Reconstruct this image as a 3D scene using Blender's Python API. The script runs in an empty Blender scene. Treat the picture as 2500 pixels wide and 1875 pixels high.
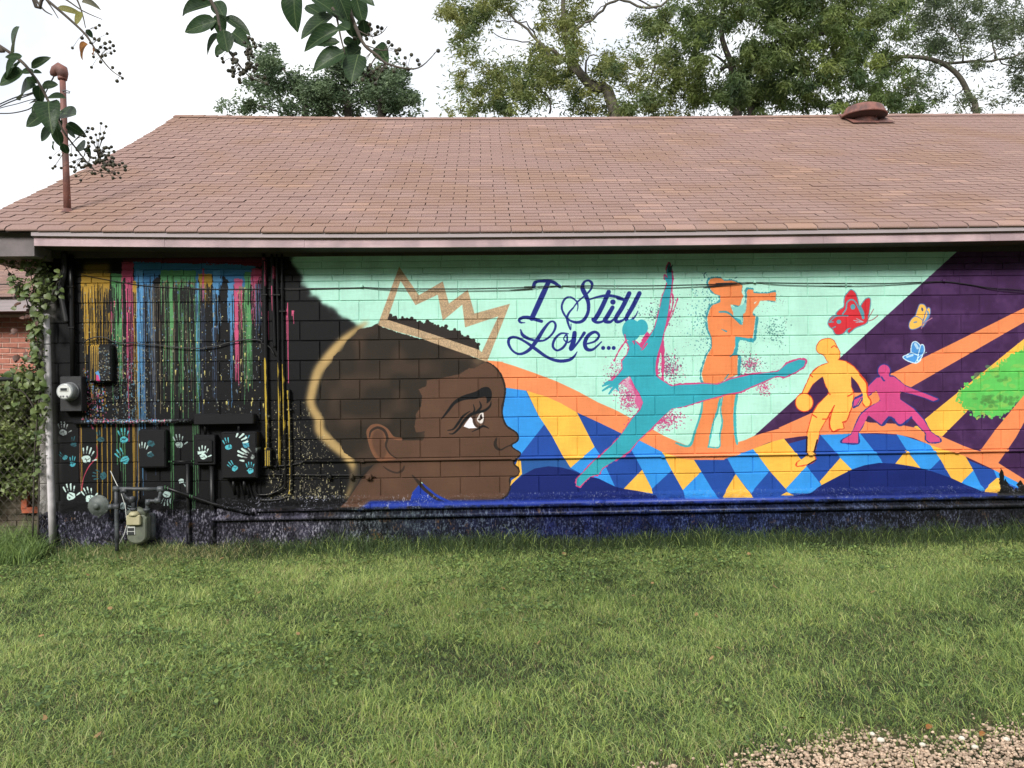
import bpy, math, random
import numpy as np
from mathutils import Vector, Matrix

random.seed(7)
rng = np.random.default_rng(7)
SC = bpy.context.scene
COL = SC.collection

# ------------------------------------------------------------------ camera
F_PX, CX, CY = 2040.0, 1250.0, 937.5          # focal length and centre of the 2500 x 1875 photograph
YAW, PITCH, ROLL = 0.0326, 0.012, 0.0128
CAM = np.array([0.0, -8.63, 1.577])
def _rot():
    cyw, syw, cp, sp = math.cos(YAW), math.sin(YAW), math.cos(PITCH), math.sin(PITCH)
    F = np.array([syw*cp, cyw*cp, sp]); R = np.array([cyw, -syw, 0.0]); U = np.cross(R, F)
    c, s = math.cos(ROLL), math.sin(ROLL)
    return F, R*c-U*s, U*c+R*s
FW, RT, UP = _rot()
cam_d = bpy.data.cameras.new('camera'); cam = bpy.data.objects.new('camera', cam_d); COL.objects.link(cam)
cam_d.sensor_width = 36.0; cam_d.lens = 36.0*F_PX/2500.0; cam_d.clip_start = 0.05; cam_d.clip_end = 2000
m = Matrix.Identity(4)
for i in range(3):
    m[i][0] = RT[i]; m[i][1] = UP[i]; m[i][2] = -FW[i]; m[i][3] = CAM[i]
cam.matrix_world = m
SC.camera = cam

# ------------------------------------------------------------------ sky, sun, exposure
SKY_STRENGTH, CLOUD, SUN_E, EXPOSURE = 0.10, 0.86, 2.45, 0.66
sun_elev, sun_az = math.radians(33), math.radians(203)      # azimuth the light comes from, measured from +Y towards +X
wd = bpy.data.worlds.new('World'); SC.world = wd; wd.use_nodes = True
nt = wd.node_tree; nt.nodes.clear()
wo = nt.nodes.new('ShaderNodeOutputWorld'); bg = nt.nodes.new('ShaderNodeBackground'); sk = nt.nodes.new('ShaderNodeTexSky')
sk.sky_type = 'NISHITA'; sk.sun_disc = False; sk.sun_elevation = sun_elev; sk.sun_rotation = sun_az
sk.air_density = 1.0; sk.dust_density = 3.0; sk.ozone_density = 1.0
tc = nt.nodes.new('ShaderNodeTexCoord'); nz = nt.nodes.new('ShaderNodeTexNoise'); nz.inputs['Scale'].default_value = 2.2
nz.inputs['Detail'].default_value = 6; nz.inputs['Roughness'].default_value = 0.55
cr = nt.nodes.new('ShaderNodeValToRGB'); cr.color_ramp.elements[0].position = 0.40; cr.color_ramp.elements[1].position = 0.56
cr.color_ramp.elements[0].color = (0.58, 0.58, 0.58, 1); cr.color_ramp.elements[1].color = (1, 1, 1, 1)
mx = nt.nodes.new('ShaderNodeMix'); mx.data_type = 'RGBA'
k = CLOUD/SKY_STRENGTH
mx.inputs['B'].default_value = (k*0.955, k*0.975, k*1.0, 1)
nt.links.new(tc.outputs['Generated'], nz.inputs['Vector']); nt.links.new(nz.outputs['Fac'], cr.inputs['Fac'])
nt.links.new(cr.outputs['Color'], mx.inputs['Factor']); nt.links.new(sk.outputs['Color'], mx.inputs['A'])
nt.links.new(mx.outputs['Result'], bg.inputs['Color']); bg.inputs['Strength'].default_value = SKY_STRENGTH
nt.links.new(bg.outputs['Background'], wo.inputs['Surface'])
sd = bpy.data.lights.new('sun', 'SUN'); sd.energy = SUN_E; sd.angle = math.radians(15); sd.color = (1.0, 0.965, 0.92)
so = bpy.data.objects.new('sun', sd); COL.objects.link(so)
dv = Vector((math.sin(sun_az)*math.cos(sun_elev), math.cos(sun_az)*math.cos(sun_elev), math.sin(sun_elev)))
so.rotation_euler = dv.to_track_quat('Z', 'Y').to_euler(); so.location = (-4, -20, 20)
vs = SC.view_settings; vs.view_transform = 'Standard'; vs.look = 'None'; vs.exposure = EXPOSURE; vs.gamma = 1; vs.use_curve_mapping = False
SC.cycles.max_bounces = 6; SC.cycles.transparent_max_bounces = 6

# ------------------------------------------------------------------ measuring helpers (points of the place read off the photograph)
def ray(px, py):
    return FW + RT*((px-CX)/F_PX) - UP*((py-CY)/F_PX)
def at(px, py, Y):
    """world point seen at pixel (px, py) on the upright plane y = Y"""
    d = ray(px, py); t = (Y-CAM[1])/d[1]
    return np.array([CAM[0]+d[0]*t, Y, CAM[2]+d[2]*t])
def at_ground(px, py, z=0.0):
    d = ray(px, py); t = (z-CAM[2])/d[2]
    return CAM + d*t
def s2l(c):
    c = np.asarray(c, float)
    return np.where(c <= 0.04045, c/12.92, ((c+0.055)/1.055)**2.4)
def rgb(r, g, b):
    return tuple(float(v) for v in s2l(np.array([r, g, b])/255.0))

# ------------------------------------------------------------------ object helpers
def tag(o, label=None, cat=None, group=None, kind=None):
    if label: o['label'] = label
    if cat: o['category'] = cat
    if group: o['group'] = group
    if kind: o['kind'] = kind
    return o
def empty(name, loc=(0, 0, 0), label=None, cat=None, group=None, kind=None):
    o = bpy.data.objects.new(name, None); o.location = loc; o.empty_display_size = 0.1; COL.objects.link(o)
    return tag(o, label, cat, group, kind)
def link(name, me, parent=None, loc=None, rot=None, scale=None):
    o = bpy.data.objects.new(name, me); COL.objects.link(o)
    if parent is not None:
        o.parent = parent
        o.matrix_parent_inverse = Matrix.Translation(-Vector(world_loc(parent)))
    if loc is not None: o.location = loc
    if rot is not None: o.rotation_euler = rot
    if scale is not None: o.scale = scale
    return o
def world_loc(o):
    # every parent here is only translated, never turned
    v = Vector(o.location)
    return v
class MB:
    def __init__(s): s.v = []; s.f = []; s.sm = []
    def add(s, vs, fs, smooth=False):
        n = len(s.v); s.v += [tuple(float(c) for c in p) for p in vs]; s.f += [tuple(i+n for i in f) for f in fs]; s.sm += [smooth]*len(fs)
        return s
    def box(s, a, b, bev=0.0):
        x0, y0, z0 = a; x1, y1, z1 = b
        if bev <= 0:
            v = [(x0,y0,z0),(x1,y0,z0),(x1,y1,z0),(x0,y1,z0),(x0,y0,z1),(x1,y0,z1),(x1,y1,z1),(x0,y1,z1)]
            return s.add(v, [(0,3,2,1),(4,5,6,7),(0,1,5,4),(1,2,6,5),(2,3,7,6),(3,0,4,7)])
        e = bev
        v = []
        for (z, i) in ((z0, e), (z0+e, 0), (z1-e, 0), (z1, e)):
            j = e
            v += [(x0+i+j, y0+i, z), (x1-i-j, y0+i, z), (x1-i, y0+i+j, z), (x1-i, y1-i-j, z), (x1-i-j, y1-i, z), (x0+i+j, y1-i, z), (x0+i, y1-i-j, z), (x0+i, y0+i+j, z)]
        f = [tuple(range(7, -1, -1)), tuple(range(24, 32))]
        for r in range(3):
            for q in range(8):
                f.append((r*8+q, r*8+(q+1) % 8, (r+1)*8+(q+1) % 8, (r+1)*8+q))
        return s.add(v, f)
    def tube(s, pts, r, n=8, cap=True, smooth=True):
        pts = [np.array(p, float) for p in pts]; m_ = len(pts)
        rr = [r]*m_ if np.isscalar(r) else list(r)
        t0 = pts[1]-pts[0]; t0 /= np.linalg.norm(t0)+1e-9
        a = np.array([0, 0, 1.0]) if abs(t0[2]) < 0.9 else np.array([1.0, 0, 0])
        u = np.cross(t0, a); u /= np.linalg.norm(u)
        v = []
        for i in range(m_):
            t = pts[min(i+1, m_-1)]-pts[max(i-1, 0)]; t = t/(np.linalg.norm(t)+1e-9)
            u = u - t*np.dot(u, t); u /= np.linalg.norm(u)+1e-9; w = np.cross(t, u)
            for q in range(n):
                an = 2*math.pi*q/n
                v.append(pts[i]+(u*math.cos(an)+w*math.sin(an))*rr[i])
        f = []
        for i in range(m_-1):
            for q in range(n):
                f.append((i*n+q, i*n+(q+1) % n, (i+1)*n+(q+1) % n, (i+1)*n+q))
        s.add(v, f, smooth)
        if cap:
            k0 = len(s.v)-len(v)
            s.f.append(tuple(k0+q for q in range(n-1, -1, -1))); s.sm.append(False)
            s.f.append(tuple(k0+(m_-1)*n+q for q in range(n))); s.sm.append(False)
        return s
    def lathe(s, prof, c, axis='z', n=24, smooth=True):
        """prof: list of (radius, height) turned about an axis through c"""
        v = []
        for (r, h) in prof:
            for q in range(n):
                an = 2*math.pi*q/n; a, b = r*math.cos(an), r*math.sin(an)
                if axis == 'z': v.append((c[0]+a, c[1]+b, c[2]+h))
                elif axis == 'y': v.append((c[0]+a, c[1]+h, c[2]+b))
                else: v.append((c[0]+h, c[1]+a, c[2]+b))
        f = []
        for i in range(len(prof)-1):
            for q in range(n):
                f.append((i*n+q, i*n+(q+1) % n, (i+1)*n+(q+1) % n, (i+1)*n+q))
        k0 = len(s.v); s.add(v, f, smooth)
        s.f.append(tuple(k0+q for q in range(n-1, -1, -1))); s.sm.append(False)
        s.f.append(tuple(k0+(len(prof)-1)*n+q for q in range(n))); s.sm.append(False)
        return s
    def mesh(s, name, mat=None):
        me = bpy.data.meshes.new(name); me.from_pydata(s.v, [], s.f)
        me.polygons.foreach_set('use_smooth', s.sm)
        if mat: me.materials.append(mat)
        me.update(); return me
    def obj(s, name, mat, parent=None, **kw):
        return tag(link(name, s.mesh(name, mat), parent), **kw)
def np_mesh(name, V, Fq, mat, smooth=False, attr=None):
    """fast mesh from arrays: V (n,3), Fq (m,k) with k = 3 or 4; attr = per-face float written to face attribute 'tint'"""
    me = bpy.data.meshes.new(name); kk = Fq.shape[1]
    me.vertices.add(len(V)); me.vertices.foreach_set('co', np.ascontiguousarray(V, dtype=np.float32).ravel())
    me.loops.add(len(Fq)*kk); me.loops.foreach_set('vertex_index', np.ascontiguousarray(Fq, dtype=np.int32).ravel())
    me.polygons.add(len(Fq)); me.polygons.foreach_set('loop_start', np.arange(0, len(Fq)*kk, kk, dtype=np.int32))
    me.polygons.foreach_set('use_smooth', np.full(len(Fq), smooth))
    if attr is not None:
        a = me.attributes.new('tint', 'FLOAT', 'FACE'); a.data.foreach_set('value', np.ascontiguousarray(attr, dtype=np.float32))
    me.materials.append(mat); me.update(calc_edges=True); me.validate()
    return me

# ------------------------------------------------------------------ materials
def new_mat(name):
    mt = bpy.data.materials.new(name); mt.use_nodes = True
    n = mt.node_tree.nodes; b = n['Principled BSDF']
    return mt, mt.node_tree, b
def noise_node(t, scale, detail=4, vec=None, rough=0.55):
    n = t.nodes.new('ShaderNodeTexNoise'); n.inputs['Scale'].default_value = scale; n.inputs['Detail'].default_value = detail
    n.inputs['Roughness'].default_value = rough
    if vec is not None: t.links.new(vec, n.inputs['Vector'])
    return n
def mat(name, c1, c2=None, rough=0.7, scale=8.0, bump=0.0, bscale=60.0, metal=0.0, spec=None, obj_rand=0.0, translucent=0.0, stretch=None, c3=None, scale3=1.5, attr=False):
    """procedural material: noise between two colours, optional large-scale third colour, noise bump, per-object brightness"""
    mt, t, b = new_mat(name)
    geo = t.nodes.new('ShaderNodeNewGeometry'); vec = geo.outputs['Position']
    if stretch:
        mp = t.nodes.new('ShaderNodeMapping'); mp.inputs['Scale'].default_value = stretch; t.links.new(vec, mp.inputs['Vector']); vec2 = mp.outputs['Vector']
    else: vec2 = vec
    n = noise_node(t, scale, 5, vec2)
    rp = t.nodes.new('ShaderNodeValToRGB'); rp.color_ramp.elements[0].position = 0.35; rp.color_ramp.elements[1].position = 0.66
    rp.color_ramp.elements[0].color = (*c1, 1); rp.color_ramp.elements[1].color = (*(c2 or tuple(x*1.15 for x in c1)), 1)
    t.links.new(n.outputs['Fac'], rp.inputs['Fac']); out = rp.outputs['Color']
    if c3:
        n3 = noise_node(t, scale3, 3, vec); r3 = t.nodes.new('ShaderNodeValToRGB'); r3.color_ramp.elements[0].position = 0.45; r3.color_ramp.elements[1].position = 0.62
        r3.color_ramp.elements[0].color = (0, 0, 0, 1); r3.color_ramp.elements[1].color = (1, 1, 1, 1)
        t.links.new(n3.outputs['Fac'], r3.inputs['Fac'])
        m3 = t.nodes.new('ShaderNodeMix'); m3.data_type = 'RGBA'; t.links.new(r3.outputs['Color'], m3.inputs['Factor']); t.links.new(out, m3.inputs['A']); m3.inputs['B'].default_value = (*c3, 1)
        out = m3.outputs['Result']
    if obj_rand or attr:
        if attr:
            oi = t.nodes.new('ShaderNodeAttribute'); oi.attribute_name = 'tint'; src = oi.outputs['Fac']
        else:
            oi = t.nodes.new('ShaderNodeObjectInfo'); src = oi.outputs['Random']
        mr = t.nodes.new('ShaderNodeMapRange'); mr.inputs['To Min'].default_value = 1-(obj_rand or 0.25); mr.inputs['To Max'].default_value = 1+(obj_rand or 0.25)
        t.links.new(src, mr.inputs['Value'])
        mm = t.nodes.new('ShaderNodeVectorMath'); mm.operation = 'SCALE'; t.links.new(out, mm.inputs[0]); t.links.new(mr.outputs['Result'], mm.inputs['Scale'])
        out = mm.outputs['Vector']
    t.links.new(out, b.inputs['Base Color'])
    b.inputs['Roughness'].default_value = rough; b.inputs['Metallic'].default_value = metal
    if spec is not None: b.inputs['Specular IOR Level'].default_value = spec
    if bump:
        nb = noise_node(t, bscale, 4, vec2); bp = t.nodes.new('ShaderNodeBump'); bp.inputs['Strength'].default_value = bump; bp.inputs['Distance'].default_value = 0.01
        t.links.new(nb.outputs['Fac'], bp.inputs['Height']); t.links.new(bp.outputs['Normal'], b.inputs['Normal'])
    if translucent:
        tr = t.nodes.new('ShaderNodeBsdfTranslucent'); t.links.new(out, tr.inputs['Color'])
        ms = t.nodes.new('ShaderNodeMixShader'); ms.inputs['Fac'].default_value = translucent
        o = t.nodes['Material Output']; t.links.new(b.outputs['BSDF'], ms.inputs[1]); t.links.new(tr.outputs['BSDF'], ms.inputs[2]); t.links.new(ms.outputs['Shader'], o.inputs['Surface'])
    return mt

# ------------------------------------------------------------------ the painted wall: flat print, rasterised into a paint map in wall coordinates
MX0, MX1, MZ1, PPM = -4.75, 6.45, 3.06, 300
MW, MH = int((MX1-MX0)*PPM), int(MZ1*PPM)
CV = np.zeros((MH, MW, 3), np.float32)          # row 0 = top, sRGB 0..1
# magnified views of the photograph used while tracing: origin and scale
VW = dict(A=(700,600,3.687), B=(700,850,3.687), C=(1200,600,3.687), D=(1200,850,3.3183), E=(1650,600,4.424), F=(1900,600,3.687),
          G=(1650,850,3.318), H=(2050,850,3.318), I=(400,560,4.424), J=(0,560,4.424), K=(0,920,3.6075), L=(350,920,3.6075),
          M=(450,1060,5.53), N=(450,860,6.636), O=(2300,1100,6.635), S=(0,0,1.0))
def unview(v, pts):
    ox, oy, s = VW[v]; a = np.array(pts, float)
    return np.stack([ox+a[:, 0]/s, oy+a[:, 1]/s], 1)
def wall_px(P, Y=0.0):
    """photo pixels -> canvas pixels, for a painted surface on plane y = Y"""
    d = FW[None]+RT[None]*((P[:, 0:1]-CX)/F_PX)-UP[None]*((P[:, 1:2]-CY)/F_PX)
    t = (Y-CAM[1])/d[:, 1]
    return np.stack([(CAM[0]+d[:, 0]*t-MX0)*PPM, (MZ1-(CAM[2]+d[:, 2]*t))*PPM], 1)
PXS = PPM/237.0                                   # one photo pixel on the wall, in canvas pixels
def smooth(P, closed=True, n=6):
    P = np.asarray(P, float); m_ = len(P); out = []
    rngi = range(m_) if closed else range(m_-1)
    for i in rngi:
        if closed: p0, p1, p2, p3 = P[(i-1) % m_], P[i], P[(i+1) % m_], P[(i+2) % m_]
        else: p0, p1, p2, p3 = P[max(i-1, 0)], P[i], P[i+1], P[min(i+2, m_-1)]
        for q in range(n):
            t = q/n
            out.append(0.5*((2*p1)+(-p0+p2)*t+(2*p0-5*p1+4*p2-p3)*t*t+(-p0+3*p1-3*p2+p3)*t**3))
    if not closed: out.append(P[-1])
    return np.array(out)
def fill_mask(P, SS=2):
    """non-zero winding coverage of polygon P (canvas px) -> mask and its origin"""
    x0 = max(int(P[:, 0].min())-2, 0); x1 = min(int(P[:, 0].max())+3, MW); y0 = max(int(P[:, 1].min())-2, 0); y1 = min(int(P[:, 1].max())+3, MH)
    if x1 <= x0 or y1 <= y0: return None
    w, h = (x1-x0)*SS, (y1-y0)*SS
    Q = (P-np.array([x0, y0]))*SS
    diff = np.zeros((h, w+2), np.int16)
    A, B = Q, np.roll(Q, -1, 0)
    for (ax, ay), (bx, by) in zip(A, B):
        if ay == by: continue
        sgn = 1
        if ay > by: ax, ay, bx, by = bx, by, ax, ay; sgn = -1
        r0 = max(int(math.ceil(ay-0.5)), 0); r1 = min(int(math.ceil(by-0.5)), h)
        if r1 <= r0: continue
        ys = np.arange(r0, r1); xs = ax+(ys+0.5-ay)*(bx-ax)/(by-ay)
        np.add.at(diff, (ys, np.clip(np.ceil(xs-0.5).astype(int), 0, w+1)), sgn)
    mk = (np.cumsum(diff, 1)[:, :w] != 0).astype(np.float32)
    return mk.reshape(y1-y0, SS, x1-x0, SS).mean((1, 3)), x0, y0
def blend(mk, x0, y0, col, alpha=1.0):
    h, w = mk.shape; a = (mk*alpha)[..., None]; c = np.array(col, np.float32)/255.0
    CV[y0:y0+h, x0:x0+w] = CV[y0:y0+h, x0:x0+w]*(1-a)+c*a
def blur(a, r):
    r = int(r)
    if r < 1: return a
    for _ in range(3):
        for ax in (0, 1):
            p = np.pad(a, [(r+1, r) if i == ax else (0, 0) for i in (0, 1)]); cs = np.cumsum(p, ax)
            a = (cs[2*r+1:] - cs[:-2*r-1])/(2*r+1) if ax == 0 else (cs[:, 2*r+1:] - cs[:, :-2*r-1])/(2*r+1)
    return a
def vnoise(h, w, cell, seed=0, sy=1.0):
    g = np.random.default_rng(seed); gh, gw = int(h/(cell*sy))+3, int(w/cell)+3
    G_ = g.random((gh, gw)).astype(np.float32)
    y = np.arange(h)/(cell*sy); x = np.arange(w)/cell; yi, xi = y.astype(int), x.astype(int); fy, fx = (y-yi)[:, None], (x-xi)[None]
    fy, fx = fy*fy*(3-2*fy), fx*fx*(3-2*fx)
    a, b, c, d = G_[yi][:, xi], G_[yi][:, xi+1], G_[yi+1][:, xi], G_[yi+1][:, xi+1]
    return a*(1-fy)*(1-fx)+b*(1-fy)*fx+c*fy*(1-fx)+d*fy*fx
def poly(v, pts, col, sm=False, alpha=1.0, soft=0, Y=0.0, rough=0.0, shift=(0, 0)):
    P = wall_px(unview(v, pts)+np.array(shift), Y)
    if sm: P = smooth(P)
    if rough:
        # broken brush edge: subdivide and jitter
        Q = []
        for a, b in zip(P, np.roll(P, -1, 0)):
            n = max(int(np.linalg.norm(b-a)/4), 1)
            for q in range(n): Q.append(a+(b-a)*q/n)
        P = np.array(Q)+rng.normal(0, rough, (len(Q), 2))
    if soft:
        pad = int(soft*3+3)
        x0 = max(int(P[:, 0].min())-pad, 0); x1 = min(int(P[:, 0].max())+pad, MW); y0 = max(int(P[:, 1].min())-pad, 0); y1 = min(int(P[:, 1].max())+pad, MH)
        r = fill_mask(P, 1); big = np.zeros((y1-y0, x1-x0), np.float32)
        if r is None: return
        mk, mx_, my_ = r; big[my_-y0:my_-y0+mk.shape[0], mx_-x0:mx_-x0+mk.shape[1]] = mk
        blend(np.clip(blur(big, soft), 0, 1), x0, y0, col, alpha); return
    r = fill_mask(P)
    if r: blend(*r, col, alpha)
def stroke(v, pts, w, col, sm=True, alpha=1.0, soft=0, Y=0.0, taper=True, closed=False, jit=0.0):
    """brush stroke; w = width in photo px (number or list along the stroke)"""
    P0 = wall_px(unview(v, pts), Y)
    W = np.full(len(P0), float(w)) if np.isscalar(w) else np.interp(np.linspace(0, 1, len(P0)), np.linspace(0, 1, len(w)), w)
    P3 = np.column_stack([P0, W*PXS*0.5])
    P3 = smooth(P3, closed=closed, n=8) if sm else P3
    P, W = P3[:, :2], P3[:, 2]
    if closed: P = np.vstack([P, P[:1]]); W = np.append(W, W[0])
    T = np.gradient(P, axis=0); T /= np.linalg.norm(T, axis=1, keepdims=True)+1e-6; Nn = np.stack([-T[:, 1], T[:, 0]], 1)
    W = np.maximum(W+(rng.normal(0, jit, len(W)) if jit else 0), 0.4)
    for i in range(len(P)-1):                       # quads + round joints, merged by non-zero filling
        pass
    L_, R_ = P+Nn*W[:, None], P-Nn*W[:, None]
    pad = int(soft*3+W.max()+4)
    x0 = max(int(P[:, 0].min())-pad, 0); x1 = min(int(P[:, 0].max())+pad, MW); y0 = max(int(P[:, 1].min())-pad, 0); y1 = min(int(P[:, 1].max())+pad, MH)
    if x1 <= x0 or y1 <= y0: return
    big = np.zeros((y1-y0, x1-x0), np.float32)
    parts = [np.vstack([L_[i:i+2], R_[i:i+2][::-1]]) for i in range(len(P)-1)]
    if not taper or True:
        for i in range(0, len(P), 2):
            a = np.linspace(0, 2*math.pi, 10, endpoint=False); parts.append(P[i]+np.stack([np.cos(a), np.sin(a)], 1)*W[i])
    for q in parts:
        r = fill_mask(q)
        if r is None: continue
        mk, mx_, my_ = r; ax0, ay0 = max(mx_, x0), max(my_, y0); ax1, ay1 = min(mx_+mk.shape[1], x1), min(my_+mk.shape[0], y1)
        if ax1 <= ax0 or ay1 <= ay0: continue
        sub = big[ay0-y0:ay1-y0, ax0-x0:ax1-x0]; np.maximum(sub, mk[ay0-my_:ay1-my_, ax0-mx_:ax1-mx_], out=sub)
    # close hairlines between neighbouring quads
    big = np.clip(big*1.25, 0, 1)
    if soft: big = np.clip(blur(big, soft), 0, 1)
    blend(big, x0, y0, col, alpha)
def disc(v, c, r, col, Y=0.0, ry=None, alpha=1.0, ang=0.0):
    a = np.linspace(0, 2*math.pi, 28, endpoint=False); ry = ry or r
    ca, sa = math.cos(ang), math.sin(ang); x, y = np.cos(a)*r, np.sin(a)*ry
    poly(v, np.stack([c[0]+x*ca-y*sa, c[1]+x*sa+y*ca], 1), col, Y=Y, alpha=alpha)
def specks(v, box, n, cols, r=(0.5, 1.5), Y=0.0, drip=0.0, gauss=False):
    g = rng
    for _ in range(n):
        if gauss: x, y = g.normal((box[0]+box[2])/2, (box[2]-box[0])/4), g.normal((box[1]+box[3])/2, (box[3]-box[1])/4)
        else: x, y = g.uniform(box[0], box[2]), g.uniform(box[1], box[3])
        p = wall_px(unview(v, [(x, y)]), Y)[0]; rr = g.uniform(*r)*PXS*0.5+0.25; c = cols[g.integers(len(cols))]
        x0, y0 = int(p[0]-rr), int(p[1]-rr); n_ = max(int(2*rr+1), 1); h_ = n_+(int(g.uniform(2, 12)) if g.random() < drip else 0)
        if 0 <= x0 < MW-n_ and 0 <= y0 < MH-h_:
            blend(np.full((h_, n_), min(1.0, rr*1.2), np.float32), x0, y0, c, g.uniform(0.5, 1))

MINT, BLACK, PURPLE, ORANGE = (172, 222, 204), (17, 17, 19), (62, 36, 73), (224, 134, 86)
LBLUE, MBLUE, NAVY, YELLOW = (52, 142, 218), (34, 72, 152), (22, 36, 100), (232, 178, 74)
TEAL, PINK, SKIN, HAIR, GOLD = (52, 156, 172), (190, 66, 120), (84, 61, 48), (42, 36, 30), (172, 148, 118)
GREEN, RED, INK = (92, 186, 88), (196, 48, 58), (30, 42, 118)
CV[:] = np.array(MINT)/255.0
# ---- purple field, beams, wave
BIGX = 2900
poly('S', [(2352,600),(1839.9,1065.5),(1900,1250),(BIGX,1250),(BIGX,500),(2450,500)], PURPLE)
pn = vnoise(MH, MW, 34, 3)*0.6+vnoise(MH, MW, 12, 4)*0.4
# cloudy variation of the purple coat
xs_ = np.arange(MW)[None]; lum = (np.abs(CV-np.array(PURPLE)/255).sum(2) < 0.05).astype(np.float32)*np.clip((pn-0.42)*3, 0, 1)*0.55
CV[:] = CV*(1-lum[..., None])+np.array((84, 54, 96))/255*lum[..., None]
lum = (np.abs(CV-np.array(PURPLE)/255).sum(2) < 0.05).astype(np.float32)*np.clip((0.40-pn)*4, 0, 1)*0.6
CV[:] = CV*(1-lum[..., None])+np.array((58, 34, 66))/255*lum[..., None]
poly('F', [(3300,20),(2212,560),(1040,1140),(300,1506),(0,1640),(200,1700),(700,1660),(900,1442),(1200,1270),(2212,690),(3300,70)], ORANGE)
poly('H', [(2100,-560),(1400,0),(690,575),(600,640),(700,690),(830,715),(1060,485),(1493,90),(2100,-380)], YELLOW)
poly('H', [(2000,-230),(1493,380),(1270,650),(1150,815),(1100,850),(1250,960),(1285,930),(1430,720),(1493,600),(2000,-60)], ORANGE)
# green painted foliage
gp = [(1900,-300),(1493,0),(1440,30),(1390,60),(1330,110),(1290,150),(1200,180),(1170,230),(1080,260),(1030,310),(975,345),(955,400),(985,440),(1010,490),(1060,500),(1090,540),(1110,560),(1170,540),(1230,550),(1300,545),(1370,520),(1440,440),(1493,390),(1900,0)]
poly('H', gp, GREEN, rough=3.5)
for _ in range(90):
    i = rng.integers(2, 20); p = np.array(gp[i])+rng.normal(0, 16, 2); disc('H', p, rng.uniform(5, 15), GREEN if rng.random() < .75 else (146, 178, 88), ang=rng.random()*3, ry=rng.uniform(5, 10))
for _ in range(70):
    p = (rng.uniform(1040, 1500), rng.uniform(120, 500))
    if p[1] > 900-p[0]*0.62 and p[1] < 1900-p[0]: disc('H', p, rng.uniform(14, 44), [(150, 182, 84), (122, 178, 84), (104, 200, 96)][rng.integers(3)], ry=rng.uniform(8, 20), alpha=0.4, ang=rng.uniform(-.6, .3))
for c_, n_ in (((1200,410),24), ((1380,420),22), ((1260,440),12), ((1300,250),5)):
    for _ in range(n_): disc('H', np.array(c_)+rng.normal(0, (38, 20)), rng.uniform(10, 28), (78, 132, 66), ry=rng.uniform(8, 16), alpha=0.5)
poly('H', [(1493,380),(1270,650),(1150,815),(1130,840),(1285,930),(1430,720),(1493,600)], ORANGE)
# below the wave: blue ground with the diamond band
poly('S', [(1150,1080),(1230,930),(1290,935),(1400,985),(1560,1060),(1800,1122),(1900,1090),(2000,1063),(2095,1058),(2200,1062),(2330,1110),(2426,1148),(2500,1185),(BIGX,1290),(BIGX,1420),(900,1420),(1000,1300)], MBLUE)
D_ = lambda v, c, *p: poly(v, p, c)
D_('D', LBLUE, (60,310),(275,340),(380,545),(430,615),(230,870),(60,900))
D_('D', YELLOW, (275,328),(450,375),(560,425),(690,500),(835,800),(640,970),(580,880),(490,710),(380,545))
D_('D', (40,86,150), (235,905),(600,905),(640,970),(660,1010),(200,1080),(245,1000))
D_('D', LBLUE, (640,970),(835,800),(885,870),(925,960),(1000,1120),(870,1060),(740,1025))
D_('D', MBLUE, (690,515),(1060,690),(885,870),(835,800))
D_('D', LBLUE, (1185,735),(1380,840),(1460,990),(1300,1140),(1220,985),(1130,820))
D_('D', YELLOW, (1220,985),(1300,1140),(1300,1175),(1070,1140))
D_('D', YELLOW, (1380,840),(1640,905),(1700,1000),(1550,1150),(1460,990))
D_('D', LBLUE, (1700,1000),(1830,1215),(1560,1215),(1550,1150))
D_('G', YELLOW, (485,1020),(610,1190),(610,1205),(370,1208))
D_('G', LBLUE, (410,880),(625,815),(760,995),(605,1175),(485,1020))
D_('G', YELLOW, (625,815),(870,725),(1000,885),(1060,955),(890,1140),(760,995))
D_('G', LBLUE, (1060,955),(1180,1110),(1080,1175),(900,1172),(890,1140))
D_('G', YELLOW, (840,1190),(890,1162),(950,1190))
D_('G', YELLOW, (1330,890),(1430,985),(1180,1110),(1165,1080))
D_('G', LBLUE, (1165,695),(1485,680),(1665,905),(1665,935),(1430,985),(1330,885))
D_('H', LBLUE, (0,690),(150,690),(350,930),(100,985),(0,885))
D_('H', YELLOW, (0,885),(100,985),(0,1035))
D_('H', YELLOW, (540,825),(655,972),(450,937))
D_('H', LBLUE, (455,690),(730,780),(815,900),(725,992),(655,972),(540,822))
D_('H', YELLOW, (730,780),(870,830),(1015,868),(1085,990),(985,1092),(905,1057),(815,900))
D_('H', LBLUE, (1085,990),(1165,1152),(1120,1152),(985,1092))
D_('H', LBLUE, (1245,980),(1700,1180),(1500,1160),(1420,1125),(1310,1060),(1275,1052))
D_('H', YELLOW, (1275,1050),(1310,1055),(1290,1160),(1250,1190),(1160,1175),(1165,1145))
poly('D', [(100,1230),(150,1115),(250,1030),(350,975),(460,957),(560,965),(640,985),(740,1025),(870,1057),(1000,1122),(1080,1141),(1200,1160),(1330,1192),(1340,1215),(100,1240)], NAVY)
S2 = [(2600,1214),(2396,1200),(2350,1180),(2320,1166),(2268,1148),(2230,1139),(2186,1132),(2147,1130),(2110,1136),(2080,1146),(2050,1161),(2010,1182),(1975,1203),(1930,1210),(1900,1216)]
poly('S', S2, NAVY)
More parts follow.
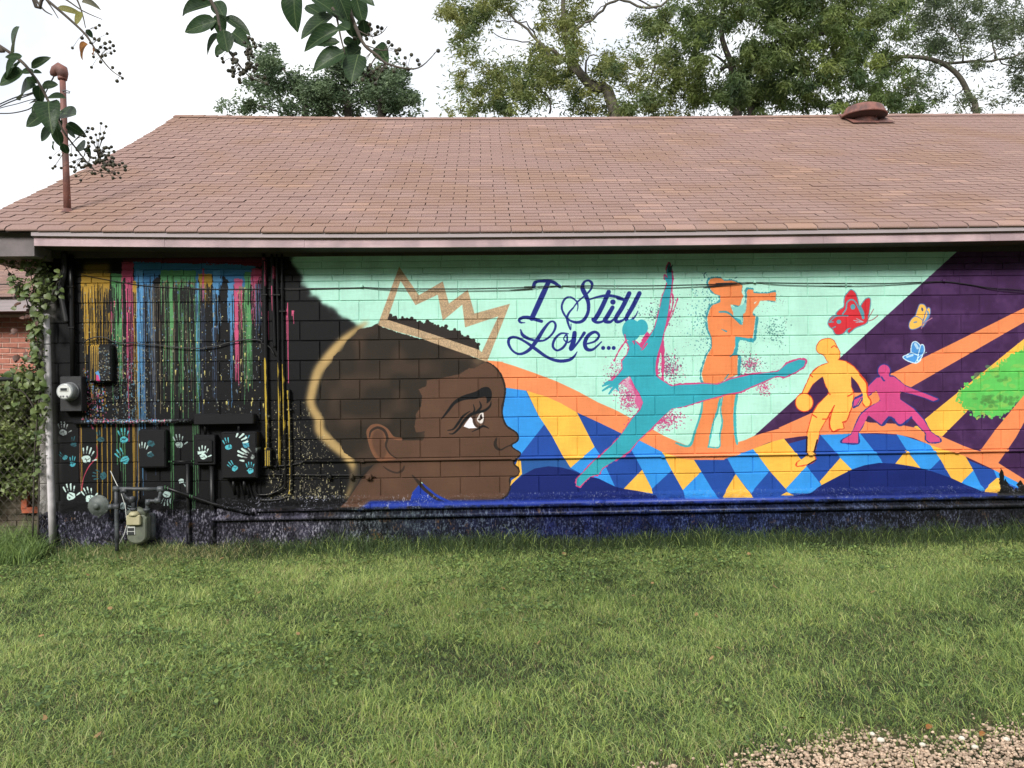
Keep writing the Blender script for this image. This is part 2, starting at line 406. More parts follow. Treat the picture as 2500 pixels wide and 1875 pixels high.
# wave
wu = list(map(tuple, unview('A', [(1700,1025),(1840,1035),(1950,1045)])))+list(map(tuple, unview('C', [(100,1050),(200,1080),(400,1150),(590,1222),(780,1312),(960,1410),(1120,1480),(1260,1555)])))+\
     list(map(tuple, unview('D', [(1300,655),(1400,712),(1500,755),(1590,792)])))+[(1685,1084),(1700,1086),(1800,1080)]+list(map(tuple, unview('G', [(560,745),(630,712),(760,672),(950,622),(1060,560),(1110,530)])))+[(2010,1000),(2080,1015)]+\
     list(map(tuple, unview('H', [(240,602),(450,612),(600,642),(700,680),(830,716),(1000,790),(1120,834),(1285,930),(1493,1060),(2000,1300)])))
wl = [(2600,1230)]+list(map(tuple, unview('H', [(1493,1112),(1350,1040),(1250,985),(1000,868),(870,832),(730,783),(600,728),(460,697),(300,687),(150,690),(0,697)])))+\
     list(map(tuple, unview('G', [(1160,702),(1000,716),(870,735),(750,765),(620,820),(500,862),(400,896),(390,905),(150,905),(0,890)])))+\
     list(map(tuple, unview('D', [(1500,880),(1380,840),(1190,743),(1050,690),(870,602),(690,520),(560,445),(450,395),(275,343),(115,320)])))+[(1150,940)]
poly('S', wu+wl, ORANGE)
# generic skyline silhouette at the far right
poly('O', [(760,800),(830,690),(905,650),(930,560),(925,400),(945,320),(958,275),(975,320),(1000,350),(1005,500),(1020,470),(1035,455),(1055,520),(1090,570),(1120,600),(1125,640),(1145,610),(1165,600),(1185,640),(1200,560),(1230,520),(1265,485),(1300,520),(1330,560),(1500,560),(1900,600),(1900,900),(1300,760)], (22,23,22), rough=1.0)
# ---- the black, sprayed side of the wall
bl = [(-200,500),(698,560),(700,625),(716,650),(736,672),(730,698),(758,724),(790,750),(815,776),(850,784),(885,802),(950,840),(950,1180),(905,1200),(850,1225),(820,1420),(-200,1420)]
poly('S', bl, BLACK, soft=5)
for _ in range(0):
    i = rng.random(); p = (700+190*i+rng.normal(0, 5), 640+165*i+rng.normal(0, 7)-10*math.sin(i*9)); disc('S', p, rng.uniform(3, 10), BLACK, alpha=0.35)
for _ in range(110):
    i = rng.random(); EP = np.array([(700,620),(712,655),(735,690),(766,722),(796,752),(828,772),(860,786)]); ii = i*6; j_ = int(ii); cx_, cy_ = EP[j_]*(1-ii+j_)+EP[min(j_+1, 6)]*(ii-j_)+rng.normal(0, 5, 2)+np.array([-6, 6]); r_ = rng.uniform(4, 11)
    poly('S', [(cx_+r_*math.cos(a), cy_+r_*.8*math.sin(a)) for a in np.linspace(0, 6.28, 9)[:-1]], BLACK, soft=rng.integers(2, 6), alpha=rng.uniform(.3, .8))
# grey-white strip of the corner, fading under black overspray
stroke('S', [(70,560),(92,900),(100,1100),(104,1400)], 75, (150, 146, 142), soft=8, sm=False)
poly('S', [(60,690),(140,700),(135,770),(125,800),(110,900),(60,900)], (128, 124, 120), soft=6)
stroke('S', [(120,560),(140,640),(175,700)], 60, BLACK, soft=8)
# gold halo
hl = list(map(tuple, unview('A', [(720,690),(600,775),(500,860),(420,950),(345,1045),(285,1130),(250,1230),(225,1330)])))+list(map(tuple, unview('B', [(215,480),(240,560),(290,640),(300,740),(380,830),(460,900),(540,970),(600,1060),(610,1130),(590,1220),(540,1340)])))
stroke('S', hl, [6,17,24,26,24,22,21,23,25,25,23,18,12,6], (176, 148, 98), soft=5, alpha=0.98)
# ---- head
neck = [(830,1000),(690,1150),(545,1375),(470,1440),(1110,1440),(1130,1300),(1185,1235),(1400,1000),(1100,800)]
poly('B', neck, SKIN)
poly('B', [(850,1000),(700,1140),(640,1230),(560,1290),(560,1130),(640,1040),(760,960)], (44, 40, 36), soft=7, alpha=0.8)
prof = [(1500,80),(1700,90),(1790,120),(1850,150),(1910,210),(1945,280),(1965,360),(1960,440),(1940,540),(1945,620),(1980,700),(2060,755),(2085,800),(2070,840),(2025,868),(2040,900),(2100,940),(2095,970),(2060,1000),(2045,1040),(2095,1090),(2102,1120),(2060,1157),(2010,1170),(2012,1250),(1990,1310),(1950,1345),(1900,1372),(1750,1402),(1560,1402),(1480,1375),(1340,1310),(1220,1210),(1130,1145),(900,1060),(700,900),(700,500),(1000,150)]
blue_tri = [(1095,1440),(1112,1385),(1130,1300),(1185,1235),(1235,1285),(1330,1368),(1450,1410),(1500,1450)]
poly('B', [(1095,1440),(1112,1385),(1130,1300),(1185,1235),(1300,1180),(1600,1300),(1700,1450)], (30,56,150))
poly('B', prof, SKIN)
stroke('B', prof[2:31], [2,4.5,4.5,4,4,3,4.5,3,4,4,2.5], (38,32,29), sm=True, jit=0.4)
stroke('B', [(1130,1145),(1190,1210),(1240,1270),(1340,1345),(1450,1395),(1560,1412)], [3,9,7,6,3], (48,38,33))
poly('D', [(195,945),(215,895),(238,915),(247,1020),(190,1075),(150,1118),(162,1070),(215,1035),(232,1000),(222,965)], YELLOW)
hair = [(1790,122),(1500,8),(1250,-72),(1000,-142),(860,-190),(815,-225),(760,-192),(650,-172),(610,-122),(550,-72),(510,-22),(520,18),(450,43),(415,88),(410,128),(350,188),(325,278),(310,368),(288,420),(285,490),(300,560),(335,625),(372,720),(405,790),(480,860),(515,940),(610,1000),(680,1075),(760,1060),(835,1015),(780,970),(750,900),(725,800),(720,730),(760,695),(850,690),(900,730),(950,790),(1000,812),(1060,850),(1130,882),(1200,860),(1240,795),(1242,742),(1205,760),(1165,758),(1148,700),(1165,640),(1160,600),(1210,520),(1220,430),(1187,370),(1255,340),(1262,288),(1400,270),(1560,232),(1630,185),(1690,180)]
poly('B', hair, HAIR, rough=0.8)
hm = vnoise(MH, MW, 40, 9)
msk = (np.abs(CV-np.array(HAIR)/255).sum(2) < 0.03)*np.clip((hm-0.45)*2.5, 0, 1)*0.5
CV[:] = CV*(1-msk[..., None])+np.array((78, 60, 48))/255*msk[..., None]
msk = (np.abs(CV-np.array(SKIN)/255).sum(2) < 0.03)*np.clip((vnoise(MH, MW, 60, 11)-0.45)*2, 0, 1)*0.35
CV[:] = CV*(1-msk[..., None])+np.array((104, 76, 58))/255*msk[..., None]
poly('B', [(1800,110),(1720,150),(1660,110),(1760,85)], (104,86,66), soft=3, alpha=0.6)
# ear
poly('B', [(718,745),(760,692),(830,683),(905,722),(965,795),(1040,812),(1000,900),(990,990),(900,1010),(840,1020),(785,975),(750,900),(725,810)], (112, 76, 56), sm=True)
poly('B', [(770,790),(800,740),(860,745),(880,830),(900,930),(860,1000),(800,940),(770,860)], (86,60,46), sm=True, soft=2)
poly('B', [(900,800),(1000,830),(1220,830),(1220,1010),(1000,1010),(920,950),(890,880)], SKIN)
stroke('B', [(745,800),(760,745),(820,715),(880,745),(905,810),(893,880),(930,950),(990,992)], [3,6,7,6,4,2], (48,38,32))
stroke('B', [(870,1065),(920,1100),(990,1122),(1040,1100),(1058,1062)], [2,4,4,6,3], (52,40,34))
# brow, eye, nose
poly('B', [(1390,637),(1440,562),(1500,482),(1580,430),(1700,390),(1760,355),(1810,350),(1840,380),(1847,430),(1832,472),(1800,497),(1800,460),(1780,437),(1700,457),(1600,467),(1520,502),(1460,572),(1410,627)], (20,20,22), sm=True)
poly('B', [(1655,618),(1615,668),(1592,705),(1640,722),(1735,717),(1695,680),(1672,640)], (222,220,226))
disc('B', (1728,640), 56, (62,46,38), ry=80, ang=0.0)
disc('B', (1735,640), 38, (98,76,64), ry=60)
poly('B', [(1765,573),(1740,590),(1712,640),(1725,665),(1745,678),(1765,665),(1774,615)], (214,208,204), sm=True)
poly('B', [(1752,592),(1738,612),(1745,640),(1765,632),(1758,612)], (40,30,28), sm=True)
poly('B', [(1720,640),(1735,652),(1752,645),(1740,630)], (70,50,42), sm=True)
EYEK = (20,20,22)
stroke('B', [(1840,475),(1830,520),(1780,562),(1700,582),(1650,602),(1590,662),(1550,722),(1500,768),(1462,770)], [1.5,5,6.5,7,7,6,4,1.5], EYEK)
stroke('B', [(1650,567),(1590,610),(1540,680),(1500,728),(1448,740)], [1.5,5,6,4,1.5], EYEK)
stroke('B', [(1680,508),(1690,560),(1660,606)], [1.5,4,5], EYEK); stroke('B', [(1735,478),(1748,530),(1700,582)], [1.5,5,5], EYEK)
stroke('B', [(1668,752),(1730,722),(1770,702),(1820,722)], [1.5,4,5,1.5], EYEK)
stroke('B', [(1888,812),(1876,860),(1892,900),(1930,914),(1975,890),(2030,868)], [4,8,7,4,3,3], (42,34,30))
# crown
HT = [(905,668),(905,640),(930,630),(965,645),(990,640),(1005,665),(1040,650),(1090,655),(1130,655),(1150,675),(1200,690),(1220,705),(1270,680),(1310,695),(1330,725),(1360,715),(1390,740),(1430,725),(1455,760),(1510,760),(1560,770),(1580,810),(1630,820),(1680,850),(1725,890),(1735,940),(1730,960),(1400,850),(1200,790)]
poly('A', HT, (44,38,35), sm=True)
for p in HT[1:25]: disc('A', np.array(p)+rng.normal(0, 4, 2), rng.uniform(10, 20), (44,38,35))
poly('A', [(835,670),(1012,188),(1190,445),(1405,320),(1460,520),(1630,395),(1690,610),(2010,522),(1805,1042),(1735,1002),(1905,635),(1605,735),(1580,530),(1405,675),(1360,440),(1160,535),(1025,315),(905,668)], GOLD)
poly('A', [(820,712),(840,662),(915,668),(1210,762),(1400,825),(1735,938),(1810,1010),(1795,1045),(1740,1020),(1500,938),(1300,868),(1210,832),(1000,775),(850,725)], GOLD)
gm = (np.abs(CV-np.array(GOLD)/255).sum(2) < 0.03)*np.clip((vnoise(MH, MW, 2.2, 21)-0.5)*2, -1, 1)
CV[:] = np.clip(CV+gm[..., None]*np.array((.11, .09, .07)), 0, 1)
# ---- lettering
def ink(pts, w): stroke('C', pts, w, INK)
ink([(378,368),(392,330),(440,318),(520,318),(570,335),(612,370)], [9,8,7,9,8,7]); ink([(512,330),(470,420),(415,540),(362,655)], [11,13,13,12]); ink([(300,692),(262,690),(250,665),(290,645),(350,650),(450,680)], [2,5,7,8,9,8])
ink([(770,588),(778,545),(765,500),(710,462),(660,480),(632,545),(650,610),(700,668),(770,690),(830,668),(868,600),(872,520),(850,450),(820,385),(832,330),(872,312),(904,340),(895,390),(845,445),(780,500),(735,560)], [1.5,3,4,4,5,5,5,5,7,8,8,9,11,11,6,5,7,5,4,4,3])
ink([(735,560),(700,600),(680,650),(695,715),(712,755),(716,705)], [4,5,6,5,3,2])
ink([(862,492),(950,462),(1050,448),(1150,465),(1215,495)], [3,5,7,6,3])
ink([(1055,415),(1000,540),(940,650),(915,665),(950,690),(1010,675),(1050,620)], [11,11,11,9,7,5,3]); ink([(1090,555),(1040,640),(1020,675),(1070,685),(1120,640)], [10,11,10,7,3]); disc('C', (1093,506), 24, INK)
ink([(1240,428),(1180,550),(1120,650),(1135,685),(1190,665),(1220,620)], [11,11,10,8,5,3]); ink([(1332,428),(1275,540),(1215,650),(1240,680),(1290,640),(1318,588)], [11,11,10,8,4,2])
ink([(1140,470),(1200,495)], [9,3])
ink([(262,755),(285,808),(370,848),(470,852),(545,795),(577,725),(560,684),(522,690),(468,755),(405,855),(335,940),(255,975),(190,945),(154,880),(165,832),(225,826),(310,868),(400,932),(500,1002),(600,1036),(690,1030),(740,1000),(770,955)], [3,8,6,5,5,6,5,5,8,10,8,6,5,7,7,6,6,8,7,8,8,6,2])
ink([(690,792),(625,790),(570,840),(552,905),(590,942),(645,915),(680,855),(675,800),(650,840),(690,870),(740,830)], [3,5,6,6,5,6,5,4,3,4,3]); ink([(748,785),(738,860),(715,930),(770,880),(835,785)], [11,12,10,5,8])
ink([(850,885),(930,860),(968,810),(930,776),(870,810),(840,875),(858,930),(915,932),(990,865)], [4,5,6,7,9,10,9,6,3])
for x in (1005, 1055, 1100): disc('C', (x, 920), 18, INK)
# ---- dancer
dn = [tuple(p) for p in unview('C', [(1600,165),(1620,230),(1626,300),(1615,400),(1603,500),(1590,600),(1570,700),(1545,800),(1530,870),(1500,960),(1480,1040),(1475,1120),(1482,1172),(1530,1210),(1620,1265),(1700,1252),(1900,1245)])]
dn += [tuple(p) for p in unview('E', [(200,1495),(300,1490),(450,1500),(600,1440),(830,1390),(1100,1360),(1200,1275),(1330,1228),(1400,1240),(1385,1300),(1300,1360),(1180,1415),(1090,1405),(950,1465),(820,1520),(700,1575),(550,1600)])]
dn += [tuple(p) for p in unview('D', [(1850,388),(1700,427),(1560,472),(1460,490),(1370,572),(1290,655),(1190,745),(1120,830),(1040,885),(900,970),(870,1022),(800,1040),(760,1075),(715,1120),(688,1112),(692,1060),(740,1010),(830,915),(900,860),(1020,740),(1080,660),(1140,570),(1205,500),(1228,440),(1200,370),(1160,310),(1120,225)])]
dn += [tuple(p) for p in unview('C', [(1180,1210),(1140,1250),(1125,1235),(1070,1235),(1140,1160),(1180,1110),(1175,1040),(1220,980),(1250,900),(1285,860),(1335,900),(1345,935),(1380,880),(1420,820),(1470,740),(1500,630),(1540,450),(1582,340),(1560,300),(1558,268),(1585,292),(1575,220),(1588,170)])]
DP = np.array(dn)
def outline(P, col, w, shift=(0, 0), v='S', jit=0.5): stroke(v, [tuple(np.array(p)+shift) for p in P], w, col, closed=True, sm=True, jit=jit)
for bx, n_, cs in (((1480,880,1530,960),260,[(190,90,140),(150,70,110)]), ((1508,925,1560,1010),420,[PINK,(176,80,130)]), ((1600,865,1665,935),420,[PINK,(120,70,110),(90,80,100)]), ((1575,1000,1665,1050),520,[PINK,(170,70,120)]),
                   ((1800,865,1860,915),260,[PINK,(90,90,100)]), ((1845,930,1885,965),120,[PINK]), ((1560,735,1660,800),160,[(50,110,110),(90,60,90)]), ((1690,690,1780,860),420,[(70,140,150),(60,110,120)]), ((1860,780,1925,840),120,[(60,110,110)])):
    specks('S', bx, n_, cs, r=(0.6, 2.6), gauss=True)
specks('S', (1490,700,1920,960), 900, [(70,120,120),(120,90,110)], r=(0.3, 1.2))
for pts, w in (([(1613,750),(1608,800),(1590,830),(1570,845)],4), ([(1640,705),(1643,740),(1632,780),(1625,800)],3.5), ([(1655,728),(1640,770),(1625,800),(1632,790)],2), ([(1530,830),(1512,855),(1500,880)],4), ([(1500,920),(1488,935),(1487,930)],5)):
    stroke('S', pts, w, PINK, jit=0.8)
poly('C', [(1380,790),(1405,740),(1395,700),(1400,760),(1420,800),(1470,740),(1480,800),(1400,880),(1345,935),(1335,890)], PINK, rough=1.2)
poly('C', [(1240,1150),(1265,1200),(1330,1350),(1370,1380),(1360,1440),(1330,1480),(1290,1400),(1300,1350),(1240,1230)], PINK, rough=1.5)
poly('D', [(1040,290),(1120,220),(1160,330),(1230,400),(1215,500),(1170,480),(1150,400),(1100,320)], (205,120,160), rough=2, alpha=0.6)
outline(DP, PINK, 5.0, (0.5, -0.5), jit=1.2); outline(DP[8:14], PINK, 8, (2, 2), jit=1.5)
poly('S', dn, TEAL)
disc('C', (1260,760), 84, TEAL, ry=98); disc('C', (1350,735), 58, TEAL, ry=72)
stroke('C', [(1200,800),(1215,870),(1245,895),(1285,860),(1285,880),(1250,912),(1225,900)], 3, PINK)
poly('C', [(1215,860),(1260,850),(1290,900),(1250,960),(1235,900)], TEAL)
for f in ([(1120,1235),(1060,1240),(1000,1262)], [(1120,1245),(1055,1270),(1000,1305)], [(1125,1255),(1090,1290),(1058,1332)], [(1130,1250),(1130,1280),(1142,1302)], [(1110,1235),(1060,1225),(1020,1240)]):
    stroke('C', f, [8,6,4], TEAL)
for f in ([(1600,230),(1590,190),(1596,160)], [(1612,230),(1620,190),(1632,172)], [(1600,225),(1606,185),(1604,150)]): stroke('C', f, [5,3,1.5], (30,80,84))
stroke('C', [(1400,880),(1360,930),(1345,930)], 4, PINK); stroke('C', [(1290,860),(1320,900),(1350,930)], 3, TEAL)
# ---- figure with the camera (orange)
of = [(360,440),(350,400),(370,360),(430,345),(490,350),(525,380),(600,375),(680,400),(720,430),(710,500),(732,550),(715,570),(700,630),(680,650),(640,640),(590,635),(600,680),(620,720),(620,770),(720,860),(730,800),(725,740),(750,720),(760,680),(765,600),(770,540),(765,500),(780,470),(835,475),(840,510),(900,515),(990,515),(1060,500),(1082,503),(1078,600),(1000,590),(910,595),(890,640),(850,680),(830,720),(835,750),(862,760),(845,900),(830,995),(780,1000),(700,985),(640,980),(640,1080),(620,1150),(600,1190),(670,1180),(665,1300),(665,1392),(550,1440),(450,1492),(300,1480),(280,1380),(310,1270),(340,1180),(390,1100),(390,1000),(350,900),(340,780),(370,680),(400,640),(480,610),(480,540),(420,520),(380,480)]
OP = unview('E', of); TD = (58,140,152)
ORF = (220, 130, 80)
outline(OP, TD, 4, (-2.5, -1), jit=1.2); outline(OP[41:52], TD, 9, (4, 3), jit=1.0) if False else stroke('S', [tuple(p+np.array([4, 4])) for p in OP[41:53]], 7, TD, jit=1)
poly('E', [(640,990),(840,1000),(840,1050),(760,1020),(690,1010),(660,1100),(650,1150),(600,1200),(590,1180),(640,1100)], TEAL, rough=1)
poly('E', [(600,650),(640,660),(700,650),(760,600),(755,700),(720,760),(722,860),(640,780),(620,740)], (130,196,190), rough=1)
poly('E', [(630,770),(700,800),(722,862),(640,800)], TEAL)
poly('S', [tuple(p) for p in OP], ORF)
stroke('E', [(470,715),(540,715),(600,750),(700,850)], [4,5,4,2], TD); stroke('E', [(490,900),(545,925)], [1,4], TD); stroke('E', [(590,1195),(640,1150),(645,1100)], [3,4,2], TD); stroke('E', [(570,1390),(530,1440)], 3, TD)
poly('E', [(850,630),(880,595),(872,600),(845,615)], (190,220,210)); stroke('E', [(312,345),(305,310),(325,290)], 2.5, (60,110,112)); stroke('E', [(640,350),(660,340)], 2, (60,110,112))
poly('G', [(222,395),(380,388),(350,470),(305,590),(285,680),(265,800),(110,795),(150,700),(195,520)], ORF)
poly('G', [(385,378),(492,368),(478,560),(482,700),(497,780),(352,805),(362,700),(376,600),(368,480)], ORF)
poly('G', [(372,400),(378,430),(362,520),(375,590),(360,700),(352,800),(262,798),(290,690),(310,600),(345,490)], (168,222,206))
for pts, w in (([(215,430),(205,520),(160,660),(110,790),(0,768)],[4,6,5,6,4]), ([(360,410),(335,520),(305,600),(285,690),(264,800)],[5,5,4,4,3]), ([(378,400),(364,500),(376,600),(358,700),(352,800),(264,800)],[4,3,4,3,3,3]), ([(497,370),(480,480),(478,600),(484,700),(497,775)],[6,7,7,6,5])):
    stroke('G', pts, w, TD if False else (64,164,168), jit=0.6)
P_ = unview('E', [(0,1500)])
# dancer's thigh lies over him: repaint that leg
leg = [tuple(p) for p in unview('C', [(1482,1172),(1530,1210),(1620,1265),(1700,1252),(1900,1245)])]+[tuple(p) for p in unview('E', [(200,1495),(300,1490),(450,1500),(600,1440),(830,1390),(1100,1360),(1200,1275),(1330,1228),(1400,1240),(1385,1300),(1300,1360),(1180,1415),(1090,1405),(950,1465),(820,1520),(700,1575),(550,1600)])]+[tuple(p) for p in unview('D', [(1850,388),(1700,427),(1560,472),(1460,490),(1300,430)])]
stroke('S', leg[1:14], [4,6,5,5,6,5,6,4], PINK, jit=0.8); stroke('S', leg[14:25], [4,5,6,5,6,5,4], PINK, jit=0.8)
poly('S', leg, TEAL)
# ---- ball player (yellow)
yp = [(1245,100),(1235,120),(1160,150),(1100,205),(1060,290),(1025,370),(1065,365),(1110,290),(1190,228),(1215,300),(1245,362),(1150,460),(1110,530),(1085,620),(1065,700),(1060,870),(985,925),(982,955),(1070,940),(1130,905),(1120,850),(1150,740),(1165,670),(1210,590),(1262,500),(1285,468),(1262,540),(1250,600),(1255,645),(1275,675),(1310,655),(1360,650),(1350,600),(1380,590),(1430,460),(1440,370),(1420,310),(1420,225),(1480,290),(1515,370),(1515,440),(1540,475),(1575,462),(1580,430),(1555,380),(1550,290),(1500,220),(1440,150),(1370,105),(1300,95),(1325,60),(1300,20),(1250,30)]
YF, RO = (236,178,82), (204,66,40)
poly('G', [(1110,290),(1190,228),(1215,300),(1245,362),(1180,440),(1110,500),(1060,400)], (64,36,74)); poly('G', [(1420,225),(1480,290),(1515,360),(1440,360)], (64,36,74))
outline(unview('G', yp), RO, 3.6, jit=0.5)
hd = [(1522,1100),(1560,1030),(1640,1003),(1700,1022),(1730,1075),(1768,1150),(1765,1210),(1730,1245),(1650,1255),(1600,1180),(1540,1150)]
outline(unview('E', hd), RO, 3.4, jit=0.3)
poly('G', yp, YF); poly('E', hd, YF, sm=True)
outline(np.array([(1040+70*math.cos(a), 440+72*math.sin(a)) for a in np.linspace(0, 6.28, 20, endpoint=False)])/3.318+np.array([1650,850]), RO, 3, jit=0.2); disc('G', (1040,440), 68, YF, ry=70)
stroke('E', [(1680,1100),(1710,1080),(1740,1100)], 2.5, RO)
for a_, b_ in (((1190,575),(1225,575)), ((1225,575),(1285,465)), ((1380,590),(1350,600)), ((1235,365),(1250,375)), ((1395,390),(1430,370)), ((1090,215),(1108,232)), ((1110,540),(1140,560))): stroke('G', [a_, b_], 3, RO)
stroke('G', [(1245,560),(1250,640),(1280,678),(1330,655)], 3, RO)
for x in (1530, 1548, 1565): stroke('G', [(x-8,430),(x,468)], 1.5, RO)
stroke('G', [(1062,720),(1058,860)], 4, (40,24,40)); stroke('G', [(1118,850),(1145,745)], 4, (40,24,40)); stroke('G', [(1135,905),(1070,943)], 3, (40,24,40))
# ---- crouching player (pink)
pk = [(385,230),(440,232),(540,310),(700,370),(800,412),(760,430),(690,402),(590,372),(490,350),(490,415),(600,490),(680,580),(740,680),(810,730),(812,758),(730,765),(700,740),(700,690),(650,640),(580,560),(490,625),(410,560),(345,625),(235,545),(180,640),(150,690),(150,770),(20,765),(25,740),(95,700),(130,620),(170,540),(240,480),(330,425),(300,340),(235,382),(170,405),(130,470),(110,475),(118,420),(190,370),(240,300),(300,240),(340,235)]
PF, BO = (196,72,126), (44,56,122)
poly('H', [(235,545),(345,625),(410,560),(490,625),(580,560),(640,632),(450,612),(240,598)], (64,38,74))
outline(unview('H', pk), BO, 4.2, jit=0.4); disc('H', (360,185), 58, BO, ry=60)
poly('H', pk, PF); disc('H', (360,185), 48, PF, ry=52); poly('H', [(330,210),(395,210),(410,245),(330,250)], PF)
stroke('H', [(340,235),(355,260),(362,262)], 4, BO); stroke('H', [(125,405),(180,380)], 5, BO, jit=.5); stroke('H', [(120,470),(150,465),(185,410)], 3, BO); stroke('H', [(345,625),(410,560),(490,625),(580,560)], 5, BO, jit=.5)
# players' arm crosses in front
poly('G', [(1420,225),(1480,290),(1515,370),(1515,440),(1540,475),(1575,462),(1580,430),(1555,380),(1550,290),(1500,220)], YF); stroke('G', [(1490,215),(1548,290),(1553,380),(1580,430),(1572,465)], 3, RO)
# ---- butterflies
TB = (84,148,162)
for s_, c_ in ((6, TB), (0, RED)):
    wd_ = 5 if s_ else 0
    for w_ in ([(528,620),(550,580),(592,548),(600,470),(640,408),(668,402),(705,450),(735,590),(768,680),(630,645)], [(452,690),(480,645),(540,627),(640,642),(790,690),(690,735),(625,745),(580,790),(520,795),(492,752),(458,722)], [(742,560),(790,482),(826,482),(820,570),(795,690),(768,665)], [(800,690),(700,735),(655,770),(635,785),(640,750)]):
        if s_: outline(unview('F', w_), c_, 4.5, jit=.3)
        else: poly('F', w_, c_, sm=True)
stroke('F', [(580,615),(610,570),(620,510),(660,485),(700,515),(760,640)], 3.5, TB); stroke('F', [(460,690),(520,635),(630,630)], 3, TB); stroke('F', [(735,550),(760,600),(765,650)], 7, TB)
disc('F', (672,550), 22, TB, ry=25); disc('F', (545,684), 21, TB, ry=19); stroke('F', [(465,688),(495,686)], 2.5, TB); stroke('F', [(490,740),(515,728)], 2.5, TB)
for p in ((680,672),(705,655),(700,690)): stroke('F', [(765,685), p], 1.8, (150,170,180))
stroke('F', [(800,675),(858,570)], 1.5, (150,70,80)); stroke('F', [(800,680),(850,665),(900,628)], 1.8, (150,70,80))
for w_ in ([(1262,560),(1282,528),(1320,540),(1338,600),(1330,660),(1290,700),(1240,650)], [(1182,700),(1210,655),(1250,640),(1310,690),(1270,730),(1215,750),(1186,740)], [(1340,575),(1364,568),(1362,620),(1320,700),(1300,720)]):
    outline(unview('F', w_), (88,116,168), 4, jit=.3); poly('F', w_, (232,180,84), sm=True)
stroke('F', [(1345,590),(1350,630),(1310,700)], 4, (88,140,190)); disc('F', (1297,572), 9, (60,80,120), ry=18, ang=-.2); stroke('F', [(1225,690),(1245,685)], 4, (120,140,150)); stroke('F', [(1290,745),(1310,700),(1385,650)], 2.2, (170,120,140))
for w_ in ([(1208,885),(1240,868),(1280,905),(1300,960),(1270,1010),(1205,970)], [(1128,1003),(1165,985),(1205,968),(1280,1010),(1245,1050),(1175,1035)], [(1285,905),(1308,905),(1308,960),(1260,1035)]):
    outline(unview('F', w_), (196,222,236), 5, jit=.2); poly('F', w_, (72,140,205), sm=True)
stroke('F', [(1235,885),(1255,920)], 7, (170,205,230)); stroke('F', [(1160,1000),(1210,985)], 5, (170,205,230)); stroke('F', [(1235,1050),(1270,1000),(1335,960)], 1.5, (196,222,236))
# ---- drips and splashes on the black side
DC = dict(y=(172,136,52), p=(188,80,116), g=(84,142,90), b=(84,142,190), n=(72,92,124), w=(150,166,160), o=(122,110,86))
def drips(x0, x1, top, solid, lo, hi, n, col, w=(1.0, 4.0), alpha=0.9):
    w = (w[0]*.6, max(w[1]*.46, w[0]*.7)); n = int(n*1.35); solid = solid-6 if solid > top+14 else solid
    if solid > top: 
        q = [(x0, top)]+[(x1, top)]+[(x, solid+rng.uniform(-14, 14)) for x in np.linspace(x1, x0, max(int((x1-x0)/5), 3))]
        poly('S', q, DC[col], rough=1.2, alpha=0.92)
    for _ in range(n):
        x = rng.uniform(x0, x1); e = rng.uniform(lo, hi); ww = rng.uniform(*w)*rng.choice([0.6, 1, 1]); yy = np.linspace(solid-6, e, 7); e = solid+(e-solid)*(rng.random()**.15); yy = np.linspace(solid-6, e, 7)
        stroke('S', [(x+rng.normal(0, .5)+0.012*(y-solid), y) for y in yy], [ww*1.5, ww, ww*.8, ww*.7, ww*.55], DC[col], alpha=alpha, sm=False)
poly('S', [(300,622),(640,625),(640,650),(560,660),(480,650),(300,652)], (112,36,56), rough=2, alpha=.9)
poly('S', [(326,640),(560,645),(624,650),(622,684),(588,712),(560,690),(545,672),(540,700),(536,650),(505,640),(490,668),(478,702),(395,690),(392,668),(370,690),(330,700)], (58,112,160), rough=1.5)
poly('S', [(328,640),(620,650),(610,676),(400,664),(330,668)], (60,118,168), rough=1.5)
poly('S', [(205,640),(268,640),(268,690),(200,700)], (120,98,44), soft=5, alpha=.9); drips(198, 268, 668, 708, 770, 1010, 20, 'y', (1.2, 5)); drips(198, 268, 668, 700, 720, 840, 20, 'y', (1, 4)); drips(203, 214, 700, 720, 850, 870, 3, 'y', (6, 8)); drips(228, 236, 700, 720, 836, 850, 3, 'y', (5, 8))  # soft dull yellow block: eave shade and black overspray put into its colour
drips(269, 281, 735, 760, 800, 838, 4, 'p', (3, 5)); drips(272, 300, 668, 700, 830, 1020, 16, 'g', (2, 5)); drips(281, 298, 700, 760, 830, 860, 6, 'g', (3, 6)); drips(297, 326, 640, 690, 740, 990, 12, 'p', (1.5, 4)); drips(305, 312, 690, 700, 820, 1180, 2, 'p', (3, 5))
drips(324, 334, 685, 720, 780, 1330, 5, 'y', (1.5, 4)); drips(332, 350, 660, 716, 900, 1250, 8, 'b', (2.5, 6)); drips(336, 346, 700, 790, 900, 1010, 3, 'b', (5, 8)); drips(348, 372, 690, 700, 760, 940, 10, 'b', (1, 3)); drips(350, 380, 700, 700, 1000, 1200, 7, 'n', (1, 2)); drips(360, 400, 700, 700, 880, 1100, 8, 'o', (.8, 1.8))
drips(392, 478, 660, 700, 720, 800, 34, 'g', (.8, 3), .8); drips(394, 480, 690, 692, 760, 1000, 30, 'o', (.7, 1.8), .75); drips(396, 480, 700, 700, 900, 1050, 18, 'g', (.9, 2.2)); drips(414, 424, 660, 720, 790, 840, 5, 'g', (4, 7)); drips(414, 420, 700, 730, 980, 1250, 3, 'g', (2, 3))
drips(474, 486, 690, 700, 900, 1250, 7, 'g', (1, 2.4)); drips(476, 486, 690, 700, 900, 1050, 6, 'b', (1, 2.4)); drips(484, 518, 668, 700, 720, 760, 12, 'y', (1, 3), .7); drips(494, 499, 655, 690, 720, 752, 3, 'p', (2.5, 4)); drips(489, 500, 700, 700, 900, 1060, 3, 'n', (.9, 1.6))
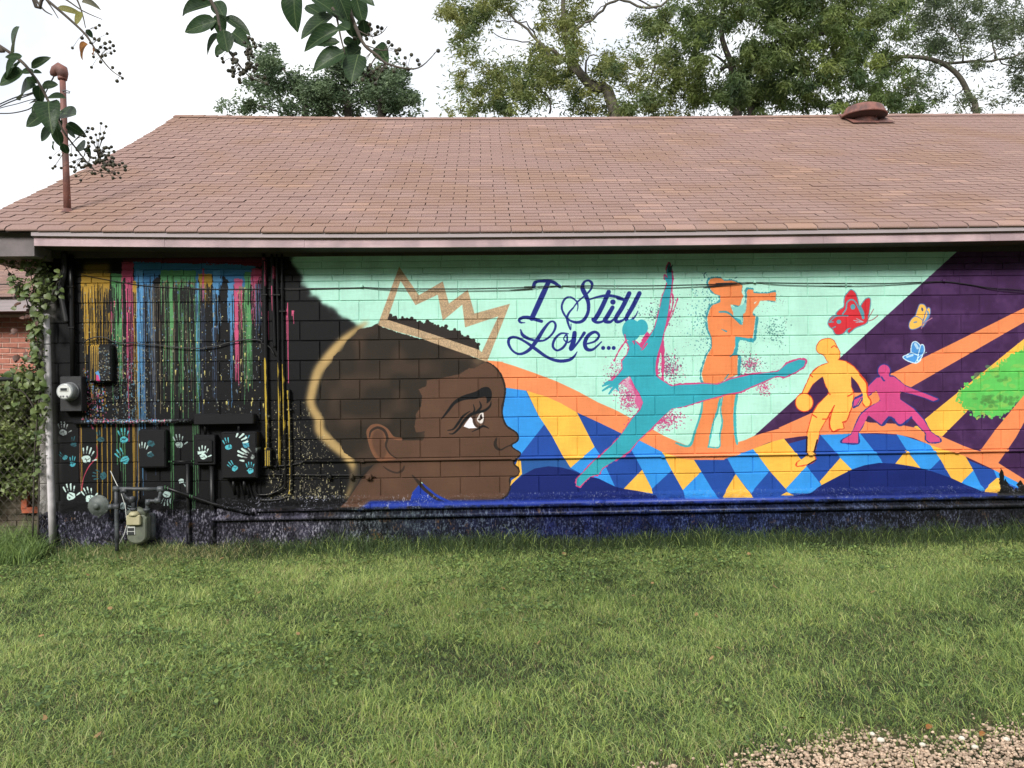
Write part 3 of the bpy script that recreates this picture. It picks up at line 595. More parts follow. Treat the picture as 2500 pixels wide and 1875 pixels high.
drips(519, 538, 660, 720, 760, 860, 10, 'b', (1.5, 5)); drips(516, 532, 800, 806, 900, 1010, 3, 'n', (1, 1.8)); drips(556, 570, 690, 740, 800, 840, 7, 'b', (3, 6)); drips(560, 570, 740, 800, 900, 1010, 4, 'b', (1, 2.5))
drips(572, 592, 680, 720, 780, 860, 9, 'p', (2, 5)); drips(574, 582, 700, 820, 880, 1010, 4, 'p', (3, 6)); drips(584, 600, 700, 705, 760, 1000, 8, 'o', (1, 2)); drips(597, 612, 664, 745, 840, 1010, 10, 'g', (2, 5)); drips(592, 614, 740, 745, 900, 1010, 6, 'g', (1, 2.4))
drips(613, 640, 655, 690, 720, 800, 14, 'p', (1.2, 3.5)); drips(622, 636, 700, 700, 800, 860, 7, 'n', (1, 3)); drips(642, 650, 630, 690, 760, 800, 4, 'p', (2, 4)); drips(664, 690, 650, 690, 700, 760, 8, 'p', (1, 3), .55)
for x, y0_, y1_, w_, c in ((667,770,915,2.5,'p'),(677,765,825,2,'p'),(703,740,935,2.2,'p'),(709,775,845,2,'p'),(699,770,830,1.8,'p'),(716,760,790,1.6,'p')): stroke('S', [(x,y0_),(x+.3,(y0_+y1_)/2),(x+1.2,y1_)], [w_*1.6,w_,w_*.8], DC[c])
poly('I', [(1320,940),(1322,900),(1350,880),(1415,878),(1385,940),(1330,955)], DC['p'], rough=1.2); stroke('I', [(1325,895),(1340,820),(1352,800),(1365,830),(1362,890)], [1.5,2.5,2,2,2], DC['p'])
specks('S', (225,840,280,935), 500, [(150,150,150),(110,120,120),(80,130,170),(180,160,110)], r=(.5,1.8), Y=-.1)
specks('S', (270,850,360,1030), 500, [(110,120,120),(90,130,150),(150,140,110)], r=(.4,1.6), drip=.2)
specks('S', (200,700,640,1010), 900, [(150,150,130),(190,180,120),(120,130,130),(90,120,150)], r=(.5,2.0), drip=.15)
specks('S', (200,900,260,1040), 300, [DC['p'],DC['b'],DC['y'],(150,150,150)], r=(.6,2.6), drip=.3)
stroke('S', [(283,832),(262,895),(235,935)], 1.2, (90,130,170)); poly('J', [(1030,1540),(1060,1520),(1085,1600),(1075,1659),(1040,1659),(1050,1600)], (90,150,205), Y=-.1, rough=1); poly('J', [(1040,1570),(1062,1570),(1080,1640),(1050,1659),(1040,1620)], (205,70,130), Y=-.1, rough=1)
for x in (224, 229, 234, 238): stroke('S', [(x,842),(x+.5,880),(x+rng.normal(0,1),935)], [3,1.8,1.2], DC['y'], Y=-.1)
for i in range(26):
    x, y = rng.uniform(385, 650), rng.uniform(830, 1000); stroke('S', [(x,y),(x,y+rng.uniform(4,12))], [rng.uniform(1.5,3.5),1], (190,180,110))
for x, y1_, c in ((198,1200,'y'),(236,1330,'y'),(248,1335,'y'),(261,1300,'y'),(271,1330,'y'),(324,1330,'y'),(327,1240,'y'),(335,1330,'n'),(416,1240,'g'),(422,1270,'g'),(471,1270,'g'),(476,1250,'g'),(299,1190,'g'),(304,1190,'g'),(285,1120,'g'),(292,1150,'g')):
    stroke('S', [(x,1035),(x+1.5,1130),(x+2.5,y1_)], [1.8,1.6,1.1] if c != 'y' else [2.4,2,1.4], DC[c], alpha=.8)
stroke('K', [(850,600),(855,700),(790,780),(740,880),(715,1000)], [1,2,2.5,1.5,3], (170,60,80)); stroke('K', [(705,450),(705,800),(715,1000)], 1.4, (140,100,80))
# black streaks eating into the thick colour, as in runs that parted
for x0_, x1_, ya, yb, n_ in ((200,300,690,820,42),(300,480,700,820,34),(330,400,660,700,10),(392,480,672,760,34),(484,640,690,780,22),(600,690,660,770,12)):
    for _ in range(n_):
        x, y = rng.uniform(x0_, x1_), rng.uniform(ya, ya+40); stroke('S', [(x,y),(x+rng.normal(0,.6),(y+yb)/2),(x+1,y+rng.uniform(30,yb-ya))], [rng.uniform(.5,1.5),rng.uniform(.8,2.6),.6], BLACK, sm=False)
poly('S', [(60,612),(690,612),(690,634),(500,630),(300,636),(200,642),(60,660)], BLACK, soft=6, alpha=.85)  # soft black band: eave shade and overspray painted across the wall top
for bx_ in ((213,841,272,933,-.095),(338,1050,405,1142,-.088),(473,1062,526,1135,-.11),(539,1055,628,1169,-.155),(472,1012,619,1035,-.13)):
    poly('S', [(bx_[0]-3,bx_[1]-2),(bx_[2]+3,bx_[1]-2),(bx_[2]+3,bx_[3]+2),(bx_[0]-3,bx_[3]+2)], (22,22,25), Y=bx_[4])
for y_ in (1031,): stroke('S', [(180,y_),(330,y_-.5),(474,y_-5)], 10, (27,27,30), Y=-.05)
specks('S', (200,1024,420,1034), 160, [DC['p'],DC['b'],(120,130,130),(120,130,130)], r=(.6,2.2), Y=-.05, drip=.3); specks('S', (300,1024,470,1034), 90, [(130,140,140)], r=(.5,1.5), Y=-.05)
specks('S', (240,850,268,930), 130, [(130,135,135),(90,130,150),(150,140,100)], r=(.5,1.8), Y=-.095)
for x, yb in ((222,925),(226,900),(231,928),(235,930),(239,905)): stroke('S', [(x,842),(x+.4,870),(x+.5,yb)], [3,1.6,1], DC['y'], Y=-.095)
poly('J', [(1030,1540),(1060,1520),(1085,1600),(1075,1659),(1040,1659),(1050,1600)], (84,138,188), Y=-.095, rough=1); poly('J', [(1040,1570),(1062,1570),(1080,1640),(1050,1659),(1040,1620)], (190,66,120), Y=-.095, rough=1)
for x_ in (645,650,664,676,681,689,693,706): stroke('S', [(x_,640),(x_+3,880),(x_+5,1100)], 8, BLACK, sm=False)
for x0_, ya, yb in ((649,640,700),(666,700,760),(655,760,830)): stroke('S', [(x0_,ya),(x0_+1,yb)], [2,3,1], DC['p'])
# yellow over the pipes (drawn again on them, since they share this map)
for x0_, ya, yb, w_ in ((649,875,1095,6),(680,885,1135,4),(691,890,1060,4),(705,955,1205,4)):
    stroke('S', [(x0_-2,ya),(x0_,(ya+yb)/2),(x0_+1,yb)], [w_*.6,w_,w_*.7], (176,150,52), Y=-.04, jit=1.0, alpha=.95)
for x_ in (650, 655, 659): stroke('S', [(x_,1100),(x_,1138)], 2, (176,150,60), Y=-.05)
for _ in range(1300):
    y_ = 1215-235*rng.random()**1.5; x_ = rng.uniform(650, 860)
    if x_ < 745+(y_-980)*.45+rng.normal(0, 12): specks('S', (x_,y_,x_+1,y_+1), 1, [(150,145,120),(110,105,90),(180,170,130)], r=(.3,1.5), drip=.1)
#; specks('S', (450,1180,760,1260), 1000, [(140,135,120),(120,120,110)], r=(.4,1.5), drip=.5)

# ---- hand prints
def hand(v, c, size, ang, col, alpha=1.0, Y=0.0, palm=1.0, fingers=5, heel=True):
    ca, sa = math.cos(ang), math.sin(ang)
    T = lambda x, y: (c[0]+(x*ca-y*sa)*size, c[1]+(x*sa+y*ca)*size)
    sc = size/VW[v][2]
    if heel:
        pp = [T(.36*math.cos(a)*(1+.12*rng.normal())*palm, .10+.30*math.sin(a)*(1+.12*rng.normal())*palm) for a in np.linspace(0, 2*math.pi, 12, endpoint=False)]
        poly(v, pp, col, sm=True, alpha=alpha, Y=Y)
        for _q in range(3):
            a_, b_ = rng.normal(0, .16, 2), rng.normal(0, .16, 2); q0, q1 = T(a_[0]-.12, .1+a_[1]), T(b_[0]+.12, .1+b_[1]); stroke(v, [q0, ((q0[0]+q1[0])/2, (q0[1]+q1[1])/2+rng.normal(0, 2)), q1], [sc*.02, sc*rng.uniform(.03, .08), sc*.02], (28,28,31), Y=Y, alpha=.85)
    for fx, fy, ln, an in ((-.34,-.30,.42,-.32),(-.13,-.38,.52,-.1),(.10,-.38,.5,.08),(.31,-.28,.38,.3),(.50,.10,.32,1.05))[:fingers]:
        a, b = T(fx, fy), T(fx+math.sin(an)*ln, fy-math.cos(an)*ln)
        mid = ((a[0]+b[0])/2, (a[1]+b[1])/2)
        if rng.random() < .5: stroke(v, [a, mid, b], [sc*.07, sc*.10, sc*.15, sc*.12], col, alpha=alpha, Y=Y)
        else: stroke(v, [mid, b], [sc*.10, sc*.16, sc*.12], col, alpha=alpha, Y=Y); stroke(v, [a, ((a[0]+mid[0])/2, (a[1]+mid[1])/2)], sc*.09, col, alpha=alpha*.6, Y=Y)
WHT, TQ, DT = (190,214,208), (78,172,186), (44,92,102)
hand('K',(555,480),92,0,(150,160,160),.85); hand('K',(650,590),70,.3,DT,.9,fingers=2); hand('K',(570,705),66,-.6,(66,140,150),.9,fingers=2); hand('K',(640,765),72,.2,(70,160,176),.95,fingers=3); hand('K',(765,715),108,.25,WHT,.95)
hand('K',(890,545),80,0,DT,.8,fingers=2); hand('K',(1090,545),100,-.05,TQ,.95,fingers=4); hand('K',(1095,720),108,-.5,TQ,.9,fingers=3); hand('K',(900,870),92,-1.4,DT,.9,fingers=4); hand('K',(620,1040),108,-.15,WHT,1); hand('K',(785,1060),100,-.35,WHT,1)
hand('K',(1258,660),90,.1,WHT,.9,Y=-.09,heel=False); hand('K',(1330,580),90,.2,DT,.9,Y=-.09,fingers=0); hand('K',(1325,680),80,.2,DT,.8,Y=-.09,fingers=0)
hand('L',(315,590),92,-.12,(150,170,165),.9); hand('L',(525,690),90,.1,WHT,1,Y=-.12); poly('L', [(475,655),(545,650),(550,665),(480,685)], WHT, Y=-.12, rough=1)
YD = -.16
hand('L',(748,610),82,-.2,TQ,1,Y=YD,fingers=3); hand('L',(908,590),84,.5,(70,140,160),1,Y=YD,fingers=2); hand('L',(955,700),100,-1.0,(190,205,200),.7,Y=YD,heel=True,palm=.6); hand('L',(800,800),76,-.6,TQ,1,Y=YD,fingers=3); hand('L',(940,820),76,0,TQ,1,Y=YD,fingers=4)
for a_, b_ in (((818,528),(828,503)),((845,535),(880,505)),((865,555),(905,535)),((880,580),(915,570)),((905,665),(868,635)),((880,680),(835,655)),((870,705),(835,690)),((850,735),(880,740))): stroke('L', [a_, b_], [3,5.5,5], WHT, Y=YD)
hand('L',(335,925),70,2.6,WHT,.9,fingers=2); hand('L',(205,1045),92,3.1,(170,196,190),.9); hand('K',(1100,1140),90,2.2,(150,170,170),.8)
for p, q in (((535,220),(640,270)),((540,270),(580,290)),((690,235),(660,290)),((560,200),(620,240))): stroke('K', [p, q], [2,3,1.5], (140,150,150), Y=-.12, jit=.8)
# ---- the blue splash of the lower pipes and the rough plinth
for (x0_, x1_, c, a_) in ((905,BIGX,(34,54,138),1),):
    poly('S', [(x0_,1222),(x0_-25,1240),(x0_-70,1262),(x0_-90,1300),(x1_,1300),(x1_,1205)], c, alpha=a_, soft=2)
yb0 = int((MZ1-.45)*PPM)
hz_, wz_ = MH-yb0, MW
base = np.zeros((hz_, wz_, 3), np.float32)
xw = MX0+np.arange(MW)/PPM
stops = [(-4.75,(56,56,72)),(-3.4,(52,52,66)),(-2.6,(62,60,74)),(-1.9,(72,70,86)),(-1.2,(52,58,64)),(-.4,(38,44,66)),(.6,(26,34,84)),(2.0,(24,38,92)),(3.2,(30,40,74)),(4.6,(38,40,50)),(6.5,(34,36,40))]
for ch in range(3): base[..., ch] = np.interp(xw, [s[0] for s in stops], [s[1][ch]/255 for s in stops])[None]
base *= (0.45+0.55*vnoise(hz_, wz_, 30, 31))[..., None]
sp = vnoise(hz_, wz_, 3.0, 33, sy=2.4)*.6+vnoise(hz_, wz_, 1.7, 34, sy=1.8)*.4
lt = np.clip((sp-.57)*8, 0, 1)*(0.3+0.9*vnoise(hz_, wz_, 60, 35)); lt = lt*np.interp(xw, [-4.75,-3,-1.5,0,3,6.5], [.65,.75,.8,.55,.42,.55])[None]
lc = np.zeros_like(base); ls = [(-4.75,(150,148,168)),(-1.8,(168,164,176)),(-.8,(140,158,156)),(.8,(150,160,190)),(3,(120,140,190)),(6.5,(150,150,165))]
for ch in range(3): lc[..., ch] = np.interp(xw, [s[0] for s in ls], [s[1][ch]/255 for s in ls])[None]
orng = np.clip((vnoise(hz_, wz_, 22, 36)-.74)*8, 0, 1)[..., None]; lc = lc*(1-orng)+np.array((150,104,60))/255*orng
base = base*(1-lt[..., None])+lc*lt[..., None]
dk = np.clip((sp-.36)*-8, 0, 1)[..., None]; base = base*(1-dk*.75)
zt = MZ1-(yb0+np.arange(hz_))/PPM; fade = np.clip(((0.50-zt)[:, None]-.07*vnoise(hz_, wz_, 14, 37))/0.05, 0, 1)[..., None]
CV[yb0:] = CV[yb0:]*(1-fade)+base*fade
# speckle over the pipes' zone above the plinth
z1_, z2_ = int((MZ1-.56)*PPM), yb0+8
sg = vnoise(z2_-z1_, MW, 2.4, 41, sy=1.3); a_ = np.clip((sg-.70)*7, 0, 1)*np.interp(xw, [-4.75,-3.2,-2.6,-1.6,-.5,2,6.5], [0,.1,.8,1,.9,.5,.8])[None]; a_ = a_*vnoise(z2_-z1_, MW, 40, 42); a_ = a_[..., None]
CV[z1_:z2_] = CV[z1_:z2_]*(1-a_)+np.array((158,160,176))/255*a_
# overall: slight unevenness of hand-rolled paint
CV[:] = np.clip(CV*(0.93+0.07*vnoise(MH, MW, 45, 51)+0.02*vnoise(MH, MW, 5, 52)+.035*vnoise(MH, MW, 26, 53, sy=.09)+.03*vnoise(MH, MW, 3.5, 54, sy=7))[..., None], 0, 1)
img = bpy.data.images.new('mural_paint', MW, MH, alpha=False)
buf = np.ones((MH, MW, 4), np.float32); buf[..., :3] = CV[::-1]
img.pixels.foreach_set(buf.ravel()); img.update(); img.pack()
def paint_mat(name, rough=0.55, bump=0.25, bscale=120, dist=0.004, bump2=0.0, spec=0.35):
    mt, t, b = new_mat(name)
    geo = t.nodes.new('ShaderNodeNewGeometry'); sp_ = t.nodes.new('ShaderNodeSeparateXYZ'); t.links.new(geo.outputs['Position'], sp_.inputs[0])
    a = t.nodes.new('ShaderNodeMapRange'); a.inputs['From Min'].default_value = MX0; a.inputs['From Max'].default_value = MX1; t.links.new(sp_.outputs['X'], a.inputs['Value'])
    c = t.nodes.new('ShaderNodeMapRange'); c.inputs['From Min'].default_value = 0; c.inputs['From Max'].default_value = MZ1; t.links.new(sp_.outputs['Z'], c.inputs['Value'])
    cb = t.nodes.new('ShaderNodeCombineXYZ'); t.links.new(a.outputs['Result'], cb.inputs['X']); t.links.new(c.outputs['Result'], cb.inputs['Y'])
    im = t.nodes.new('ShaderNodeTexImage'); im.image = img; im.extension = 'EXTEND'; t.links.new(cb.outputs[0], im.inputs['Vector'])
    n2 = noise_node(t, 3.0, 4, geo.outputs['Position']); mr = t.nodes.new('ShaderNodeMapRange'); mr.inputs['To Min'].default_value = .9; mr.inputs['To Max'].default_value = 1.08; t.links.new(n2.outputs['Fac'], mr.inputs['Value'])
    vm = t.nodes.new('ShaderNodeVectorMath'); vm.operation = 'SCALE'; t.links.new(im.outputs['Color'], vm.inputs[0]); t.links.new(mr.outputs['Result'], vm.inputs['Scale'])
    t.links.new(vm.outputs[0], b.inputs['Base Color']); b.inputs['Roughness'].default_value = rough; b.inputs['Specular IOR Level'].default_value = spec
    nb = noise_node(t, bscale, 5, geo.outputs['Position'], .65); bp = t.nodes.new('ShaderNodeBump'); bp.inputs['Strength'].default_value = bump; bp.inputs['Distance'].default_value = dist
    t.links.new(nb.outputs['Fac'], bp.inputs['Height']); t.links.new(bp.outputs['Normal'], b.inputs['Normal'])
    return mt
M_MURAL = paint_mat('mural_paint_on_masonry', .55, .5, 110, .006, spec=.16)
M_MPIPE = paint_mat('mural_paint_on_metal', .4, .25, 140, .003, spec=.3)
M_PLINTH = paint_mat('mural_paint_on_rough_render', .7, .9, 70, .02, spec=.15)

# ------------------------------------------------------------------ plain materials
M_SHINGLE = mat('asphalt_shingle', rgb(137,113,107), rgb(160,135,127), .95, 240, .5, 300, spec=.1, c3=rgb(146,120,108), scale3=.9)
def shingle_variant(src, name, attr):
    """brightness and hue of every shingle from its own colour (object colour or face attribute)"""
    mt = src.copy(); mt.name = name; t = mt.node_tree; b = t.nodes['Principled BSDF']; l = b.inputs['Base Color'].links[0]; out = l.from_socket
    if attr: a = t.nodes.new('ShaderNodeAttribute'); a.attribute_name = 'tint'; s_ = a.outputs['Fac']
    else:
        a = t.nodes.new('ShaderNodeObjectInfo'); sx = t.nodes.new('ShaderNodeSeparateColor'); t.links.new(a.outputs['Color'], sx.inputs[0]); s_ = sx.outputs[0]
    rp = t.nodes.new('ShaderNodeValToRGB'); e = rp.color_ramp.elements; e[0].position = 0; e[0].color = (.86,.84,.86,1); e[1].position = 1; e[1].color = (1.18,1.15,1.09,1)
    e2 = rp.color_ramp.elements.new(.72); e2.color = (1.0,.99,.97,1)
    mm = t.nodes.new('ShaderNodeMix'); mm.data_type = 'RGBA'; mm.blend_type = 'MULTIPLY'; mm.inputs['Factor'].default_value = 1
    t.links.new(s_, rp.inputs['Fac']); t.links.new(out, mm.inputs['A']); t.links.new(rp.outputs['Color'], mm.inputs['B']); t.links.new(mm.outputs['Result'], b.inputs['Base Color'])
    return mt
M_SH_OBJ, M_SH_ATTR = shingle_variant(M_SHINGLE, 'asphalt_shingle_single', False), shingle_variant(M_SHINGLE, 'asphalt_shingle_field', True)
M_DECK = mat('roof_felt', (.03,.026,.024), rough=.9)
M_FASCIA = mat('pink_painted_board', rgb(182,156,160), rgb(196,170,173), .6, 3, .35, 40, stretch=(.5,1,14), c3=rgb(160,138,142), scale3=2.2)
M_CROWN = mat('grey_painted_trim', rgb(152,142,144), rgb(166,154,156), .6, 4, .1, 40, stretch=(.5,1,10))
M_SOFFIT = mat('dark_soffit_paint', rgb(60,54,50), rgb(72,66,60), .8, 5)
M_BLACK = mat('black_paint', rgb(34,34,37), rgb(44,44,47), .5, 20, .15, 90)
M_WHITEPIPE = None
M_RUST = mat('rust_red_paint', rgb(112,72,64), rgb(132,88,78), .65, 14, .2, 60, c3=rgb(90,62,58), scale3=6)
M_RUSTSHADE = mat('rust_underside_shaded', rgb(60,42,38), rough=.8)  # darker copy of the rust paint, shade under the hood put into the colour
M_BRICK = mat('red_brick', rgb(164,104,88), rgb(184,120,100), .85, 22, .4, 120, obj_rand=.14)
M_BRICKA = mat('red_brick_field', rgb(164,104,88), rgb(184,120,100), .85, 22, .4, 120, obj_rand=.14, attr=True)
M_MORTAR = mat('pale_mortar', rgb(200,172,158), rough=.95, bump=.3)
M_OLDBRICK = mat('mossy_old_brick', rgb(92,80,66), rgb(70,66,50), .9, 14, .5, 90, c3=rgb(120,110,96), scale3=6, obj_rand=.2)
M_ORBRICK = mat('fresh_orange_brick', rgb(196,110,78), rgb(178,96,70), .9, 20, .4, 100)
M_STEEL = mat('weathered_galvanised', rgb(92,94,98), rgb(116,118,120), .55, 30, .2, 120, metal=.3)
M_GASPIPE = mat('grey_gas_pipe', rgb(62,66,70), rgb(84,88,90), .5, 24, .2, 100, c3=rgb(52,54,58), scale3=9)
M_REG = mat('grey_cast_regulator', rgb(76,82,80), rgb(94,100,96), .55, 18, .15, 100)
M_METER = mat('olive_grey_meter', rgb(84,90,78), rgb(102,108,92), .55, 12, .15, 90, c3=rgb(84,88,80), scale3=10)
M_CREAM = mat('cream_index_cover', rgb(158,152,118), rgb(172,166,134), .5, 10)
M_LABEL = mat('white_label', rgb(186,188,184), rough=.6); M_DARK = mat('dark_window', rgb(52,54,56), rough=.3)
M_GLASS = mat('meter_glass_cover', rgb(150,154,154), rgb(164,168,168), .18, 6, spec=.7)
M_MFACE = mat('meter_face', rgb(196,198,194), rough=.4)
M_WIRE = mat('black_cable', (.012,.012,.013), rough=.5)
M_SOIL = mat('soil_and_thatch', rgb(58,60,34), rgb(92,84,52), .95, 26, .6, 60, c3=rgb(44,50,26), scale3=2)

# ------------------------------------------------------------------ ground
g = MB(); n = 40
gx, gy = np.linspace(-60, 60, n), np.linspace(-30, 90, n)
me = MB().add([(-150,-60,-.02),(150,-60,-.02),(150,300,-.02),(-150,300,-.02)], [(0,1,2,3)])
tag(link('ground', me.mesh('ground', M_SOIL)), kind='structure')

# ------------------------------------------------------------------ roof profile (slope grows slightly towards the ridge)
EAVE_Y = -.45
def zoff(x): return .042*(np.clip(x, -6, 0)/4.4)**2+.022*(np.clip(x, 0, 7)/4.8)**2      # the old eave sags a little in the middle
EAVE_Z = float(at(1250, 567.4, EAVE_Y)[2])+.030
NROW, EXPO = 50, .1285
prof_ = [(EAVE_Y, EAVE_Z, math.radians(25.35))]
for i in range(NROW+1):
    y, z, th = prof_[-1]; th2 = math.radians(25.35+4.6*min((i+1)/NROW, 1)); prof_.append((y+EXPO*math.cos(th), z+EXPO*math.sin(th), th2))
RIDGE_Y, RIDGE_Z = prof_[NROW][0], prof_[NROW][1]
RX0 = float(at(430, 287, RIDGE_Y)[0]); RX1 = 11.5
WX0 = float(at(95, 1000, 0)[0]); WX1 = 11.2
print('eave z %.3f ridge %.3f %.3f rake x %.3f wall x %.3f' % (EAVE_Z, RIDGE_Y, RIDGE_Z, RX0, WX0))
bld = empty('painted_building', (0, 0, 0), 'long single storey block building with a colourful mural and brown shingle roof', 'building')
# wall
SOFF_Z = float(at(1250, 602, -.40)[2])-.005
wall = MB().box((WX0, .010, .40), (WX1, .22, 3.06)).obj('wall', M_MURAL, bld, label='block wall painted with a mural, black with paint drips at its left end')
BW, BH = .4064, .2032
LX, LZ = -1.686, .979+.002*1+CAM[2]                 # lattice of the joints (joint x in full rows, top of the highest full row below the wires)
LZ = .979+CAM[2]
def block_mesh(w, h, name, d=.05, e=.006):
    w2, h2 = w/2-.003, h/2-.003
    v = [(-w2,e,-h2),(w2,e,-h2),(w2,e,h2),(-w2,e,h2),(-w2+e,0,-h2+e),(w2-e,0,-h2+e),(w2-e,0,h2-e),(-w2+e,0,h2-e),(-w2,d,-h2),(w2,d,-h2),(w2,d,h2),(-w2,d,h2)]
    f = [(4,5,6,7),(0,1,5,4),(1,2,6,5),(2,3,7,6),(3,0,4,7),(8,9,1,0),(9,10,2,1),(10,11,3,2),(11,8,0,3)]
    return MB().add(v, f)
mb_full = block_mesh(BW, BH, 'b'); me_full = mb_full.mesh('concrete_block', M_MURAL)
me_half = block_mesh(BW/2, BH, 'h').mesh('half_block', M_MURAL)
BR = BH/3
me_thin = block_mesh(BW, BR, 't', e=.004).mesh('thin_block', M_MURAL)
rest = MB(); nb = 0
for r in range(-1, 10):                              # r = -1 is the row above the wires, r = 9 touches the plinth
    zc = LZ-BH*(r+.5); off = 0 if r % 2 == 0 else -.5
    j = int(math.floor((WX0-LX)/BW))-1
    while True:
        x0 = LX+(j+off)*BW; x1 = x0+BW; j += 1
        if x0 > 11.0: break
        if x1 < WX0+.05: continue
        dy = rng.normal(0, .0012); dx = rng.normal(0, .002)
        if x0 < WX0-.01:
            xa = WX0; w_ = x1-xa
            if w_ < .08: continue
            q = block_mesh(w_, BH, 'c'); o = link('concrete_block', q.mesh('cut_block', M_MURAL), wall, (xa+w_/2, dy, zc)); nb += 1; continue
        if x0 < 6.0 and nb < 298:
            link('concrete_block', me_full, wall, (x0+BW/2+dx, dy, zc), (rng.normal(0, .0015), rng.normal(0, .002), rng.normal(0, .0015))); nb += 1
        else: rest.add([(p[0]+x0+BW/2, p[1]+dy, p[2]+zc) for p in mb_full.v], mb_full.f)
rest.obj('block_field', M_MURAL, wall, kind='stuff')
zt_ = LZ+BH
for r in range(4):
    zc = zt_+BR*(r+.5); off = rng.uniform(0, 1) if r else .33
    j = int((WX0-LX)/BW)-2
    while True:
        x0 = LX+(j+off)*BW; j += 1
        if x0 > 6.6: break
        if x0 < WX0: continue
        link('thin_block', me_thin, wall, (x0+BW/2, rng.normal(0, .0008), zc))
# dark trim board between wall and soffit
ft = float(at(1250, 622, -.02)[2])
MB().box((WX0, -.035, ft), (WX1, .05, 3.10)).obj('frieze_board', M_SOFFIT, bld)
# rough plinth
nx, nz = 900, 46
X = np.linspace(WX0+.0, WX1, nx); Z = np.linspace(-.05, LZ-BH*10+.03, nz)
def nz2(shape, cell, seed): return vnoise(shape[0], shape[1], cell, seed)
rel = (nz2((nz, nx), 3.5, 61)*.5+nz2((nz, nx), 1.6, 62)*.5)
top_round = np.clip((Z[-1]-Z)/.03, 0, 1)**.5
V = np.zeros((nz, nx, 3)); V[..., 0] = X[None]; V[..., 1] = -.018*top_round[:, None]-.02*rel*top_round[:, None]-.004; V[..., 2] = Z[:, None]
V = V.reshape(-1, 3); idx = np.arange(nz*nx).reshape(nz, nx)
Fq = np.stack([idx[:-1, :-1], idx[:-1, 1:], idx[1:, 1:], idx[1:, :-1]], -1).reshape(-1, 4)
link('plinth', np_mesh('plinth', V, Fq, M_PLINTH, True), bld)
MB().box((WX0, .0, -.05), (WX1, .2, LZ-BH*10+.02)).obj('footing', M_PLINTH, bld)
# side and back walls
MB().box((WX0, .22, -.05), (WX0+.2, 11.0, 3.06)).add([(WX0+.01,.0,3.06),(WX0+.01,11.0,3.06),(WX0+.01,RIDGE_Y,RIDGE_Z-.12),(WX0+.2,.0,3.06),(WX0+.2,11.0,3.06),(WX0+.2,RIDGE_Y,RIDGE_Z-.12)], [(0,1,2),(3,5,4),(0,2,5,3),(1,4,5,2)]).obj('gable_wall', mat('whitewashed_side', rgb(150,144,138), rgb(130,124,118), .9, 6, .3), bld)
MB().box((WX0, 11.0, -.05), (WX1, 11.2, 3.06)).box((WX1-.2, .22, -.05), (WX1, 11.0, 3.06)).obj('rear_wall', M_OLDBRICK, bld)
# roof: deck follows the profile; rear slope mirrored
dv_, df_ = [], []
pr = [(p[0]+(.02 if i_ == 0 else 0), p[1]-.012) for i_, p in enumerate(prof_[:NROW+1])]; full = pr+[(2*RIDGE_Y-p[0], p[1]) for p in pr[::-1][1:]]
XS = np.linspace(RX0, RX1, 18)
for kx in range(17):
    xa_, xb_ = XS[kx], XS[kx+1]; o_ = len(dv_)
    for (y, z) in full:
        k_z = 1.0 if y < RIDGE_Y else 1.0
        za_, zb_ = z+zoff(xa_), z+zoff(xb_); dv_ += [(xa_, y, za_), (xb_, y, zb_), (xa_, y, za_-.03), (xb_, y, zb_-.03)]
    for i in range(len(full)-1):
        a = o_+i*4; df_ += [(a, a+1, a+5, a+4), (a+2, a+6, a+7, a+3)]
        if kx == 0: df_.append((a, a+4, a+6, a+2))
        if kx == 16: df_.append((a+1, a+3, a+7, a+5))
    df_.append((o_, o_+2, o_+3, o_+1))
roof = MB().add(dv_, df_).obj('roof', M_DECK, bld, label='brown asphalt shingle roof, its left slope edge slightly ragged')
TABW = .3048
tabx = float(at(1097, 567, EAVE_Y)[0])
def slab(w, l, t0=.008, t1=.0015):
    w2 = w/2
    return ([(-w2,0,0),(w2,0,0),(w2,l,0),(-w2,l,0),(-w2,0,t0),(w2,0,t0),(w2,l,t1),(-w2,l,t1)], [(4,5,6,7),(0,1,5,4),(1,2,6,5),(2,3,7,6),(3,0,4,7)])
sv, sf = slab(TABW-.008, EXPO+.02); me_sh = MB().add(sv, sf).mesh('shingle', M_SH_OBJ)
hh = .030                                            # the eave row curls down over the edge
cv_ = []
_c, _s = math.cos(prof_[0][2]), math.sin(prof_[0][2])
for (yy, zz, tk) in ((.0,-hh,0),(-.006,-hh*.45,0),(.0,-.008,0),(.022,.013,0),(EXPO+.02,.0015,1)):
    if not tk: yy, zz = yy*_c+zz*_s, -yy*_s+zz*_c
    cv_ += [(-TABW/2+.003, yy, zz), (TABW/2-.003, yy, zz)]
cf = [(2*i, 2*i+1, 2*i+3, 2*i+2) for i in range(4)]; nb0 = len(cv_)
cv_ += [(-TABW/2+.006,.012*_c-hh*_s,-.012*_s-hh*_c),(TABW/2-.006,.012*_c-hh*_s,-.012*_s-hh*_c)]; cf += [(nb0, nb0+1, 1, 0)]
me_eave = MB().add(cv_, cf, True).mesh('eave_shingle', M_SH_OBJ)
count = 0; fieldV, fieldF, tint = [], [], []
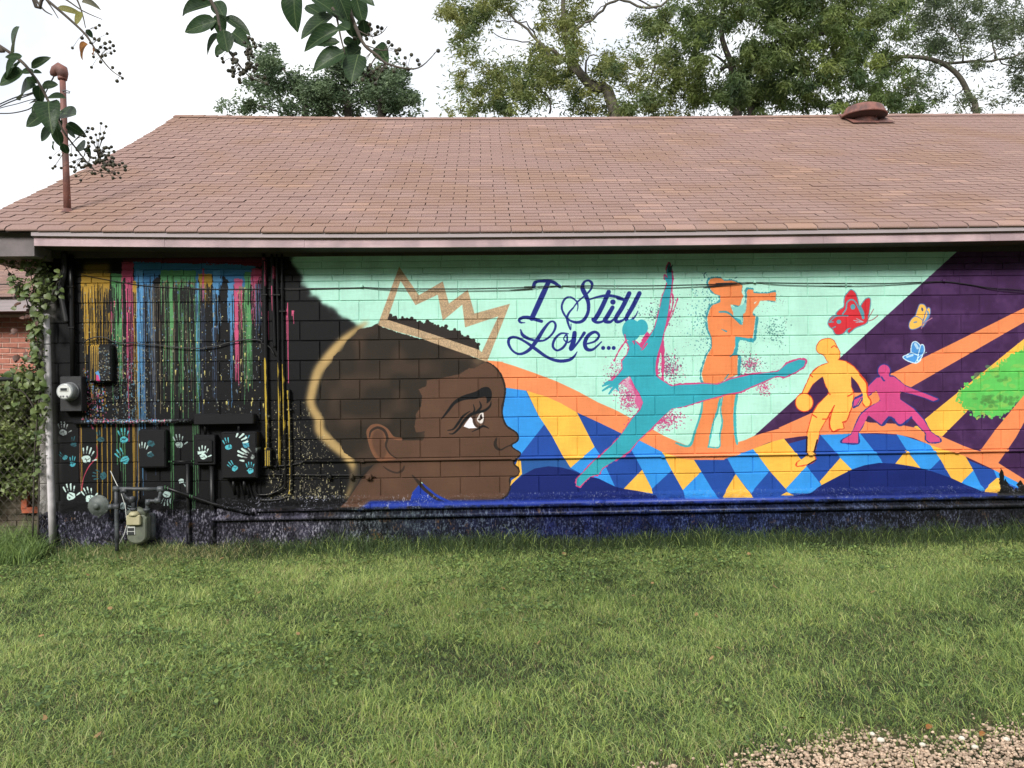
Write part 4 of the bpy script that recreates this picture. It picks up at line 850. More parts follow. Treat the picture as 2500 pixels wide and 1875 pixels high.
for i in range(NROW):
    y, z, th = prof_[i]; off = 0.0 if i % 2 == 0 else .5
    j = int((RX0-tabx)/TABW)-2; lane = rng.normal(0, .003)
    while True:
        x0 = tabx+(j+off)*TABW+lane; j += 1
        if x0 > RX1-.1: break
        rag = rng.normal(0, .012)
        if x0+TABW < RX0+.05: continue
        cut = max(RX0+rag*.6-x0, 0) if x0 < RX0 else 0
        w_ = TABW; tn = float(np.clip(rng.normal(.45, .13)+(.35 if rng.random() < .10 else 0), 0, 1)); xc = x0+TABW/2+rng.normal(0, .0012); ds = rng.normal(0, .0012)
        lift = .0
        if i == 27 and RX0+.2 < x0 < RX0+.75: lift = .010
        if i in (14, 31, 22) and abs(x0-{14: 4.2, 31: 1.7, 22: -2.4}[i]) < .5: lift = .005
        if rng.random() < .004: lift = .005
        px_vis = x0 < 6.3
        if count < 300 and px_vis and x0 > RX0:
            o = link('shingle', me_eave if i == 0 else me_sh, roof, (xc, y-ds, z+.001+lift+zoff(xc)), (th-lift*4+rng.normal(0, .006), 0, 0)); o.color = (tn, tn, tn, 1); count += 1
        else:
            c, s_ = math.cos(th-lift*4), math.sin(th-lift*4)
            src, fc = (cv_, cf) if i == 0 else (sv, sf)
            b0 = len(fieldV)
            for (a, b, cc) in src: fieldV.append((max(a, -TABW/2+cut)+xc, y-ds+b*c-cc*s_, z+.001+lift+b*s_+cc*c+zoff(xc)))
            fieldF += [tuple(q+b0 for q in f) for f in fc]; tint += [tn]*len(fc)
link('shingle_field', np_mesh('shingle_field', np.array(fieldV), np.array(fieldF), M_SH_ATTR, attr=np.array(tint)), roof)['kind'] = 'stuff'
x = RX0; 
me_cap = MB().add([(-.14,-.13,-.062),(.15,-.13,-.062),(.15,0,.012),(-.14,0,.006),(.15,.13,-.062),(-.14,.13,-.062),(-.14,-.13,-.07),(.15,-.13,-.07)], [(0,1,2,3),(3,2,4,5),(6,7,1,0)]).mesh('ridge_cap', M_SH_OBJ)
while x < RX1:
    o = link('ridge_cap', me_cap, roof, (x+.13, RIDGE_Y, RIDGE_Z+.014+zoff(x+.13)), (0, rng.normal(0, .01), 0)); o.color = (rng.uniform(.2, .7),)*3+(1,); x += .2
# eave boards
FX0 = float(at(82, 600, -.41)[0])
zt2 = EAVE_Z-hh+.016
ztr = float(at(1250, 578.5, -.43)[2]); zfb = float(at(1250, 602.3, -.40)[2])
tr_ = MB()
seg = FX0
def beam(x0, x1, y0, y1, z0, z1, n=6):
    xs = np.linspace(x0, x1, n); v, f = [], []
    for x in xs: d_ = float(zoff(x)); v += [(x, y0, z0+d_), (x, y1, z0+d_), (x, y1, z1+d_), (x, y0, z1+d_)]
    for i in range(n-1):
        a = i*4; f += [(a+q, a+4+q, a+4+(q+1) % 4, a+(q+1) % 4) for q in range(4)]
    f += [(0,1,2,3), (n*4-1, n*4-2, n*4-3, n*4-4)]
    return MB().add(v, f)
beam(FX0-.01, RX1, -.437, -.38, ztr, zt2, 40).obj('crown_trim', M_CROWN, bld)
cuts = [FX0, -3.1, -1.75, .9, 3.4, 5.1, 8.0, RX1]
for a, b in zip(cuts[:-1], cuts[1:]):
    yj = rng.normal(0, .001); beam(a+.001, b-.001, -.405+yj, -.375, zfb, ztr+.02, 8).obj('fascia_board', M_FASCIA, bld)
beam(FX0, RX1, -.375, .0, zfb+.012, zfb+.03, 40).obj('soffit', M_SOFFIT, bld)
# gable overhang: return box and rake board
zr = float(at(40, 628, -.3)[2])
MB().box((RX0+.03, -.36, zr), (FX0-.02, .9, ztr+.11)).obj('cornice_return', mat('grey_weathered_board', rgb(104,98,98), rgb(122,114,114), .8, 6, .2), bld)
rv = []
for k_ in range(0, NROW+1, 5):
    y, z, _ = prof_[k_]; rv += [(RX0+.035, y, z-.03), (RX0+.035, y, z-.2), (RX0+.06, y, z-.03), (RX0+.06, y, z-.2)]
rf = []
for k_ in range(len(rv)//4-1):
    a = k_*4; rf += [(a, a+4, a+5, a+1), (a+2, a+3, a+7, a+6), (a+1, a+5, a+7, a+3)]
MB().add(rv, rf).obj('rake_board', M_FASCIA, bld)

# ------------------------------------------------------------------ roof vent and service mast
def on_roof(px, py):
    d = ray(px, py); best = None
    for i in range(NROW):
        y0, z0, th = prof_[i]; y1, z1, _ = prof_[i+1]
        for q in (0, .5):
            y = y0+(y1-y0)*q; z = z0+(z1-z0)*q; t = (y-CAM[1])/d[1]; zz = CAM[2]+d[2]*t; z += float(zoff(CAM[0]+d[0]*t))
            if best is None or abs(zz-z) < best[0]: best = (abs(zz-z), np.array([CAM[0]+d[0]*t, y, z]), th)
    return best[1], best[2]
p, th = on_roof(2128, 303); k_ = (p[1]-CAM[1])/F_PX
vent = empty('roof_vent', tuple(p), 'rust red mushroom shaped vent near the ridge of the shingle roof', 'roof vent')
sc_ = k_; R_ = 55*sc_
base_y = p[1]+.16; cz = p[2]+.085*1.0
MB().add([(p[0]-.33,p[1]-.05,p[2]+.005),(p[0]+.36,p[1]-.05,p[2]+.005),(p[0]+.36,p[1]+.5,p[2]+.005+.55*math.tan(th)),(p[0]-.33,p[1]+.5,p[2]+.005+.55*math.tan(th)),(p[0]-.33,p[1]-.05,p[2]+.016),(p[0]+.36,p[1]-.05,p[2]+.016),(p[0]+.36,p[1]+.5,p[2]+.016+.55*math.tan(th)),(p[0]-.33,p[1]+.5,p[2]+.016+.55*math.tan(th))], [(4,5,6,7),(0,1,5,4),(1,2,6,5),(2,3,7,6),(3,0,4,7)]).obj('flashing', M_RUST, vent)
MB().lathe([(.205,-.06),(.205,.12),(.2,.15)], (p[0]-.02, p[1]+.22, p[2]+.03), n=28).obj('neck', M_RUST, vent)
MB().lathe([(.16,.12),(.26,.14),(R_-.01,.19),(R_-.005,.20),(.1,.21)], (p[0]-.02, p[1]+.22, p[2]+.0), n=36).obj('hood_underside', M_RUSTSHADE, vent)
MB().lathe([(R_-.015,.185),(R_+.004,.185),(R_+.004,.205),(R_-.02,.225),(R_-.045,.29),(R_-.075,.335),(R_-.12,.355),(.1,.365),(.01,.367)], (p[0]-.02, p[1]+.22, p[2]+.0), n=40).obj('hood', M_RUST, vent)
for a in (0.4, 1.9, 3.4, 5.2):
    c_ = np.array([p[0]-.02+.2*math.cos(a), p[1]+.22+.2*math.sin(a), p[2]+.1]); MB().tube([c_, c_+np.array([.1*math.cos(a), .1*math.sin(a), .12])], .008, 5).obj('bracket', M_RUST, vent)
p, th = on_roof(165, 515)
mast = empty('service_mast', tuple(p), 'rust red electric service mast with hooded top at the left end of the roof', 'service mast')
top = at(152.5, 188, p[1]); r_ = .5*15.5*(p[1]-CAM[1])/F_PX
MB().tube([p-np.array([0,0,.03]), p*.66+top*.34, p*.33+top*.67, top], [r_*1.12, r_, r_*.95, r_*.92], 14).obj('pole', M_RUST, mast)
MB().lathe([(.085,0),(.06,.012),(r_+.006,.05)], tuple(p-np.array([0,0,.025])), n=18).obj('roof_flashing', M_RUST, mast)
hc = top+np.array([-.018, 0, 0])
MB().lathe([(r_+.012,-.03),(r_+.014,.0)], tuple(top), n=16).obj('collar', M_RUST, mast)
hood = MB(); hp = []
for (dx, dz, rr) in ((.004,-.012,.046),(.002,.035,.056),(-.006,.068,.062),(-.035,.088,.062),(-.070,.068,.052),(-.098,.03,.036),(-.105,.012,.02)): hp.append((np.array([top[0]+dx, top[1], top[2]+dz]), rr))
hood.tube([q[0] for q in hp], [q[1] for q in hp], 14).obj('weatherhead', M_RUST, mast)
kn = at(161, 225, p[1]-.02)
MB().tube([kn+np.array([-.05,0,.01]), kn+np.array([.01,-.02,.012]), kn+np.array([.055,-.03,-.005]), kn+np.array([.05,-.03,-.02]), kn+np.array([-.01,-.02,-.01])], .006, 6).obj('wire_clamp', M_STEEL, mast)
def sag(a, b, s, n=12):
    a, b = np.array(a, float), np.array(b, float)
    return [a*(1-t)+b*t-np.array([0, 0, s*4*t*(1-t)]) for t in np.linspace(0, 1, n)]
hx = tuple(np.array([top[0]-.075, top[1], top[2]+.03]))
for i, (pl_, r) in enumerate((([(118,205),(79,226),(40,237),(0,254),(-80,292),(-300,380)],.0062), ([(112,215),(79,229),(40,243),(0,260),(-80,302),(-300,400)],.0062), ([(160,232),(120,236),(79,243),(40,254),(0,264),(-80,290),(-300,350)],.0042), ([(104,238),(78,262),(60,270),(30,276),(0,277),(-80,276),(-300,250)],.0062))):
    P = ([hx] if i != 2 else [])+[tuple(at(a, b, p[1]+.02*j)) for j, (a, b) in enumerate(pl_)]
    P = np.array(P); P2 = []
    for q in range(len(P)-1):
        p0, p1, p2, p3 = P[max(q-1,0)], P[q], P[q+1], P[min(q+2,len(P)-1)]
        for t in (0, .25, .5, .75): P2.append(.5*((2*p1)+(-p0+p2)*t+(2*p0-5*p1+4*p2-p3)*t*t+(-p0+3*p1-3*p2+p3)*t**3))
    MB().tube(P2+[P[-1]], r, 6).obj('service_drop_wire', M_WIRE, None, label=['upper black overhead wire running left from the mast head', 'second black overhead wire just below the uppermost one', 'thin bare overhead wire clamped below the mast head', 'lowest black overhead wire hooking down and left of the mast'][i], cat='wire', group='overhead service wires')

# ------------------------------------------------------------------ things fixed to the wall
M_WP, t_, b_ = new_mat('white_pipe_black_overspray')
geo = t_.nodes.new('ShaderNodeNewGeometry'); sx = t_.nodes.new('ShaderNodeSeparateXYZ'); t_.links.new(geo.outputs['Position'], sx.inputs[0])
nn = noise_node(t_, 9, 4, geo.outputs['Position']); ad = t_.nodes.new('ShaderNodeMath'); ad.operation = 'MULTIPLY_ADD'; ad.inputs[1].default_value = .05; t_.links.new(nn.outputs['Fac'], ad.inputs[0]); t_.links.new(sx.outputs['X'], ad.inputs[2])
mr = t_.nodes.new('ShaderNodeMapRange'); PXC = float(at(124, 1100, -.05)[0]); mr.inputs['From Min'].default_value = PXC+.02; mr.inputs['From Max'].default_value = PXC+.09; t_.links.new(ad.outputs[0], mr.inputs['Value'])
rp = t_.nodes.new('ShaderNodeValToRGB'); rp.color_ramp.elements[0].color = (*rgb(205,200,202), 1); rp.color_ramp.elements[1].color = (*rgb(60,60,66), 1); t_.links.new(mr.outputs['Result'], rp.inputs['Fac']); t_.links.new(rp.outputs['Color'], b_.inputs['Base Color']); b_.inputs['Roughness'].default_value = .5
ps = [at(*q, -.06) for q in ((112,772),(115,860),(118,950),(121,1100),(126,1230),(130,1325))]
MB().tube(ps, [.034,.034,.033,.034,.036,.037], 14).obj('standpipe', M_WP, None, label='white standpipe at the left wall corner with black overspray', cat='pipe')
sp = bpy.data.objects['standpipe']
MB().lathe([(.040,-.012),(.040,.012),(.03,.022)], tuple(ps[0]), n=14).obj('cap', M_WP, sp)
for yy in (840, 870): MB().lathe([(.038,-.005),(.038,.005)], tuple(at(114, yy, -.06)), n=14).obj('clamp', M_STEEL, sp)

def pipe(name, pts, r, label, cat='conduit', Y=-.03, m_=None, group=None, n=10, parent=None, smooth_=False):
    P = [at(q[0], q[1], q[2] if len(q) > 2 else Y) for q in pts]
    if smooth_:
        A_ = np.array(P); A2 = []
        for i in range(len(A_)-1):
            p0, p1, p2, p3 = A_[max(i-1,0)], A_[i], A_[i+1], A_[min(i+2,len(A_)-1)]
            for q in range(6):
                t = q/6; A2.append(.5*((2*p1)+(-p0+p2)*t+(2*p0-5*p1+4*p2-p3)*t*t+(-p0+3*p1-3*p2+p3)*t**3))
        P = A2+[A_[-1]]
    o = MB().tube(P, r, n).obj(name, m_ or M_MPIPE, parent)
    if label: tag(o, label, cat, group)
    return o, P
def straps(o, P, idxs, r, m_=None):
    for i in idxs: 
        q = P[i]; MB().box((q[0]-.03, q[1]-r-.004, q[2]-.008), (q[0]+.03, q[1]+.03, q[2]+.008), .002).obj('strap', m_ or M_MPIPE, o)
VG = 'black vertical conduits on the dark wall'
o, P = pipe('conduit', [(173,622),(174,700),(176,800),(178,925)], .024, 'thick black vertical conduit rising from the round electric meter to the eave', Y=-.05, group=VG); straps(o, P, (1, 2), .024)
for pts, r, lb in (([(644,620),(646,720),(649,880),(652,1010),(654,1098)],.019,'widest vertical conduit with yellow paint, ending in a square fitting'),
                   ([(664,622),(666,720),(669,790),(671,850)],.016,'short black conduit with pink paint right of the widest one'),
                   ([(675,620),(677,720),(680,900),(682,1050),(680,1120),(672,1143)],.010,'thin yellow splashed conduit bending left at its foot'),
                   ([(688,620),(689,760),(691,900),(694,1050),(696,1165),(690,1190),(660,1206),(632,1208)],.010,'thin conduit curving left under the breaker box'),
                   ([(704,958),(706,1000),(709,1080),(711,1160),(707,1203),(690,1217),(664,1221),(634,1221)],.011,'yellow splashed conduit starting low at a fitting and curving left')):
    o, P = pipe('conduit', pts, r, lb, Y=-.035, group=VG, smooth_=True); straps(o, P, (6,), r)
a = at(646, 1093, -.07); b = at(662, 1138, -.07); MB().box((a[0], -.085, b[2]), (b[0], .0, a[2]), .006).obj('conduit_fitting', M_MPIPE, None, label='small box fitting at the foot of the widest vertical conduit', cat='fitting')
a = at(700, 950, -.05); b = at(708, 975, -.05); MB().box((a[0], -.06, b[2]), (b[0], .0, a[2]), .006).obj('conduit_fitting', M_MPIPE, None, label='little yellow splashed fitting on top of the low right conduit', cat='fitting')
# low horizontal runs
HG = 'horizontal pipes along the foot of the wall'
z_ = lambda px, py, Y: float(at(px, py, Y)[2])
xl = float(at(740, 1124, -.02)[0]); zc = float(at(1250, 1119, -.02)[2])
o = MB().tube([(xl, -.02, zc), (WX1, -.02, zc)], .012, 10).obj('horizontal_conduit', M_MPIPE, None, label='slim conduit crossing the painted face at mouth height and running right', cat='conduit', group=HG)
for xx in np.arange(xl+.6, WX1, 1.55): MB().box((xx-.02, -.036, zc-.016), (xx+.02, .004, zc+.016), .003).obj('strap', M_MPIPE, o)
xl = float(at(625, 1243, -.05)[0]); zc = float(at(1250, 1231, -.05)[2])
o = MB().tube([(xl, -.05, zc), (WX1, -.05, zc)], .034, 14).obj('horizontal_pipe', M_MPIPE, None, label='upper and thicker of the two blue pipes along the wall foot', cat='pipe', group=HG)
for xx in np.arange(xl+1.1, WX1, 2.4): MB().tube([(xx-.06, -.05, zc), (xx+.06, -.05, zc)], .039, 14).obj('coupling', M_MPIPE, o)
xl = float(at(517, 1266, -.06)[0]); zc2 = float(at(1250, 1254, -.06)[2])
o = MB().tube([(xl, -.06, zc2), (WX1, -.06, zc2)], .024, 14).obj('horizontal_pipe', M_MPIPE, None, label='lower and thinner of the two blue pipes along the wall foot', cat='pipe', group=HG)
for xx in np.arange(xl+1.5, WX1, 2.9): MB().tube([(xx-.05, -.06, zc2), (xx+.05, -.06, zc2)], .028, 14).obj('coupling', M_MPIPE, o)
zc3 = float(at(1250, 1214, -.02)[2]); MB().tube([(float(at(660, 1232, -.02)[0]), -.018, zc3), (WX1, -.018, zc3)], .009, 8).obj('horizontal_conduit', M_MPIPE, None, label='thin conduit just above the two blue pipes', cat='conduit', group=HG)
pipe('cable', [(631,1142),(660,1139),(700,1136),(725,1132),(745,1125)], .006, 'short speckled cable from the breaker box to the slim conduit', 'cable', Y=-.025, smooth_=True)
o, P = pipe('cable', [(630,1160),(700,1159),(780,1160),(850,1160),(916,1163)], .006, 'speckled cable with three small clamp blocks beside the painted nape', 'cable', Y=-.02)
for (x_, w_) in ((803,12),(858,9),(900,14)):
    q = at(x_, 1164, -.03); MB().box((q[0]-w_/475, -.05, q[2]-.03), (q[0]+w_/475, .0, q[2]+.03), .008).obj('clamp_block', M_MPIPE, o); MB().lathe([(.012,-.02),(.012,.0)], (q[0], -.045, q[2]), 'y', 10).obj('clamp_bolt', M_MPIPE, o)
LG = 'loops of black cable under the breaker box'
for pts, lb in (([(622,1175),(625,1205),(650,1208),(672,1195),(688,1170),(693,1150)],'upper loop of black cable right of the breaker box'), ([(607,1180),(618,1215),(640,1235),(700,1234),(760,1232)],'lower black cable curving from the breaker box along the wall'), ([(585,1175),(594,1215),(606,1240),(618,1250)],'short black cable dropping from the breaker box to the pipe')):
    pipe('cable_loop', pts, .007, lb, 'cable', Y=-.03, group=LG, smooth_=True)
for x_, y0_, y1_, r, lb in ((458,1133,1330,.022,'black pipe dropping from the black rod to the plinth, left of the small box'), (517,1136,1330,.028,'wide black pipe under the small breaker box')):
    pipe('drop_pipe', [(x_,y0_),(x_+1,(y0_+y1_)/2),(x_+3,y1_)], r, lb, 'pipe', Y=-.05, group='black drop pipes')
pipe('conduit_rod', [(412,1127),(473,1126)], .009, 'short black rod between the flat box and the small breaker box', 'conduit', Y=-.05)
for x_, lb in ((501,'black stub pipe joining the small breaker box to the trough'), (583,'black stub pipe joining the big breaker box to the trough')):
    pipe('stub_pipe', [(x_,1030),(x_,1062)], .014, lb, 'pipe', Y=-.07, group='stub pipes under the trough')
pipe('gutter_pipe', [(180,1031),(250,1030),(330,1030),(400,1028),(474,1026)], .021, 'black horizontal pipe left of the trough, splashed with paint', 'pipe', Y=-.05)
pipe('diagonal_pipe', [(398,1188,-.16),(440,1203,-.12),(520,1230,-.07),(618,1254,-.05)], .019, 'speckled black pipe slanting down right from the gas meter', 'pipe')

def face_box(name, px0, py0, px1, py1, Y, label, cat, depth=None, bev=.008, m_=None, lid=None, group=None):
    a = at(px0, py0, Y); b = at(px1, py1, Y); c = empty(name, ((a[0]+b[0])/2, 0, b[2]), label, cat, group)
    MB().box((a[0], Y, b[2]), (b[0], .012, a[2]), bev).obj('case', m_ or M_MPIPE, c)
    if lid:
        x0, y0, x1, y1, d = lid; a2 = at(x0, y0, Y-d); b2 = at(x1, y1, Y-d); MB().box((a2[0], Y-d, b2[2]), (b2[0], Y-.001, a2[2]), min(.006, d*.45)).obj('door', m_ or M_MPIPE, c)
    return c, a, b
BG = 'black electrical boxes on the drip painted wall'
c, a, b = face_box('electrical_box', 213, 841, 272, 933, -.085, 'tall rounded black box with yellow drips below the slanting cable', 'electrical box', bev=.014, lid=(216,845,269,930,.012), group=BG)
for q in (.18, .85): MB().lathe([(.006,-.012),(.006,0)], (a[0]*(1-q)+b[0]*q, -.1, a[2]-.36), 'y', 8).obj('screw', M_STEEL, c)
c, a, b = face_box('electrical_box', 338, 1050, 405, 1142, -.08, 'flat square black box with faded blue hand prints', 'electrical box', lid=(341,1053,402,1139,.008), group=BG); MB().box((b[0]-.02, -.1, (a[2]+b[2])/2-.02), (b[0]-.01, -.085, (a[2]+b[2])/2+.02), .002).obj('latch', M_MPIPE, c)
c, a, b = face_box('electrical_box', 473, 1062, 526, 1135, -.10, 'small breaker box with one white hand print', 'electrical box', lid=(479,1075,519,1128,.016), group=BG)
c, a, b = face_box('electrical_box', 539, 1055, 628, 1169, -.145, 'big square breaker box covered in turquoise and white hand prints', 'electrical box', lid=(542,1058,625,1166,.012), group=BG); MB().box((b[0]-.03, -.172, (a[2]+b[2])/2-.03), (b[0]-.016, -.156, (a[2]+b[2])/2+.03), .003).obj('latch', M_MPIPE, c)
for x_ in (570, 596): q = at(x_, 1175, -.08); MB().tube([(q[0], -.08, q[2]+.02), (q[0], -.08, q[2]-.05), (q[0]+.01, -.05, q[2]-.14)], .017, 10).obj('cable_stub', M_MPIPE, c)
c, a, b = face_box('wireway_trough', 472, 1012, 619, 1035, -.13, 'long black metal trough above the two breaker boxes', 'cable trough', lid=(474,1013.5,617,1034,.004))
c, a, b = face_box('mounting_plate', 183, 1033, 232, 1041, -.02, 'small black mounting plate under the left end of the black pipe', 'plate', bev=.003)
# electric meter
c, a, b = face_box('electric_meter', 146, 919, 199, 1004, -.11, 'round grey electric meter on a tall black socket box', 'electric meter', m_=M_BLACK, bev=.006)
mc = at(172, 956, -.11); R0 = 22.5*(8.52)/F_PX
MB().lathe([(R0,.0),(R0,-.02),(R0*.96,-.022)], (mc[0], -.11, mc[2]), 'y', 30).obj('ring', M_STEEL, c)
MB().lathe([(R0*.90,-.02),(R0*.88,-.10),(R0*.84,-.118),(R0*.74,-.123)], (mc[0], -.11, mc[2]), 'y', 30).obj('cover', M_GLASS, c)
MB().lathe([(R0*.72,-.121),(R0*.70,-.126)], (mc[0], -.11, mc[2]), 'y', 26).obj('dial_face', M_MFACE, c)
MB().box((mc[0]-.045, -.242, mc[2]+.0), (mc[0]+.04, -.234, mc[2]+.042), .002).obj('display', M_LABEL, c)
MB().box((mc[0]-.033, -.2455, mc[2]+.008), (mc[0]+.03, -.242, mc[2]+.034), .001).obj('display_window', M_DARK, c)
for dx in (-.04, -.015, .02): MB().box((mc[0]+dx, -.241, mc[2]-.055), (mc[0]+dx+.014, -.235, mc[2]-.04), .001).obj('screw', M_STEEL, c)
# gas meter
GM = empty('gas_meter', tuple(at(330, 1335, -.25)*np.array([1,1,0])), 'olive grey gas meter with pipework and round regulator at the wall foot', 'gas meter')
Yg = -.24
A_ = lambda px, py, Y=Yg: at(px, py, Y)
a, b = A_(309,1258), A_(357,1328); w_ = b[0]-a[0]; h_ = a[2]-b[2]; xm = (a[0]+b[0])/2
mbm = MB(); outl = []
for q in range(9): an = math.pi*q/8; outl.append((xm-w_/2*math.cos(an), b[2]+.07-.07*math.sin(an)))
outl += [(xm+w_/2+.004, a[2]-.03), (xm+w_/2-.02, a[2]), (xm-w_/2+.02, a[2]), (xm-w_/2-.004, a[2]-.03)]
nO = len(outl)
for (yy, sc2) in ((Yg-.005,.90),(Yg+.008,1.0),(Yg+.055,1.02),(Yg+.06,1.08),(Yg+.075,1.08),(Yg+.08,1.02),(Yg+.15,1.0),(Yg+.165,.9)):
    cz_ = (a[2]+b[2])/2; mbm.v += [((x_-xm)*sc2+xm, yy, (z2-cz_)*sc2+cz_) for x_, z2 in outl]
for r in range(7): mbm.f += [(r*nO+q, r*nO+(q+1) % nO, (r+1)*nO+(q+1) % nO, (r+1)*nO+q) for q in range(nO)]
mbm.f += [tuple(range(nO-1, -1, -1)), tuple(7*nO+q for q in range(nO))]; mbm.sm = [False]*len(mbm.f)
mbm.obj('meter_case', M_METER, GM)
MB().tube([(a[0]-.0, Yg+.03, a[2]+.01), (xm, Yg+.05, a[2]+.035), (b[0], Yg+.03, a[2]+.01)], [.03,.045,.03], 12).obj('top_dome', M_METER, GM)
a2, b2 = A_(309,1258,Yg-.03), A_(343,1282,Yg-.03); MB().box((a2[0], Yg-.045, b2[2]), (b2[0], Yg+.0, a2[2]), .008).obj('index_cover', M_CREAM, GM)
MB().lathe([(.055,-.0),(.05,.02),(.03,.04)], ((a2[0]+b2[0])/2, Yg-.01, a2[2]-.005), n=16).obj('index_dome', M_CREAM, GM)
a2, b2 = A_(310,1285,Yg-.01), A_(330,1305,Yg-.01); MB().box((a2[0], Yg-.013, b2[2]), (b2[0], Yg-.004, a2[2]), .001).obj('index_plate', M_LABEL, GM)
for q in (0.12, .56): MB().box((a2[0]+.008, Yg-.0165, a2[2]-.085*(q)-.036), (b2[0]-.008, Yg-.0125, a2[2]-.085*q-.006), .001).obj('index_window', M_DARK, GM)
gp_ = lambda pts, r, nm='gas_pipe': MB().tube([A_(*q) for q in pts], r, 12).obj(nm, M_GASPIPE, GM)
gp_([(284,1194),(284,1230),(285,1290),(286,1345)], .020); gp_([(284,1194),(300,1193),(340,1194),(385,1194)], .019); gp_([(303,1196),(303,1208),(310,1216),(320,1220),(325,1228),(325,1250)], .019)
gp_([(393,1194),(392,1204),(389,1218),(380,1223),(368,1223),(361,1229),(359,1240),(358,1252)], .019); gp_([(262,1236),(285,1236)], .016)
for (px, py) in ((284,1194),(303,1198),(392,1194),(386,1222),(362,1226),(284,1236),(322,1219)): q = A_(px, py); MB().lathe([(.018,-.03),(.028,-.028),(.03,0),(.028,.028),(.018,.03)], tuple(q), 'z' if px in (362,322) else 'x', 12).obj('elbow', M_GASPIPE, GM)
for (px, py) in ((325,1243),(358,1244)): q = A_(px, py); MB().lathe([(.03,-.012),(.034,-.01),(.034,.01),(.03,.012)], tuple(q), 'z', 6).obj('union_nut', M_GASPIPE, GM)
q = A_(271, 1237); MB().lathe([(.026,-.02),(.03,-.018),(.03,.018),(.026,.02)], tuple(q), 'x', 6).obj('union_nut', M_GASPIPE, GM)
q = A_(241, 1234); MB().lathe([(.05,.06),(.075,.04),(.097,.022),(.097,.006),(.104,.004),(.104,-.006),(.097,-.008),(.085,-.022),(.055,-.038),(.032,-.046),(.028,-.062),(.022,-.07),(.008,-.073)], tuple(q), 'y', 30).obj('regulator', M_REG, GM)
MB().tube([q+np.array([0,.01,-.09]), q+np.array([0,.01,-.125])], .014, 8).obj('regulator_vent', M_REG, GM)
for i in range(8): an = i*math.pi/4+.2; MB().lathe([(.006,-.012),(.006,.0)], (q[0]+.1*math.cos(an)*.97, q[1]-.004, q[2]+.1*math.sin(an)*.97), 'y', 6).obj('bolt', M_REG, GM)
MB().tube([A_(270,1150,-.1), A_(280,1172,-.15), A_(296,1205,-.22), A_(306,1235,-.22), A_(310,1280,-.26), A_(303,1305,-.27), A_(291,1328,-.25)], .004, 6).obj('ground_wire', M_LABEL, GM)
a, b = at(359,1252,-.10), at(378,1318,-.10); o = MB().lathe([(.02,.0),(.04,.012),(.043,.05),(.043,abs(a[2]-b[2])-.03),(.03,abs(a[2]-b[2])-.008),(.014,abs(a[2]-b[2]))], ((a[0]+b[0])/2, -.09, b[2]), n=18).obj('drip_pot', M_GASPIPE, None, label='dark cylinder against the wall right of the gas meter', cat='cylinder')

# ------------------------------------------------------------------ cables strung on the wall
def cable(pts, r, lb, Y=-.02, g_='black cables strung along the wall'):
    return pipe('wall_cable', pts, r, lb, 'cable', Y=Y, m_=M_WIRE, group=g_, n=6, smooth_=True)
uv = lambda v, pts: [tuple(p) for p in unview(v, pts)]
c1 = uv('J', [(860,485),(1000,515),(1200,552),(1400,585),(1600,612),(1900,630),(2212,642)])+uv('I', [(300,645),(700,645),(1200,640),(1700,635),(2120,628)])+uv('A', [(680,373),(900,382),(1200,385),(1600,385),(1950,378),(2212,370)])+uv('C', [(300,368),(620,360),(900,358),(1400,358),(1800,350),(2212,340)])+uv('E', [(430,405),(850,396),(1300,402),(1900,405)])+uv('F', [(400,335),(900,338),(1250,328),(1500,322),(1700,345),(1900,378),(2100,390),(2300,408),(2700,440)])
cable(c1, .0034, 'long upper black cable strung across the whole mural', Y=-.010)
c2 = uv('I', [(1300,652),(1700,640),(2120,632)])+uv('A', [(680,376),(900,396),(1200,405),(1600,406),(2000,400),(2212,388)])+uv('C', [(150,400),(400,380),(620,362),(800,372),(1100,382),(1500,382),(1900,366),(2212,338)])+uv('E', [(300,448),(600,425),(850,398),(1100,420),(1500,432),(1900,432)])+uv('F', [(350,360),(700,362),(1050,350),(1300,335),(1500,325),(1750,355),(1950,395),(2212,420),(2700,455)])
cable(c2, .0032, 'lower companion cable sagging just below the long upper one', Y=-.012)
for (v, p) in (('I',(2135,620)),('C',(622,362)),('E',(850,396)),('F',(1490,318))):
    q = at(*unview(v, [p])[0], -.02); MB().box((q[0]-.012, -.034, q[2]-.006), (q[0]+.012, .003, q[2]+.022), .003).obj('cable_clip', M_MPIPE, bld)
c3 = uv('J', [(900,1225),(960,1185),(1050,1162),(1150,1172),(1220,1210),(1330,1235),(1420,1225),(1520,1238),(1700,1250),(1900,1275),(2212,1288)])+uv('I', [(420,1278),(560,1262),(700,1222),(850,1196),(960,1190),(1050,1205),(1060,1230),(1140,1270),(1190,1350)])
cable(c3, .006, 'sagging black cable at mid height of the drip painted wall', Y=-.03)
cable(uv('K', [(1100,0),(1060,90),(990,130),(900,170),(820,190),(750,160),(735,60),(740,-40)]), .004, 'thin wire looping beside the rounded black box', Y=-.03)
# hanging dark vine-covered bundle near the left corner
cable(uv('J', [(690,250),(700,450),(660,640),(680,800),(720,1010)]), .03, 'thick dark bundle of dead stems hanging beside the left conduit', Y=-.05, g_=None)
